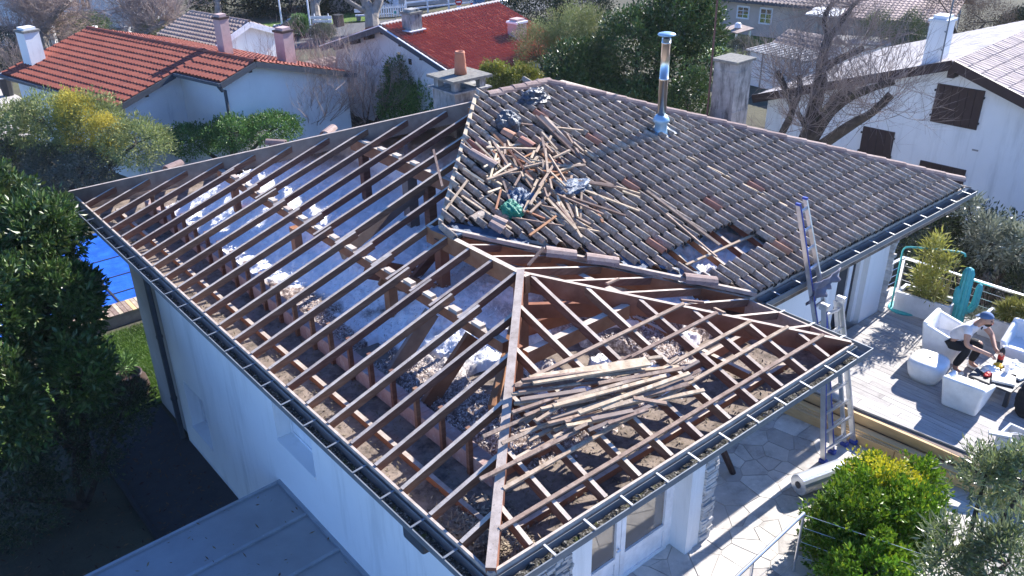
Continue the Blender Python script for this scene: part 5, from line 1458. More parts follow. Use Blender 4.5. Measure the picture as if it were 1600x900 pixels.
for wr, hd, sgn in hands:                    # four unequal curled fingers and a thumb on each hand
    vs, es, rs_ = [], [], []
    for k, (o_, l_) in enumerate(((-.027, .066), (-.009, .076), (.009, .072), (.026, .058))):
        b0 = hd + lft * o_ * sgn + fwd * .005
        n0 = len(vs)
        vs += [b0, b0 + fwd * l_ * .55 - zz_ * .012, b0 + fwd * l_ * .85 - zz_ * .035]
        rs_ += [.0085, .008, .007]
        es += [(n0, n0 + 1), (n0 + 1, n0 + 2)]
    for k in range(4):
        m4 = skin_chain('finger', vs[3 * k:3 * k + 3], [(0, 1), (1, 2)], rs_[3 * k:3 * k + 3], G['skin'], man, 1)
    b0 = hd - fwd * .045 - lft * .02 * sgn
    skin_chain('thumb', [b0, b0 - lft * .03 * sgn + fwd * .03, b0 - lft * .03 * sgn + fwd * .055 - zz_ * .01], [(0, 1), (1, 2)], [.011, .0095, .008], G['skin'], man, 1)
# T-shirt
v2, e2, r2_ = [pel + zz_ * .05, waist, chest, neck - fwd * .015 - zz_ * .02], [(0, 1), (1, 2), (2, 3)], [(.17, .13), (.16, .125), (.185, .13), .07]
for sgn, elb in ((1, pt(.42, .27, .21)), (-1, pt(.34, -.27, .17))):
    sh = pt(.27, .18 * sgn, .395)
    n0 = len(v2); v2 += [sh, sh.lerp(elb, .55)]; e2 += [(2, n0), (n0, n0 + 1)]; r2_ += [.078, .064]
skin_chain('tshirt', v2, e2, r2_, G['tshirt'], man)
# trousers and shoes
v3, e3, r3 = [pel + zz_ * .03, pel - zz_ * .02 + fwd * .03], [(0, 1)], [(.165, .12), (.16, .115)]
for a, kn, an in legs:
    n0 = len(v3); v3 += [a, kn, an + zz_ * .03]; e3 += [(1, n0), (n0, n0 + 1), (n0 + 1, n0 + 2)]; r3 += [.1, .078, .058]
skin_chain('trousers', v3, e3, r3, G['black'], man)
for a, kn, an in legs:
    skin_chain('shoe', [an - fwd * .04 - zz_ * .035, an + fwd * .06 - zz_ * .04, an + fwd * .17 - zz_ * .05], [(0, 1), (1, 2)], [.042, .045, .034], G['paper'], man)
# head: cap worn backwards, beard, ears, nose, eyes
hc = head + fwd * .01 + zz_ * .02
def ell(nm, c, r_, m, cut=None):
    bm = bmesh.new(); bmesh.ops.create_uvsphere(bm, u_segments=18, v_segments=12, radius=1)
    for v_ in bm.verts:
        p_ = v_.co
        v_.co = c + lft * p_.x * r_[0] + fwd * p_.y * r_[1] + zz_ * p_.z * r_[2]
    if cut is not None:
        bmesh.ops.bisect_plane(bm, geom=bm.verts[:] + bm.edges[:] + bm.faces[:], plane_co=cut[0], plane_no=cut[1], clear_outer=True)
    me = bpy.data.meshes.new(nm); bm.to_mesh(me); bm.free()
    return link(nm, me, m, man, True)
ell('face', hc + fwd * .012 - zz_ * .005, (.072, .088, .10), G['skin'])
ell('cap', hc + zz_ * .035 - fwd * .005, (.088, .104, .082), G['cap'], (hc + zz_ * .03, (-zz_ + fwd * .25).normalized()))
MB().beam(hc - fwd * .085 + zz_ * .03, hc - fwd * .155 + zz_ * .005, .12, .012).build('cap_peak', G['cap'], man, bevel=.005)
ell('beard', hc + fwd * .035 - zz_ * .058, (.060, .062, .052), G['hair'], (hc - zz_ * .03, (zz_ - fwd * .35).normalized()))
for sgn in (1, -1):
    ell('ear', hc + lft * .073 * sgn - zz_ * .005, (.012, .022, .032), G['skin'])
    ell('eye', hc + lft * .03 * sgn + fwd * .093 + zz_ * .008, (.012, .008, .007), G['hair'])
ell('nose', hc + fwd * .104 - zz_ * .018, (.013, .018, .022), G['skin'])
ell('mouth', hc + fwd * .094 - zz_ * .05, (.022, .01, .006), G['red'])
MB().beam(chest + fwd * .14 + zz_ * .0 + lft * .02, chest + fwd * .143 + zz_ * .03 + lft * .05, .05, .004, tuple(fwd)).build('shirt_print', G['black'], man)

# ================================================================== lower garden on the left
struct('lawn', MB().prism([(-3.2, 10.2), (4.5, 10.5), (4.5, 13.6), (-4, 12.8)], -1.239, -1.2), G['lawn'])
def blades(name, x0, x1, y0, y1, n, h, z, seed):
    r = np.random.RandomState(seed)
    x = r.uniform(x0, x1, n); y = r.uniform(y0, y1, n); a = r.uniform(0, 6.28, n); hh = h * r.uniform(.5, 1.3, n)
    wx, wy = np.cos(a) * .006, np.sin(a) * .006
    lx, ly = r.normal(0, .4, n) * hh, r.normal(0, .4, n) * hh
    b = np.full(n, z)
    v = np.stack([np.stack([x - wx, y - wy, b], -1), np.stack([x + wx, y + wy, b], -1), np.stack([x + lx + wx * .3, y + ly + wy * .3, b + hh], -1), np.stack([x + lx - wx * .3, y + ly - wy * .3, b + hh], -1)], 1).reshape(-1, 3)
    o = link(name, np_mesh(name, v, np.arange(4 * n).reshape(-1, 4)), G['grassbl'])
    return o
o = blades('grass', -.8, 1.2, 10.5, 13.5, 26000, .05, -1.2, 3); tag(o, 'short green grass of the garden lawn beside the pool', 'grass', kind='stuff')
pool = struct('pool', MB().bx(-2.5, 4.2, 14.35, 19, -1.6, -1.11), G['poolcover'])
for yy in (15.1, 16.0, 17.1):
    MB().bx(-2.4, 4.1, yy, yy + .03, -1.109, -1.095).build('cover_seam', G['rubber'], pool)
MB().bx(1.05, 1.09, 14.4, 18.9, -1.109, -1.094).build('cover_seam', G['rubber'], pool)
pe = struct('pool_edge', MB().bx(-3.2, 4.6, 13.78, 14.34, -1.24, -.98), G['greywood'])
x_ = -.6
while x_ < 3.2:
    MB().bx(x_, x_ + .085, 13.76, 14.33, -.979, -.955 + rng.uniform(-.002, .002)).build('deck_plank', G['timber'] if rng.random() < .3 else G['lath'], pe)
    x_ += .095
pt_ = thing('plant_pot', 'large dark brown garden pot beside the house wall', 'pot', (.02, 10.75, -1.2))
MB().lathe((.02, 10.75, -1.24), [(.2, 0), (.3, .12), (.36, .3), (.33, .48), (.26, .55), (.28, .6), (.24, .6), (.22, .5)], 20).build('pot', mat('dark_glazed_pot', (.05, .03, .025), 4, .5, .1, 30), pt_, True)
# metal lean-to roof
cp = thing('carport', 'low lean-to carport with ribbed sheet metal roof against the side wall', 'carport', (-1, 3.5, -1.24))
zc0, zc1 = .30, .22
ys_ = [5.03, 4.22, 3.41, 2.6, 1.79]
for a, b in zip(ys_[:-1], ys_[1:]):
    MB().slab([(.349, a - .004, zc0), (.349, b + .004, zc0), (-2.9, b + .004, zc1), (-2.9, a - .004, zc1)], .03).build('roof_panel', G['sheet'], cp)
for y_ in ys_:
    MB().beam((.34, y_, zc0 + .012), (-2.9, y_, zc1 + .012), .045, .028).build('rib', G['sheetrib'], cp)
    for t in np.linspace(.04, .96, 7):
        MB().lathe((.34 - 3.24 * t, y_, zc0 + .027 - (zc0 - zc1) * t), [(.008, 0), (.008, .006), (.002, .01)], 6).build('screw', G['strap'], cp)
MB().beam((.33, 5.04, zc0 + .02), (.33, 1.7, zc0 + .02), .05, .04).build('wall_flashing', G['sheetrib'], cp)
for p in ((-2.8, 4.95), (-2.8, 1.9)):
    MB().box((p[0], p[1], -.52), (.07, .07, 1.44)).build('post', G['alu'], cp)
MB().beam((-2.85, 5.0, .15), (-2.85, 1.7, .15), .06, .08).build('gutter_beam', G['alu'], cp)
struct('path', MB().bx(-.9, .34, 1.5, 10.3, -1.239, -1.225), mat('dark_damp_path', (.05, .05, .052), 5, .9, .3, 40))
MB().beam((-.95, 5.2, -1.2), (-.95, 10.2, -1.2), .06, .1).build('path_kerb', G['rubber'], bpy.data.objects['path'])
# ================================================================== neighbouring houses
def frame_uv(O, yaw):
    U = Vector((math.cos(yaw), math.sin(yaw), 0)); V = Vector((-U.y, U.x, 0))
    return lambda u, v, z: Vector((O[0], O[1], 0)) + U * u + V * v + Vector((0, 0, z))
def tile_sheet(g, u0, u1, v0, v1, zfun, m, parent, pitch=.2, course=.3, rib=.03, step=.022, name='roof', flip=False, seed=1):
    """real ribs and courses: tiles too far off to be picked apart singly"""
    n = max(2, int((u1 - u0) / pitch)); k = max(2, int(abs(v1 - v0) / course))
    pu = []
    for i in range(n):
        for f_, h in ((0, 0), (.18, .75), (.36, 1), (.54, .75), (.72, 0), (.9, -.1)):
            pu.append((u0 + (u1 - u0) * (i + f_) / n, h * rib))
    pu.append((u1, 0))
    rows = []
    for j in range(k):
        a = v0 + (v1 - v0) * j / k; b = v0 + (v1 - v0) * (j + 1) / k
        rows += [(a, step), (b, 0.0)]
    rs = np.random.RandomState(seed)
    verts = np.zeros((len(rows), len(pu), 3))
    for r_, (v, s_) in enumerate(rows):
        jit = rs.uniform(-.004, .004, len(pu))
        for c, (u, h) in enumerate(pu):
            p = g(u, v, zfun(v) + s_ + h + .02 + jit[c])
            verts[r_, c] = p
    idx = np.arange(len(rows) * len(pu)).reshape(len(rows), len(pu))
    q = np.stack([idx[:-1, :-1], idx[:-1, 1:], idx[1:, 1:], idx[1:, :-1]], -1).reshape(-1, 4)
    if v1 < v0: q = q[:, ::-1]
    rf = MB().slab([g(u0, v0, zfun(v0)), g(u1, v0, zfun(v0)), g(u1, v1, zfun(v1)), g(u0, v1, zfun(v1))], .05).build(name, m, parent)
    link('tiling', np_mesh('tiling', verts.reshape(-1, 3), q), m, rf, kind='stuff')
    return rf
def wallpoly(pts, t, nm, m, parent):
    return MB().slab(pts, t, (Vector(pts[1]) - Vector(pts[0])).cross(Vector(pts[2]) - Vector(pts[1])).normalized()).build(nm, m, parent)
def block(parent, g, u0, u1, v0, v1, z0, z1, nm, m):
    p = MB()
    vs = [g(u, v, z) for z in (z0, z1) for u, v in ((u0, v0), (u1, v0), (u1, v1), (u0, v1))]
    p.add(vs, [(3, 2, 1, 0), (4, 5, 6, 7), (0, 1, 5, 4), (1, 2, 6, 5), (2, 3, 7, 6), (3, 0, 4, 7)])
    return p.build(nm, m, parent)
def gable_body(g, u0, u1, v0, v1, vr, zfun, z0, nm, m, parent):
    """solid gabled block from v0 to v1, ridge at vr"""
    pr = [(v0, z0), (v1, z0), (v1, zfun(v1) - .06), (vr, zfun(vr) - .06), (v0, zfun(v0) - .06)]
    if not (v0 < vr < v1): pr.pop(3)
    n = len(pr)
    vs = [g(u0, v, z) for v, z in pr] + [g(u1, v, z) for v, z in pr]
    fs_ = [tuple(range(n)), tuple(range(2 * n - 1, n - 1, -1))] + [(i, n + i, n + (i + 1) % n, (i + 1) % n) for i in range(n)]
    return MB().add(vs, fs_).build(nm, m, parent)
GZ = -1.24
# ---- A: long red roof on the left
gA = frame_uv((2.419, 29.059), -1.351)
rA, tA = 3.298, .287
zA = lambda v: 1.2 + tA * (v if v < rA else 2 * rA - v)
hA = thing('red_roofed_house', 'white neighbour house with long stepped dark red tiled roof on the left', 'house', gA(4, 3, GZ))
tile_sheet(gA, 0, 7.069, 0, rA, zA, G['redtile'], hA, .17, .255, .03, .03)
tile_sheet(gA, 7.071, 9.335, 2.04, rA, zA, G['redtile'], hA, .17, .255, .03, .03)
tile_sheet(gA, 0, 9.335, rA + .005, 7.2, zA, G['redtile'], hA, .17, .26, .022, .03)
gable_body(gA, .3, 6.85, .35, 2.3, 9, zA, GZ, 'wall', G['oldwhite'], hA)
gable_body(gA, .3, 9.1, 2.301, 7.0, rA, zA, GZ, 'wall', G['oldwhite'], hA)
def vline(g, u, v0, v1, zf, parent, w=.05, h=.16, m='anthr', nm='bargeboard'):
    MB().beam(g(u, v0, zf(v0) - .07), g(u, v1, zf(v1) - .07), w, h).build(nm, G[m], parent)
vline(gA, 7.08, 0, 2.0, zA, hA); vline(gA, 9.35, 2.0, rA, zA, hA); vline(gA, 9.35, rA, 7.2, zA, hA); vline(gA, -.03, 0, rA, zA, hA, m='oldwhite')
MB().beam(gA(-.03, -.06, 1.16), gA(7.1, -.06, 1.16), .1, .09).build('gutter', G['anthr'], hA)
MB().beam(gA(7.1, 1.97, 1.74), gA(9.37, 1.97, 1.74), .1, .09).build('gutter', G['anthr'], hA)
MB().tube([gA(9.3, 1.95, 1.7), gA(9.3, 2.05, 1.55), gA(9.16, 2.24, 1.5), gA(9.16, 2.24, -1.2)], .05, 7).build('downpipe', G['anthr'], hA)
for v in (2.9, 1.0): MB().beam(gA(6.8, v, zA(v) - .16), gA(7.07, v, zA(v) - .16), .1, .12).build('purlin_end', G['brown'], hA)
for u, v in ((9.3, 3.1), ): MB().beam(gA(9.0, v, zA(v) - .16), gA(9.34, v, zA(v) - .16), .1, .12).build('purlin_end', G['brown'], hA)
MB().box(gA(9.11, 1.75 + 1.3, .35), (.06, .06, .1)).build('vent', G['anthr'], hA)
def ridge_run(g, u0, u1, v, z, n, parent, m='ridge', r=.08):
    for i in range(n):
        a = g(u0 + (u1 - u0) * i / n, v, z); b = g(u0 + (u1 - u0) * (i + 1.06) / n, v, z + .01)
        cover_tile(b, a, r, 'ridge_tile', parent, m)
ridge_run(gA, 0, 9.335, rA, zA(rA) + .02, 26, hA, 'redtile')
def chimney(parent, base, w, d_, h, rz, m, cap='lichen', pots=0):
    c = MB().box((base[0], base[1], base[2] + h / 2 - .25), (w, d_, h + .5), rz).build('chimney', G[m], parent)
    MB().box((base[0], base[1], base[2] + h + .035), (w * 1.16, d_ * 1.16, .066), rz).build('cap_slab', G[cap], c)
    MB().box((base[0], base[1], base[2] + h + .11), (w * .8, d_ * .8, .08), rz).build('cap_top', G[m], c)
    return c
chimney(hA, (3.48, 28.74, 1.48), .56, .5, 1.0, -1.35, 'oldwhite')
PKC = mat('pinkish_chimney_render', (.46, .33, .31), 4, .9, .2, 40); G['pink'] = PKC
b_ = gA(6.95, 4.0, zA(4.0)); chimney(hA, b_, .34, .32, 1.1, -1.35, 'pink', 'brown')
b_ = gA(8.2, 5.35, zA(5.35)); chimney(hA, b_, .44, .4, 1.0, -1.35, 'pink', 'brown')
# ---- B: grey-tiled gabled cottage behind
gB = frame_uv((8.664, 31.411), -1.38)
rB, tB = 1.68, .391
zB = lambda v: 1.2 + tB * (v if v < rB else 2 * rB - v)
hB = thing('gabled_cottage', 'small white gabled house with weathered grey tiles behind the red roof', 'house', gB(1.7, 1.6, GZ))
tile_sheet(gB, -.4, 3.52, 0, rB, zB, G['greytile'], hB, .19, .2, .05, .05)
tile_sheet(gB, -.4, 3.52, rB + .005, 2 * rB, zB, G['greytile'], hB, .19, .22, .04, .025)
gable_body(gB, -.2, 3.3, .2, 2 * rB - .15, rB, zB, GZ, 'wall', G['white'], hB)
for a, b in ((0, rB), (rB, 2 * rB)): vline(gB, 3.54, a, b, zB, hB, .05, .2, 'upvc')
ridge_run(gB, -.4, 3.52, rB, zB(rB) + .02, 12, hB, 'greytile')
ac = thing('air_conditioner', 'round fan unit of an air conditioner on the white gable wall', 'air conditioner', gB(3.32, .55, .6))
MB().box(gB(3.42, .55, .62), (.3, .42, .34), -1.38).build('casing', G['upvc'], ac)
MB().tube([gB(3.57, .58, .62), gB(3.585, .58, .62)], .14, 18).build('fan_grille', G['greywall'], ac)
# ---- C: bright red roof in the middle
gC = frame_uv((13.313, 18.452), .142)
rC, tC = 3.487, .322
zC = lambda v: 1.2 + tC * (v if v < rC else 2 * rC - v)
hC = thing('red_gabled_house', 'white gabled neighbour house with bright red tiled roof in the middle distance', 'house', gC(3, 3.4, GZ))
tile_sheet(gC, 0, 5.85, -.3, rC, zC, G['redtile2'], hC, .15, .22, .075, .02)
tile_sheet(gC, 0, 5.85, rC + .005, 2 * rC, zC, G['redtile2'], hC, .125, .2, .04, .012)
gable_body(gC, .42, 5.6, .3, 2 * rC - .3, rC, zC, GZ, 'wall', G['oldwhite'], hC)
for a, b in ((-.3, rC), (rC, 2 * rC)):
    vline(gC, -.03, a, b, zC, hC, .05, .2)
    MB().beam(gC(-.06, a, zC(a) + .03), gC(-.06, b, zC(b) + .03), .05, .03).build('verge_trim', G['upvc'], hC)
for v in (.4, 1.6, 2.6, 3.487, 4.4, 5.2, 6.2): MB().beam(gC(.02, v, zC(v) - .2), gC(.45, v, zC(v) - .2), .12, .14).build('purlin_end', G['brown'], hC)
for v, z in ((3.1, 1.35), (2.55, 1.2)):
    w_ = block(hC, gC, .40, .419, v - .1, v + .1, z - .12, z + .12, 'window', G['upvc'])
    block(w_, gC, .395, .3995, v - .08, v + .08, z - .1, z + .1, 'pane', G['glass'])
ridge_run(gC, 0, 5.85, rC, zC(rC) + .02, 22, hC, 'paletile', .09)
c_ = chimney(hC, (13.72, 21.32, 2.09), .5, .46, .62, .142, 'concrete')
MB().box((13.72, 21.32, 2.18), (.72, .6, .03), .142).build('flashing', G['upvc'], c_)
chimney(hC, (17.35, 20.11, 1.54), .5, .46, .55, .142, 'pink', 'upvc')
tag(MB().box((13.15, 23.2, -.2), (.6, 2.0, 2.0), .14).build('garage_wall', G['oldwhite']), 'low pale wall of the lean-to left of the bright red roof', 'wall')
gs2 = frame_uv((11.9, 24.4), .142)
ho = thing('lean_to', 'low lean-to with a dusty tiled roof at the left end of the red gabled house', 'outbuilding', gs2(1, 0, GZ))
tile_sheet(gs2, -1.6, 1.6, 0, 1.6, lambda v: .25 + .2 * v, G['greytile'], ho, .25, .4, .03, .02)
block(ho, gs2, -1.4, 1.4, .2, 1.4, GZ, .2, 'wall', G['oldwhite'])
# ---- F: white house on the right
gF = frame_uv((19.202, 5.572), .078)
tF = .339
zF = lambda v: 2.8 - tF * abs(v)
hF = thing('white_gabled_house', 'large white gabled house with brown shutters and pale tiles on the right', 'house', gF(3, 0, GZ))
rf = MB().slab([gF(0, 0, 2.8), gF(0, 5.4, zF(5.4)), gF(9, 5.4, zF(5.4)), gF(9, 0, 2.8)], .08).build('roof', G['paletile'], hF)
tile_sheet(gF, 0, 9, 5.4, .004, zF, G['paletile'], hF, .2, .3, .01, .008)  # sun glare on this slope is put into its pale tile colour
tile_sheet(gF, 0, 9, -4.4, -.004, zF, mat('brown_pink_tiles', [(.25, (.30, .235, .215)), (.75, (.44, .36, .335))], 5, .8, .3, 40), hF, .17, .33, .018, .03)
gable_body(gF, .35, 8.8, -4.1, 5.1, 0, zF, GZ - .3, 'wall', G['white'], hF)
for a, b in ((0, 5.4), (0, -4.4)): vline(gF, -.03, a, b, zF, hF, .06, .24, 'brown')
for v in (0, 2.6, -2.6): MB().beam(gF(.0, v, zF(v) - .3), gF(.4, v, zF(v) - .3), .16, .2).build('purlin_end', G['brown'], hF)
def shutters(v0, v1, z0, z1, n=4):
    f_ = block(hF, gF, .325, .348, v0, v1, z0, z1, 'shutter', G['brown'])
    for i in range(n):
        a = v0 + (v1 - v0) * i / n; b = v0 + (v1 - v0) * (i + 1) / n
        block(f_, gF, .30, .3245, a + .006, b - .006, z0 + .01, z1 - .01, 'board', G['brown'])
    for z in (z0 + .15, z1 - .2):
        for v in (v0 - .03, v1 + .01):
            block(f_, gF, .29, .335, v, v + .03, z, z + .05, 'hinge', G['rubber'])
shutters(-.79, .37, 1.15, 2.15, 6)
shutters(1.21, 2.09, -.2, .67, 4)
shutters(-.78, .4, -.95, .08, 4)
block(hF, gF, .33, .348, -.95, -.8, .62, .66, 'vent', G['greywall'])
b_ = gF(.75, .72, zF(.72)); c_ = chimney(hF, b_, .5, .44, 1.05, .08, 'white', 'oldwhite')
an = thing('aerial_mast', 'thin aerial mast strapped to the white chimney on the right', 'mast', gF(.35, .42, 2.5))
MB().tube([gF(.42, .45, 2.4), gF(.42, .45, 5.2)], .02, 6).build('pole', G['zinc'], an)
for z in (2.95, 3.4): MB().beam(gF(.42, .45, z), gF(.62, .62, z), .03, .03).build('bracket', G['zinc'], an)
tag(MB().tube([(9.62, 5.62, 2.6), (9.66, 5.66, 6.2)], .018, 7).build('aerial_pole', mat('rusty_pole', (.13, .07, .06), 8, .8, .2, 40)), 'rusty aerial pole rising beside the weathered concrete chimney', 'pole')
for z in (3.45, 4.0):
    pass
# ---- D: long beige house, top right
gD = frame_uv((35.14, 23.57), math.atan2(-.98, .21))
hD = thing('beige_house', 'long beige house with white framed windows at the top right', 'house', gD(3, 2, GZ))
block(hD, gD, -4.5, 9.5, 0, 4, GZ, .62, 'wall', G['beige'])
zD = lambda v: .5 + .33 * (v + .5)
tile_sheet(gD, -5, 10, -.5, 2.2, zD, G['greytile'], hD, .2, .3, .04, .02)
MB().slab([gD(-5, 2.21, zD(2.2)), gD(10, 2.21, zD(2.2)), gD(10, 4.6, .5), gD(-5, 4.6, .5)], .05).build('roof', G['greytile'], hD)
MB().beam(gD(-5, -.52, .47), gD(10, -.52, .47), .05, .12).build('fascia', G['anthr'], hD)
for u in np.arange(-4, 9.5, .9): MB().beam(gD(u, -.45, .42), gD(u, 0, .5), .1, .1).build('rafter_end', G['brown'], hD)
for u, z0, z1 in ((-.08, -.40, .12), (1.14, -.55, .14), (4.2, -.5, .12)):
    f_ = block(hD, gD, u - .06, u + .62, -.03, -.001, z0 - .06, z1 + .06, 'window', G['upvc'])
    block(f_, gD, u + .02, u + .27, -.036, -.0305, z0 + .02, z1 - .02, 'pane', G['glass'])
    block(f_, gD, u + .31, u + .56, -.036, -.0305, z0 + .02, z1 - .02, 'pane', G['glass'])
    for k in (1, 2): block(f_, gD, u + .02, u + .56, -.042, -.037, z0 + (z1 - z0) * k / 3 - .012, z0 + (z1 - z0) * k / 3 + .012, 'glazing_bar', G['upvc'])
struct('back_lawn', MB().prism([(29.5, 17.5), (36, 17.5), (36, 24.5), (29, 24.5)], -1.239, -1.22), G['lawn'])
pg = thing('garden_canopy', 'little tiled canopy roof with white lantern in front of the beige house', 'canopy', (31.3, 20.7, GZ))
MB().slab([(30.6, 20.3, -.12), (31.6, 20.1, -.0), (32.0, 21.3, .0), (31.0, 21.5, -.12)], .05).build('roof', G['greytile'], pg)
for p in ((30.75, 20.4), (31.5, 20.25), (31.8, 21.2), (31.1, 21.35)): MB().box((p[0], p[1], -.68), (.07, .07, 1.1)).build('post', G['white'], pg)
MB().lathe((31.3, 20.8, -.03), [(.17, 0), (.13, .2), (.05, .24)], 8).build('lantern', G['signwhite'], pg)
# ---- sheds
sh = thing('garden_shed', 'low concrete panel shed with ribbed white roof on the right', 'shed', (27.6, 15.9, GZ))
gS = frame_uv((27.1, 17.1), math.atan2(-2.8, -.15))
block(sh, gS, 0, 2.7, 0, 1.5, GZ, .14, 'wall', G['oldwhite'])
for k in range(4): block(sh, gS, .68 * k, .68 * k + .05, -.03, -.002, GZ, .14, 'post', G['concrete'])
for k in range(1, 4): block(sh, gS, .0, 2.7, -.012, -.0005, GZ + .34 * k, GZ + .34 * k + .02, 'panel_joint', G['greywall'])
MB().slab([gS(-.1, -.12, .16), gS(2.8, -.12, .16), gS(2.8, 1.6, .2), gS(-.1, 1.6, .2)], .03).build('roof', G['zinc'], sh)
for k in range(12): MB().beam(gS(-.05 + .255 * k, -.12, .18), gS(-.05 + .255 * k, 1.6, .22), .05, .03).build('roof_rib', G['paletile'], sh)
t2 = thing('tiled_shed', 'small shed with pyramid of old tiles behind the ribbed roof', 'shed', (29.7, 16.2, GZ))
gT = frame_uv((29.0, 17.2), math.atan2(-2.8, -.15))
block(t2, gT, 0, 2.2, 0, 1.6, GZ, .1, 'wall', G['oldwhite'])
tile_sheet(gT, -.1, 2.3, -.15, .9, lambda v: .12 + .4 * (v + .15), G['greytile'], t2, .2, .25, .04, .02)
tile_sheet(gT, -.1, 2.3, 1.8, .905, lambda v: .54 - .4 * (v - .9), G['greytile'], t2, .2, .25, .04, .02)
s3 = thing('flat_roofed_shed', 'low white outbuilding with a flat concrete roof at the right', 'shed', (32.2, 15.2, GZ))
gS3 = frame_uv((31.3, 16.2), math.atan2(-1.5, .9))
block(s3, gS3, 0, 2.4, 0, 1.4, GZ, -.06, 'wall', G['white'])
MB().slab([gS3(-.15, -.15, .02), gS3(2.55, -.15, .02), gS3(2.55, 1.5, .02), gS3(-.15, 1.5, .02)], .075).build('roof', G['concrete'], s3)
g4 = frame_uv((34.0, 18.0), math.atan2(-2.9, .9))
h4 = thing('low_tiled_house', 'low house with brownish tiles and a white flat extension at the top right', 'house', g4(2, 1, GZ))
block(h4, g4, -.5, 5.0, .3, 4.5, GZ, .42, 'wall', G['concrete'])
tile_sheet(g4, .6, 5.2, 0, 4.2, lambda v: .5 + .2 * v, mat('brown_tiles', (.30, .22, .20), 4, .8, .2), h4, .2, .3, .03, .02)
MB().slab([g4(-.9, -.2, .56), g4(.58, -.2, .56), g4(.58, 1.6, .62), g4(-.9, 1.6, .62)], .08).build('flat_roof', G['white'], h4)
# ---- pale house at the far left, its gate posts and wall
gH = frame_uv((9.15, 52.2), math.atan2(-3.2, 2.7))
hH = thing('pale_blue_house', 'pale rendered house half hidden behind bare trees at the far left', 'house', gH(2, 1.5, GZ))
block(hH, gH, -3, 5.5, 0, 4, GZ, 2.6, 'wall', G['oldwhite'])
MB().slab([gH(-3.4, -.4, 2.55), gH(5.9, -.4, 2.55), gH(5.9, 2.2, 3.4), gH(-3.4, 2.2, 3.4)], .08).build('roof', G['greytile'], hH)
for u in (-.9, .9, 2.6):
    f_ = block(hH, gH, u, u + .62, -.04, -.001, -.3, .75, 'window', G['upvc'])
    block(f_, gH, u + .06, u + .28, -.05, -.041, -.22, .68, 'pane', G['glass'])
    block(f_, gH, u + .34, u + .56, -.05, -.041, -.22, .68, 'pane', G['glass'])
fw_ = thing('garden_wall', 'low white garden wall with square gate posts in front of the far left house', 'wall', (9, 44, GZ))
for a, b in (((5.5, 48.5), (7.8, 45.9)), ((9.9, 44.1), (10.9, 43.0))): MB().beam((a[0], a[1], GZ + .3), (b[0], b[1], GZ + .3), .15, .6).build('wall_run', G['oldwhite'], fw_)
for p in ((8.0, 45.7), (9.7, 44.3), (10.9, 43.0), (5.8, 47.5)): MB().box((p[0], p[1], GZ + .5), (.22, .22, 1.0), .7).build('gate_post', G['oldwhite'], fw_)
wb = thing('wheelie_bin', 'dark wheelie bin with a pale lid by the red roofed house', 'bin', (3.75, 36.6, GZ))
MB().lathe((3.75, 36.6, GZ), [(.2, 0), (.26, .75)], 8).build('body', G['rubber'], wb)
MB().lathe((3.75, 36.6, GZ + .75), [(.28, 0), (.28, .06), (.1, .1)], 8).build('lid', G['paper'], wb)
struct('gravel_yard', MB().prism([(-2, 31), (3.0, 29.5), (4.2, 35), (3.8, 38), (-2, 40)], -1.239, -1.222), G['sand'])
# ---- street
struct('road', MB().prism([(15.5, 36.5), (23, 36.2), (40, 35.6), (40, 38.6), (27, 39.3), (16, 41.5), (8, 43), (8, 41)], -1.239, -1.225), G['asphalt'])
struct('verge', MB().prism([(18.5, 41.5), (24, 40.2), (24, 43.5), (18, 44)], -1.239, -1.22), G['lawn'])
def car(c, rz, paint, lab, L=2.3, Wd=1.0, h=.85):
    t = thing('parked_car', lab, 'car', (c[0], c[1], GZ))
    R = Matrix.Translation((c[0], c[1], GZ)) @ Matrix.Rotation(rz, 4, 'Z')
    def side(pr, w): return [tuple(R @ Vector((x, s_ * w, z))) for s_ in (-1, 1) for x, z in pr]
    def sol(pr, w):
        n = len(pr); vs = side(pr, w)
        return vs, [tuple(range(n)), tuple(range(2 * n - 1, n - 1, -1))] + [(i, n + i, n + (i + 1) % n, (i + 1) % n) for i in range(n)]
    a = L / 2
    MB().add(*sol([(-a, .2), (-a * .98, .46), (-a * .8, .52), (a * .5, .54), (a * .95, .44), (a, .2)], Wd / 2)).build('body', paint, t, bevel=.04)
    MB().add(*sol([(-a * .85, .525), (-a * .6, h - .03), (a * .1, h - .03), (a * .45, .545)], Wd / 2 * .86)).build('cabin_glass', G['glass'], t, bevel=.03)
    MB().add(*sol([(-a * .62, h - .028), (-a * .55, h + .02), (a * .06, h + .02), (a * .12, h - .028)], Wd / 2 * .84)).build('roof', paint, t, bevel=.02)
    for x in (-a * .6, a * .62):
        for s_ in (-1, 1):
            w_ = MB().tube([tuple(R @ Vector((x, s_ * (Wd / 2 - .06), .19))), tuple(R @ Vector((x, s_ * (Wd / 2 + .01), .19)))], .19, 14).build('wheel', G['rubber'], t)
            MB().tube([tuple(R @ Vector((x, s_ * (Wd / 2 + .01), .19))), tuple(R @ Vector((x, s_ * (Wd / 2 + .016), .19)))], .11, 10).build('rim', G['alu'], w_)
    for s_ in (-1, 1):
        MB().box(tuple(R @ Vector((a * .97, s_ * Wd * .36, .4))), (.06, .16, .1), rz).build('headlight', G['signwhite'], t)
        MB().box(tuple(R @ Vector((-a * .98, s_ * Wd * .36, .42))), (.05, .16, .14), rz).build('tail_light', G['signred'], t)
car((18.3, 39.75), 2.3, G['carblue'], 'dark blue car parked under the trees beside the lamp posts')
car((30.6, 38.3), .1, G['alu'], 'grey car behind the white rail fence above the red roof')
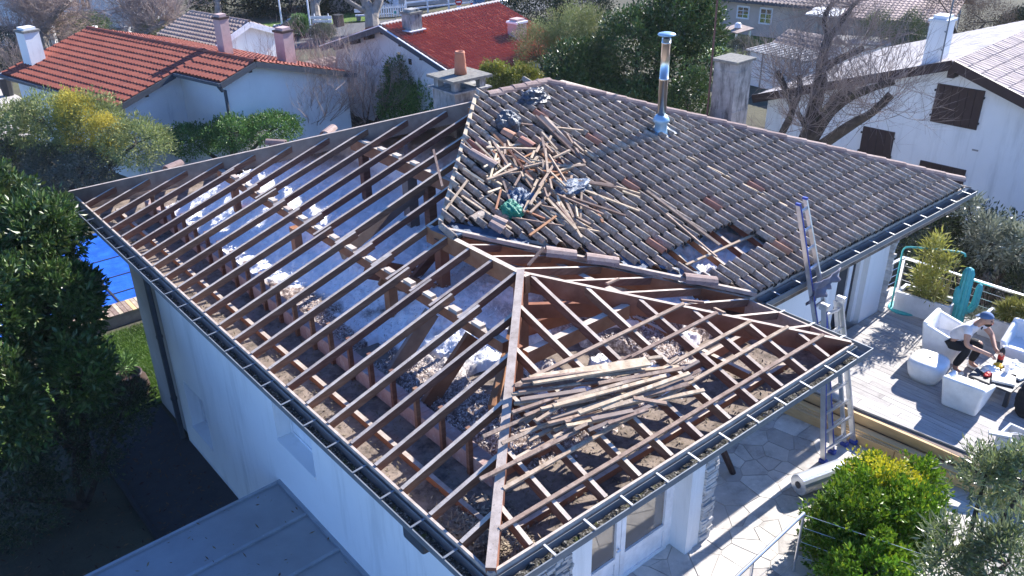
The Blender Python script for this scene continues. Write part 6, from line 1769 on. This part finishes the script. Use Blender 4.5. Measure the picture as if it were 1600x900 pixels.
def lamp(c, lab, h):
    t = thing('lamp_post', lab, 'lamp post', (c[0], c[1], GZ), 'pale lamp posts by the street')
    MB().tube([(c[0], c[1], GZ), (c[0] - .02, c[1], GZ + h)], [.055, .035], 8).build('pole', G['upvc'], t)
    MB().beam((c[0] - .02, c[1], GZ + h), (c[0] + .5, c[1] - .3, GZ + h + .1), .05, .05).build('arm', G['upvc'], t)
lamp((19.03, 42.41), 'thinner pale lamp post left of the blue car', 4.2)
lamp((18.51, 38.05), 'thicker pale lamp post right of the blue car', 4.2)
ds = thing('direction_signs', 'white arrow direction signs on two poles by the street', 'sign', (19.9, 38.9, GZ))
for p in ((19.9, 38.6), (19.35, 39.1)): MB().tube([(p[0], p[1], GZ), (p[0], p[1], GZ + 1.05)], .025, 6).build('pole', G['upvc'], ds)
for z, k in ((.86, 0), (.66, .12)):
    MB().beam((19.1 + k, 39.25 - k, GZ + z), (20.0, 38.45, GZ + z), .03, .16).build('arrow_board', G['signwhite'], ds)
o = thing('picnic_bin', 'dark square bin on the grass verge by the street', 'bin', (21.3, 40.1, GZ)); MB().box((21.3, 40.1, GZ + .3), (.42, .42, .6), .3).build('body', G['brown'], o); MB().box((21.3, 40.1, GZ + .62), (.46, .46, .04), .3).build('lid', G['rubber'], o)
o = thing('bench', 'pale bench panel on the grass verge near the plane tree', 'bench', (23.2, 40.5, GZ))
MB().beam((22.8, 40.8, GZ + .32), (23.7, 40.2, GZ + .32), .3, .05).build('seat', G['upvc'], o); MB().beam((22.85, 40.95, GZ + .55), (23.75, 40.35, GZ + .55), .04, .2).build('backrest', G['upvc'], o)
for p in ((22.95, 40.7), (23.55, 40.3)): MB().box((p[0], p[1], GZ + .15), (.06, .25, .3), .6).build('leg', G['zinc'], o)
pf_ = thing('picket_fence', 'white picket fence beside the plane tree trunk', 'fence', (25, 40.4, GZ))
for k in range(13):
    t = k / 12; x_, y_ = 24.3 + 1.5 * t, 40.9 - .7 * t
    MB().add([(x_ - .035, y_, GZ), (x_ + .035, y_ - .02, GZ), (x_ + .035, y_ - .02, GZ + .62), (x_, y_ - .01, GZ + .7), (x_ - .035, y_, GZ + .62)] + [(x_ - .035, y_ + .03, GZ), (x_ + .035, y_ + .01, GZ), (x_ + .035, y_ + .01, GZ + .62), (x_, y_ + .02, GZ + .7), (x_ - .035, y_ + .03, GZ + .62)], [(0, 1, 2, 3, 4), (9, 8, 7, 6, 5), (0, 5, 6, 1), (1, 6, 7, 2), (2, 7, 8, 3), (3, 8, 9, 4), (4, 9, 5, 0)]).build('picket', G['signwhite'], pf_)
for z in (.18, .5): MB().beam((24.25, 40.96, GZ + z), (25.85, 40.2, GZ + z), .03, .06).build('rail', G['signwhite'], pf_)
rf_ = thing('rail_fence', 'white post and rail fence along the street behind the red roof', 'fence', (28.5, 40, GZ))
pts = [(26, 40.4), (27.4, 40.2), (28.8, 40.0), (30.2, 39.6), (31.6, 39.0)]
for p in pts: MB().box((p[0], p[1], GZ + .4), (.08, .08, .8)).build('post', G['signwhite'], rf_)
for a, b in zip(pts[:-1], pts[1:]):
    for z in (.32, .68): MB().beam((a[0], a[1], GZ + z), (b[0], b[1], GZ + z), .03, .09).build('rail', G['signwhite'], rf_)
ne = thing('no_entry_sign', 'round red no entry sign with white bar by the street', 'sign', (28.0, 37.9, GZ))
MB().tube([(28.0, 37.9, GZ), (28.0, 37.9, GZ + .95)], .022, 6).build('pole', G['zinc'], ne)
dcam = (CAM - Vector((28.0, 37.9, 0))); dcam.z = 0; dcam.normalize()
pc = Vector((28.0, 37.9, GZ + .8)) + dcam * .03
MB().tube([pc, pc + dcam * .012], .2, 24).build('disc', G['signred'], ne)
sx_ = Vector((-dcam.y, dcam.x, 0))
MB().beam(pc + dcam * .018 - sx_ * .13, pc + dcam * .018 + sx_ * .13, .008, .07).build('bar', G['signwhite'], ne)
MB().beam(pc + dcam * .006 - sx_ * .13 - Vector((0, 0, .38)), pc + dcam * .006 + sx_ * .13 - Vector((0, 0, .38)), .012, .3).build('plate', G['signwhite'], ne)
cs = thing('crossing_sign', 'square blue pedestrian crossing sign with white triangle', 'sign', (31.1, 37.6, GZ))
MB().tube([(31.1, 37.6, GZ), (31.1, 37.6, GZ + .9)], .022, 6).build('pole', G['zinc'], cs)
pc = Vector((31.1, 37.6, GZ + .72)) + dcam * .03
MB().beam(pc - sx_ * .15, pc + sx_ * .15, .012, .3).build('plate', G['signblue'], cs)
a = pc + dcam * .008
MB().add([a - sx_ * .1 - Vector((0, 0, .09)), a + sx_ * .1 - Vector((0, 0, .09)), a + Vector((0, 0, .1)), a - sx_ * .1 - Vector((0, 0, .09)) + dcam * .004, a + sx_ * .1 - Vector((0, 0, .09)) + dcam * .004, a + Vector((0, 0, .1)) + dcam * .004], [(0, 1, 2), (5, 4, 3), (0, 3, 4, 1), (1, 4, 5, 2), (2, 5, 3, 0)]).build('triangle', G['signwhite'], cs)
tg_ = thing('green_sign', 'small green and white sign on a short post in front of the picket fence', 'sign', (24.6, 39.4, GZ))
MB().tube([(24.6, 39.4, GZ), (24.6, 39.4, GZ + .5)], .02, 6).build('pole', G['zinc'], tg_)
pc = Vector((24.6, 39.4, GZ + .45)) + dcam * .03
MB().beam(pc - sx_ * .12, pc + sx_ * .12, .012, .24).build('plate', G['signwhite'], tg_)
MB().beam(pc - sx_ * .07 + dcam * .008, pc + sx_ * .07 + dcam * .008, .006, .15).build('emblem', G['signgreen'], tg_)
gG = frame_uv((25.6, 43.6), -.35)
hG = thing('house_with_garage', 'beige house front with a white garage door behind the picket fence', 'house', gG(3, 1, GZ))
block(hG, gG, -2.5, 7, 0, 4, GZ, 2.4, 'wall', G['beige'])
gd = block(hG, gG, .2, 1.7, -.05, -.001, GZ, .6, 'garage_door', G['signwhite'])
for k in range(4): block(gd, gG, .24, 1.66, -.06, -.051, GZ + .05 + .45 * k, GZ + .46 + .45 * k, 'panel', G['upvc'])
block(hG, gG, 2.6, 3.4, -.05, -.001, -.3, .6, 'window', G['glass'])
# ================================================================== plants
def rand_dirs(r, n):
    v = r.normal(size=(n, 3)); return v / np.linalg.norm(v, axis=1, keepdims=True)
def noise3(p, seed):
    return (np.sin(p[:, 0] * 2.9 + seed) * np.cos(p[:, 1] * 3.3 + 1.7 * seed) + np.sin(p[:, 1] * 5.1 + p[:, 2] * 4.3 + seed * 2.3) * .7 + np.cos(p[:, 2] * 6.7 - p[:, 0] * 5.3 + seed) * .6) / 2.3
def leaves(name, blobs, n, L, Wd, m, parent=None, seed=1, per=9, cr=.12, shell=.6, gap=-.25, upb=.25, rag=.28, fold=.25, axis_up=.35, kind=None):
    """leaf clusters scattered through the outer volume of a union of ellipsoids"""
    r = np.random.RandomState(seed)
    w = np.array([b[3] * b[3] + 2 * b[3] * b[4] for b in blobs]); w = w / w.sum()
    out = []
    bl = np.array([[b[0], b[1], b[2], b[3], b[3], b[4]] for b in blobs])
    need = n // per
    C_, N_ = [], []
    tot = 0
    while tot < need:
        k = need * 2
        bi = r.choice(len(blobs), k, p=w)
        d = rand_dirs(r, k)
        d[:, 2] += upb; d /= np.linalg.norm(d, axis=1, keepdims=True)
        rad = shell + (1 - shell) * r.uniform(0, 1, k) ** .55
        q = bl[bi]
        nz = noise3(q[:, :3] * 1.3 + d * 2.2, seed)
        p = q[:, :3] + d * q[:, 3:] * (rad * (1 + rag * nz))[:, None]
        keep = noise3(p * 2.6, seed + 5) > gap + r.normal(0, .18, k)
        p, d = p[keep], d[keep]
        C_.append(p); N_.append(d); tot += len(p)
    Cc = np.concatenate(C_)[:need]; Nn = np.concatenate(N_)[:need]
    Cc = np.repeat(Cc, per, 0); Nn = np.repeat(Nn, per, 0)
    k = len(Cc)
    off = rand_dirs(r, k) * (cr * r.uniform(.2, 1, k) ** .6)[:, None]
    p = Cc + off
    ax = off / (np.linalg.norm(off, axis=1, keepdims=True) + 1e-6) * .8 + Nn * .5 + r.normal(0, .35, (k, 3)); ax[:, 2] += axis_up
    ax /= np.linalg.norm(ax, axis=1, keepdims=True)
    sd_ = np.cross(ax, rand_dirs(r, k)); sd_ /= np.linalg.norm(sd_, axis=1, keepdims=True)
    nr = np.cross(sd_, ax)
    l = (L * r.uniform(.6, 1.25, k))[:, None]; wd = (Wd * r.uniform(.65, 1.2, k))[:, None]
    mid = p + ax * l * .45
    v = np.stack([p, mid + sd_ * wd / 2 + nr * wd * fold, p + ax * l, mid - sd_ * wd / 2 + nr * wd * fold], 1).reshape(-1, 3)
    z = np.arange(4 * k).reshape(-1, 4)
    tri = np.stack([z[:, [0, 1, 2]], z[:, [0, 2, 3]]], 1).reshape(-1, 3)
    return link(name, np_mesh(name, v, tri), m, parent, kind=kind)
def limb(mb, pts, rad, n=8): mb.tube(pts, rad, n)
def plant(name, label, cat, key, n, L, Wd, m, group=None, trunk=True, seed=1, bark='bark', base_z=-1.22, **kw):
    blobs = VEG[key] if isinstance(key, str) else key
    cx = sum(b[0] for b in blobs) / len(blobs); cy = sum(b[1] for b in blobs) / len(blobs)
    t = thing(name, label, cat, (cx, cy, base_z), group)
    leaves('crown', blobs, n, L, Wd, m, t, seed, **kw)
    if trunk:
        mb = MB(); r = random.Random(seed)
        for b in blobs:
            mid = Vector((cx * .6 + b[0] * .4 + r.uniform(-.1, .1), cy * .6 + b[1] * .4 + r.uniform(-.1, .1), base_z * .45 + b[2] * .55))
            s_ = .3 * b[3] * .25 + .02
            mb.tube([(cx + r.uniform(-.08, .08), cy + r.uniform(-.08, .08), base_z - .05), mid, (b[0], b[1], b[2])], [s_, s_ * .75, s_ * .35], 6)
            for k in range(4):
                a = r.uniform(0, 6.28); mb.tube([(b[0], b[1], b[2]), (b[0] + math.cos(a) * b[3] * .7, b[1] + math.sin(a) * b[3] * .7, b[2] + b[4] * r.uniform(-.2, .7))], [s_ * .3, s_ * .12], 5)
        mb.build('trunk', G[bark], t)
    return t
LM = {}
LM['dark'] = leafmat('glossy_dark_leaf', [(0.023, 0.048, 0.012), (0.042, 0.083, 0.017), (0.076, 0.136, 0.026), (0.053, 0.096, 0.024), (0.142, 0.160, 0.048)], .42, .12, .5)
LM['darkdry'] = leafmat('dark_holly_leaf', [(0.014, 0.024, 0.012), (0.024, 0.040, 0.016), (0.054, 0.077, 0.022), (0.036, 0.050, 0.020)], .4, .1, .5)
LM['grey'] = leafmat('grey_green_leaf', [(0.070, 0.081, 0.054), (0.126, 0.135, 0.090), (0.182, 0.182, 0.132), (0.098, 0.108, 0.060)], .6, .12, .3)
LM['aca'] = leafmat('olive_leaf', [(0.138, 0.177, 0.064), (0.230, 0.270, 0.090), (0.321, 0.333, 0.126)], .6, .2, .3)
LM['acay'] = leafmat('yellow_blossom', [(0.374, 0.312, 0.053), (0.593, 0.484, 0.066), (0.312, 0.296, 0.079), (0.718, 0.577, 0.106)], .7, .25, .2)
LM['evg'] = leafmat('mid_green_leaf', [(0.060, 0.126, 0.034), (0.108, 0.210, 0.051), (0.168, 0.294, 0.075)], .5, .18, .4)
LM['yg'] = leafmat('yellow_green_leaf', [(0.150, 0.168, 0.024), (0.255, 0.252, 0.042), (0.090, 0.126, 0.024), (0.300, 0.238, 0.060)], .5, .25, .35)
LM['bam'] = leafmat('bamboo_leaf', [(0.135, 0.168, 0.063), (0.210, 0.238, 0.084), (0.285, 0.280, 0.126), (0.165, 0.210, 0.070)], .55, .25, .3)
LM['pot'] = leafmat('potted_bamboo_leaf', [(.24, .24, .045), (.36, .34, .08), (.17, .19, .04), (.5, .46, .2)], .5, .3, .3)
LM['bush'] = leafmat('bright_bush_leaf', [(0.057, 0.135, 0.011), (0.104, 0.216, 0.015), (0.162, 0.284, 0.022), (0.247, 0.324, 0.022)], .45, .25, .35)
LM['bushy'] = leafmat('golden_bush_leaf', [(0.390, 0.375, 0.020), (0.546, 0.475, 0.030), (0.286, 0.325, 0.020)], .5, .3, .3)
LM['ole'] = leafmat('oleander_leaf', [(.10, .14, .06), (.17, .21, .10), (.26, .29, .16), (.30, .36, .10)], .3, .25, .8)
LM['olew'] = leafmat('silvery_shrub_leaf', [(0.144, 0.170, 0.120), (0.252, 0.272, 0.192), (0.360, 0.374, 0.288)], .38, .15, .6)
LM['hedge'] = leafmat('hedge_leaf', [(0.042, 0.091, 0.018), (0.070, 0.140, 0.024), (0.105, 0.182, 0.036)], .5, .15, .4)
LM['pine'] = leafmat('pine_needle_green', [(0.049, 0.072, 0.026), (0.084, 0.111, 0.036), (0.126, 0.150, 0.048)], .6, .1, .3)
LM['far'] = leafmat('far_dark_foliage', [(0.016, 0.026, 0.015), (0.029, 0.043, 0.022), (0.052, 0.066, 0.033)], .6, .1, .2)
LM['brown'] = leafmat('brownish_leaf', [(0.126, 0.091, 0.070), (0.182, 0.140, 0.112), (0.098, 0.084, 0.070)], .7, .15, .2)
plant('evergreen_tree', 'large glossy dark evergreen tree leaning over the left eaves corner', 'tree', 'T1', 38000, .115, .055, LM['dark'], seed=3, per=11, cr=.11, gap=-.12, rag=.42)
plant('shaded_shrub', 'dark shrubs in deep shade below the evergreen tree at lower left', 'shrub', 'DARK', 9000, .08, .035, LM['darkdry'], seed=4, gap=-.4, cr=.14)
plant('grey_shrub', 'dense greyish small-leaved shrub behind the evergreen at the far left', 'shrub', 'S2', 24000, .06, .035, LM['grey'], seed=5, cr=.12, gap=-.5)
ac_ = plant('mimosa_shrub', 'feathery shrub with yellow blossom in front of the red roofed house', 'shrub', 'ACA', 22000, .12, .032, LM['aca'], seed=6, cr=.13, gap=-.4)
leaves('blossom', VEG['ACAY'], 9000, .06, .03, LM['acay'], ac_, 7, cr=.12, gap=-.35, shell=.7)
plant('low_hedge', 'low loose hedge at the foot of the neighbour gable wall', 'hedge', 'HEDGE', 15000, .08, .04, LM['evg'], seed=8, cr=.13, gap=-.3)
plant('round_evergreen', 'rounded green evergreen shrub between the bare bushes and the stone chimney', 'shrub', 'EVG', 16000, .11, .05, LM['evg'], seed=9, cr=.14, gap=-.4)
plant('yellowish_shrub', 'yellow green shrub just behind the roof ridge by the stone chimney', 'shrub', 'YG', 9000, .075, .04, LM['yg'], seed=10, cr=.1, gap=-.3)
plant('bamboo_clump', 'tall feathery pale green bamboo clump behind the roof ridge', 'bamboo', 'BAM', 20000, .12, .022, LM['bam'], seed=11, cr=.18, gap=-.25, rag=.45)
plant('big_evergreen', 'big dark evergreen tree behind the steel flue', 'tree', 'BIG', 52000, .115, .062, LM['dark'], seed=12, per=10, cr=.17, gap=-.3, rag=.35)
plant('dark_thicket', 'dark bluish thicket behind the bamboo at the top', 'thicket', 'DK2', 14000, .13, .06, LM['far'], seed=13, cr=.25, gap=-.6)
plant('dark_woodland', 'dark wood behind the lamp posts at the top edge', 'woodland', 'BACKTREES', 26000, .16, .08, LM['far'], seed=14, cr=.3, gap=-.7)
plant('clipped_hedge', 'trimmed green hedge in front of the pale far left house', 'hedge', 'HEDGE_H', 12000, .09, .05, LM['hedge'], seed=15, cr=.14, gap=-.6)
plant('street_shrub', 'low shrub beside the direction signs', 'shrub', 'STREETSHRUB', 5000, .09, .04, LM['grey'], seed=16, cr=.14, gap=-.3)
plant('corner_bush', 'green bush right of the blue car', 'shrub', [(18.2, 38.6, -.55, .5, .5)], 4000, .09, .05, LM['evg'], seed=17, cr=.12, gap=-.4)
plant('pine_tree', 'olive green young pine above the white house roof on the right', 'tree', 'PINE', 15000, .10, .016, LM['pine'], seed=18, cr=.14, gap=-.2, rag=.4)
plant('leafless_thicket', 'dense brownish bare-looking trees at the top right', 'tree', 'TR', 13000, .10, .02, LM['brown'], seed=19, cr=.2, gap=-.3, rag=.4)
plant('far_hedge', 'dark clipped hedge at the right edge behind the white house', 'hedge', 'HEDGE_R', 7000, .12, .06, LM['far'], seed=20, cr=.18, gap=-.6)
plant('silvery_shrub', 'tall shrub with silvery sunlit leaves behind the deck railing', 'shrub', 'OLE', 4200, .15, .04, LM['olew'], seed=21, cr=.12, gap=-.15, rag=.4)
plant('railing_thicket', 'dark undergrowth in the shade beyond the deck railing', 'thicket', 'DEEP', 16000, .10, .035, LM['darkdry'], seed=22, cr=.15, gap=-.2)
bu = plant('round_bush', 'bright green rounded bush with golden patches at the lower right', 'bush', 'BUSH', 30000, .07, .04, LM['bush'], seed=23, per=12, cr=.07, gap=-.55, rag=.22, base_z=-.02, axis_up=.5)
leaves('golden_leaves', [(6.0, -.2, .62, .32, .26), (5.85, -.55, .78, .3, .22), (6.1, -.7, .6, .2, .2)], 1500, .05, .028, LM['bushy'], bu, 24, cr=.07, gap=-.3, shell=.75, per=10)
plant('oleander', 'tall oleander with narrow silvery leaves at the lower right corner', 'shrub', 'OLE2', 6500, .115, .026, LM['ole'], seed=25, per=9, cr=.10, gap=.12, rag=.5, shell=.25, base_z=-.02, axis_up=.45)
plant('hedge_clump', 'pale grassy shrub beside the concrete panel shed', 'shrub', 'HC', 5000, .09, .02, LM['grey'], seed=26, cr=.12, gap=-.3)
pb = plant('potted_bamboo', 'yellow green bamboo growing in the trough planter on the deck', 'bamboo', [(11.0, 1.66, 1.45, .2, .36), (11.0, 1.5, 1.0, .17, .3), (10.95, 1.72, 1.0, .16, .3), (11.05, 1.4, 1.3, .16, .25), (11.0, 1.62, .76, .24, .1)], 1700, .14, .026, LM['pot'], seed=27, trunk=False, per=7, cr=.08, gap=-.05, rag=.4, shell=.3, base_z=ZD)
mb = MB(); r_ = random.Random(5)
for k in range(26):
    x_, y_ = 11.0 + r_.uniform(-.1, .1), 1.62 + r_.uniform(-.3, .26)
    mb.tube([(x_, y_, ZD + .28), (x_ + r_.uniform(-.12, .12), y_ + r_.uniform(-.12, .12), ZD + r_.uniform(.7, 1.25))], [.008, .004], 5)
mb.build('canes', mat('bamboo_cane', (.32, .27, .10), 6, .6, .1), pb)
plant('planter_foliage', 'low leafy yellow green plants filling the second planter', 'plant', [(11.22, .35, .86, .16, .14), (11.22, .05, .9, .17, .17), (11.2, -.3, .88, .17, .15)], 1900, .12, .028, LM['pot'], seed=28, trunk=False, per=7, cr=.07, gap=-.4, shell=.4, base_z=ZD)
plant('potted_agave', 'small spiky pot plant behind the cactus sculpture', 'plant', [(11.25, .85, .5, .12, .1)], 260, .2, .018, LM['olew'], seed=29, trunk=False, per=6, cr=.04, gap=-.9, shell=.2, base_z=ZD)
# plants in the pot and beds at left
plant('pot_plant', 'spiky leaves in the big brown pot beside the house wall', 'plant', [(.02, 10.75, -.5, .16, .14)], 300, .2, .02, LM['evg'], seed=30, trunk=False, per=6, cr=.05, gap=-.9, shell=.2, base_z=-.7)

# ---- bare trees
def twigs(mb, p, d, l, rad, lev, r, spread=.6, kids=(3, 5), up=.12):
    p = Vector(p); d = Vector(d).normalized()
    n = 3 if lev > 1 else 2
    pts = [p]; q = p.copy(); dd = d.copy()
    for i in range(n):
        dd = (dd + Vector((r.gauss(0, .16), r.gauss(0, .16), r.gauss(0, .12) + up * .3))).normalized()
        q = q + dd * l / n
        pts.append(q.copy())
    mb.tube(pts, [rad * (1 - .5 * i / n) for i in range(n + 1)], 5 if lev > 2 else 3, cap=False)
    if lev <= 0: return
    for k in range(r.randint(*kids)):
        t = r.uniform(.3, 1.0)
        i = min(int(t * n), n - 1)
        b = pts[i].lerp(pts[i + 1], t * n - i)
        nd = (dd + Vector((r.gauss(0, spread), r.gauss(0, spread), r.gauss(0, spread) + up))).normalized()
        twigs(mb, b, nd, l * r.uniform(.5, .8), rad * .55, lev - 1, r, spread, kids, up)
def bare_tree(name, label, base, stems, seed, cat='tree', h=1.0, rad=.035, lev=4, spread=.5, m='twig', bm_='bark', kids=(3, 5), up=.2, splay=.5, group=None):
    r = random.Random(seed)
    t = thing(name, label, cat, base, group)
    tr = MB(); tw = MB()
    for k in range(stems):
        a = 2 * math.pi * k / stems + r.uniform(-.4, .4)
        d = Vector((math.cos(a) * splay, math.sin(a) * splay, 1)).normalized()
        p0 = Vector(base) + Vector((math.cos(a) * .06, math.sin(a) * .06, -.05))
        p1 = p0 + d * h * r.uniform(.5, .8)
        tr.tube([p0, p0.lerp(p1, .5) + Vector((r.gauss(0, .04), r.gauss(0, .04), 0)), p1], [rad * 1.4, rad * 1.1, rad * .8], 6)
        for j in range(4):
            b = p0.lerp(p1, r.uniform(.35, 1))
            twigs(tw, b, (d + Vector((r.gauss(0, .4), r.gauss(0, .4), .3))).normalized(), h * r.uniform(.6, .95), rad * .5, lev - 1, r, spread, kids, up)
    tr.build('trunk', G[bm_], t); tw.build('branches', G[m], t)
    return t
bare_tree('bare_bush', 'bare winter bush with fan of fine twigs in front of the left gable', (10.0, 22.4, -1.22), 11, 31, 'bush', 2.1, .03, 4, .46, 'twigpink', 'bark', (3, 5), .3, 1.0)
bare_tree('bare_bush', 'second bare bush, greyer and closer to the rounded evergreen', (12.1, 22.2, -1.22), 9, 33, 'bush', 1.8, .028, 4, .48, 'twigpink', 'bark', (3, 5), .3, .9)
def poly_tree(name, label, data, seed, m, twm, ntw, tl, trad, lev=2, where=.35, up=.3, kids=(3, 5), spread=.55, skip=0):
    r = random.Random(seed)
    b = data[0][1][0]
    t = thing(name, label, 'tree', (b[0], b[1], -1.24))
    tr = MB(); tw = MB()
    p0 = Vector(data[0][1][0])
    tr.tube([(p0.x, p0.y, -1.3), p0], [data[0][2][0] * 1.15, data[0][2][0]], 10)
    for nm, pts, rad in data:
        P = [Vector(p) for p in pts]
        # smooth the limb
        Q, R_ = [], []
        for i in range(len(P) - 1):
            for k in range(4):
                f_ = k / 4
                a = P[max(i - 1, 0)]; c = P[min(i + 2, len(P) - 1)]
                q = .5 * ((2 * P[i]) + (P[i + 1] - a) * f_ + (2 * a - 5 * P[i] + 4 * P[i + 1] - c) * f_ ** 2 + (-a + 3 * P[i] - 3 * P[i + 1] + c) * f_ ** 3)
                Q.append(q); R_.append((rad[i] * (1 - f_) + rad[i + 1] * f_) * r.uniform(.9, 1.12))
        Q.append(P[-1]); R_.append(rad[-1] * 1.1)
        tr.tube(Q, R_, 9)
        for k in range(ntw):
            f_ = where + (1 - where) * r.random() ** .6
            i = min(int(f_ * (len(Q) - 1)), len(Q) - 2)
            d = Vector((r.gauss(0, 1), r.gauss(0, 1), r.gauss(.4, .8)))
            twigs(tw, Q[i], d, tl * r.uniform(.5, 1.2), trad, lev, r, spread, kids, up)
    tr.build('trunk', G[m], t); tw.build('twigs', G[twm], t)
    return t
poly_tree('pollarded_tree', 'gnarled pollarded bare tree between the roof and the right white house', POLL, 41, 'bark', 'twig', 30, 1.05, .0095, 2, .4)
poly_tree('bare_tree', 'thick trunked bare tree at the top left corner', TLT, 43, 'palebark', 'twigpink', 60, 1.5, .02, 3, .15, .2, (3, 5))
poly_tree('bare_tree', 'smaller dense bare tree right of the trimmed hedge', TL2, 45, 'palebark', 'twigpink', 60, 1.2, .018, 3, .1, .25, (3, 5))
poly_tree('plane_tree', 'pale heavy plane tree trunk beside the picket fence', PLANE, 47, 'palebark', 'twig', 5, .9, .02, 2, .5)
poly_tree('street_tree', 'slender pale trunk in front of the dark wood', TR1, 49, 'palebark', 'twig', 8, 1.2, .02, 2, .5)
poly_tree('street_tree', 'pale trunk between the lamp posts and direction signs', TR2, 51, 'palebark', 'twig', 6, 1.2, .02, 2, .5)
bare_tree('bare_bush', 'thorny bare bush left of the big bare tree at the top left', (5.4, 44.5, -1.22), 7, 53, 'bush', 1.6, .04, 4, .5, 'twigpink', 'bark', (3, 4), .25, .9)
bare_tree('bare_bush', 'dense low bare bush below the pale chimney at left', (4.6, 39.5, -1.22), 8, 55, 'bush', 1.0, .03, 4, .5, 'twig', 'bark', (3, 4), .25, .9)
bare_tree('bare_shrub', 'tangle of thin bare stems in the dark bed beyond the deck railing', (13.6, 1.4, -1.22), 10, 57, 'shrub', .9, .014, 3, .45, 'twig', 'bark', (2, 4), .3, .9)
bare_tree('bare_bush', 'bare bush at the foot of the pollarded tree', (15.4, 9.2, -1.22), 7, 59, 'bush', 1.3, .025, 4, .5, 'twig', 'bark', (2, 4), .2, .8)
plant('mottled_hedge', 'mottled dark hedge at the left edge below the bare trees', 'hedge', [(3.4, 41.0, -.6, 1.5, .7), (5.0, 43.0, -.5, 1.2, .8)], 9000, .10, .05, LM['grey'], seed=61, cr=.18, gap=-.4)
plant('olive_shrub', 'olive shrub under the dense bare tree behind the red roof', 'shrub', [(11.3, 40.0, -.4, .8, .8)], 5000, .09, .04, LM['aca'], seed=62, cr=.15, gap=-.3)
plant('dark_hedge_mass', 'dark hedge between the red gabled house and the bamboo', 'hedge', [(21.8, 24.5, -.4, 1.3, .9), (20.2, 25.8, -.4, 1.2, .8), (23.5, 23.5, -.3, 1.3, 1.0), (25, 26.5, -.5, 1.8, .9)], 14000, .11, .055, LM['far'], seed=63, cr=.2, gap=-.5)
plant('side_hedge', 'green hedge running behind the white chimney on the right', 'hedge', [(30.5, 11.0, -.3, .9, .6), (31.8, 11.6, -.3, .9, .6), (33.4, 11.2, -.4, 1.0, .7), (35.2, 10.6, -.4, 1.0, .7)], 12000, .10, .05, LM['evg'], seed=64, cr=.17, gap=-.5)

plant('unseen_hedge', 'unseen dark hedge added left of the garden to block horizon sky', 'hedge', [(-4.9, 9.0, .2, 1.0, 1.5), (-5.2, 7.2, .2, 1.0, 1.5), (-5.4, 5.3, .2, 1.0, 1.5), (-5.6, 3.4, .2, 1.0, 1.5), (-5.8, 1.5, .2, 1.0, 1.5), (-6, -.5, .2, 1.0, 1.5)], 16000, .12, .06, LM['darkdry'], seed=71, cr=.2, gap=-.9, trunk=True)  # out-of-view hedge added to keep horizon sky off the side wall

r__ = np.random.RandomState(77)
def lit_pt(r): return (r.uniform(-2.8, .3), r.uniform(1.9, 5.0))
litter('fallen_leaves', lit_pt, 130, mat('dry_leaf', (.16, .10, .05), 9, .9, 0, island=.4), .07, bpy.data.objects['carport'], lambda x, y: .325 - (.34 - x) * .0247, 5)
o = litter('leaf_litter', lambda r: (r.uniform(-3.6, .2), r.uniform(4.5, 11)), 2600, mat('brown_leaf_litter', (.09, .06, .035), 9, .95, 0, island=.5), .08, None, lambda x, y: -1.222 + 0 * x, 6)
tag(o, 'brown fallen leaves scattered over the shaded ground at lower left', 'leaves', kind='stuff')

# ---- labels that single each lath out where several read alike
ORD = ['leftmost', 'second from left', 'third from left', 'fourth from left', 'fifth from left', 'sixth from left', 'seventh from left', 'eighth from left', 'ninth from left', 'tenth from left']
by = {}
for o in list(COL.objects):
    if o.parent is None and o.get('group') in ('laths heaped on the tiles', 'laths bundled on the bare rafters'):
        by.setdefault(o['label'], []).append(o)
for lab, l in by.items():
    if len(l) > 1:
        l.sort(key=lambda o: (o.location - CAM).dot(r2) / (o.location - CAM).dot(fw))
        for k, o in enumerate(l):
            o['label'] = lab + ', ' + ORD[k]

# ---- thin morning haze
hz = MB().bx(-60, 125, -60, 130, -2.7, 8.6).build('haze', None, None, kind='stuff')
hm = bpy.data.materials.new('haze_air'); hm.use_nodes = True
hm.node_tree.nodes.remove(hm.node_tree.nodes['Principled BSDF'])
pv = hm.node_tree.nodes.new('ShaderNodeVolumePrincipled')
pv.inputs['Color'].default_value = (.9, .94, 1, 1)
pv.inputs['Density'].default_value = .00022
pv.inputs['Anisotropy'].default_value = .1
hm.node_tree.links.new(pv.outputs[0], hm.node_tree.nodes['Material Output'].inputs['Volume'])
hz.data.materials.append(hm)
tag(hz, 'thin pale haze in the air over the gardens', 'haze', kind='stuff')
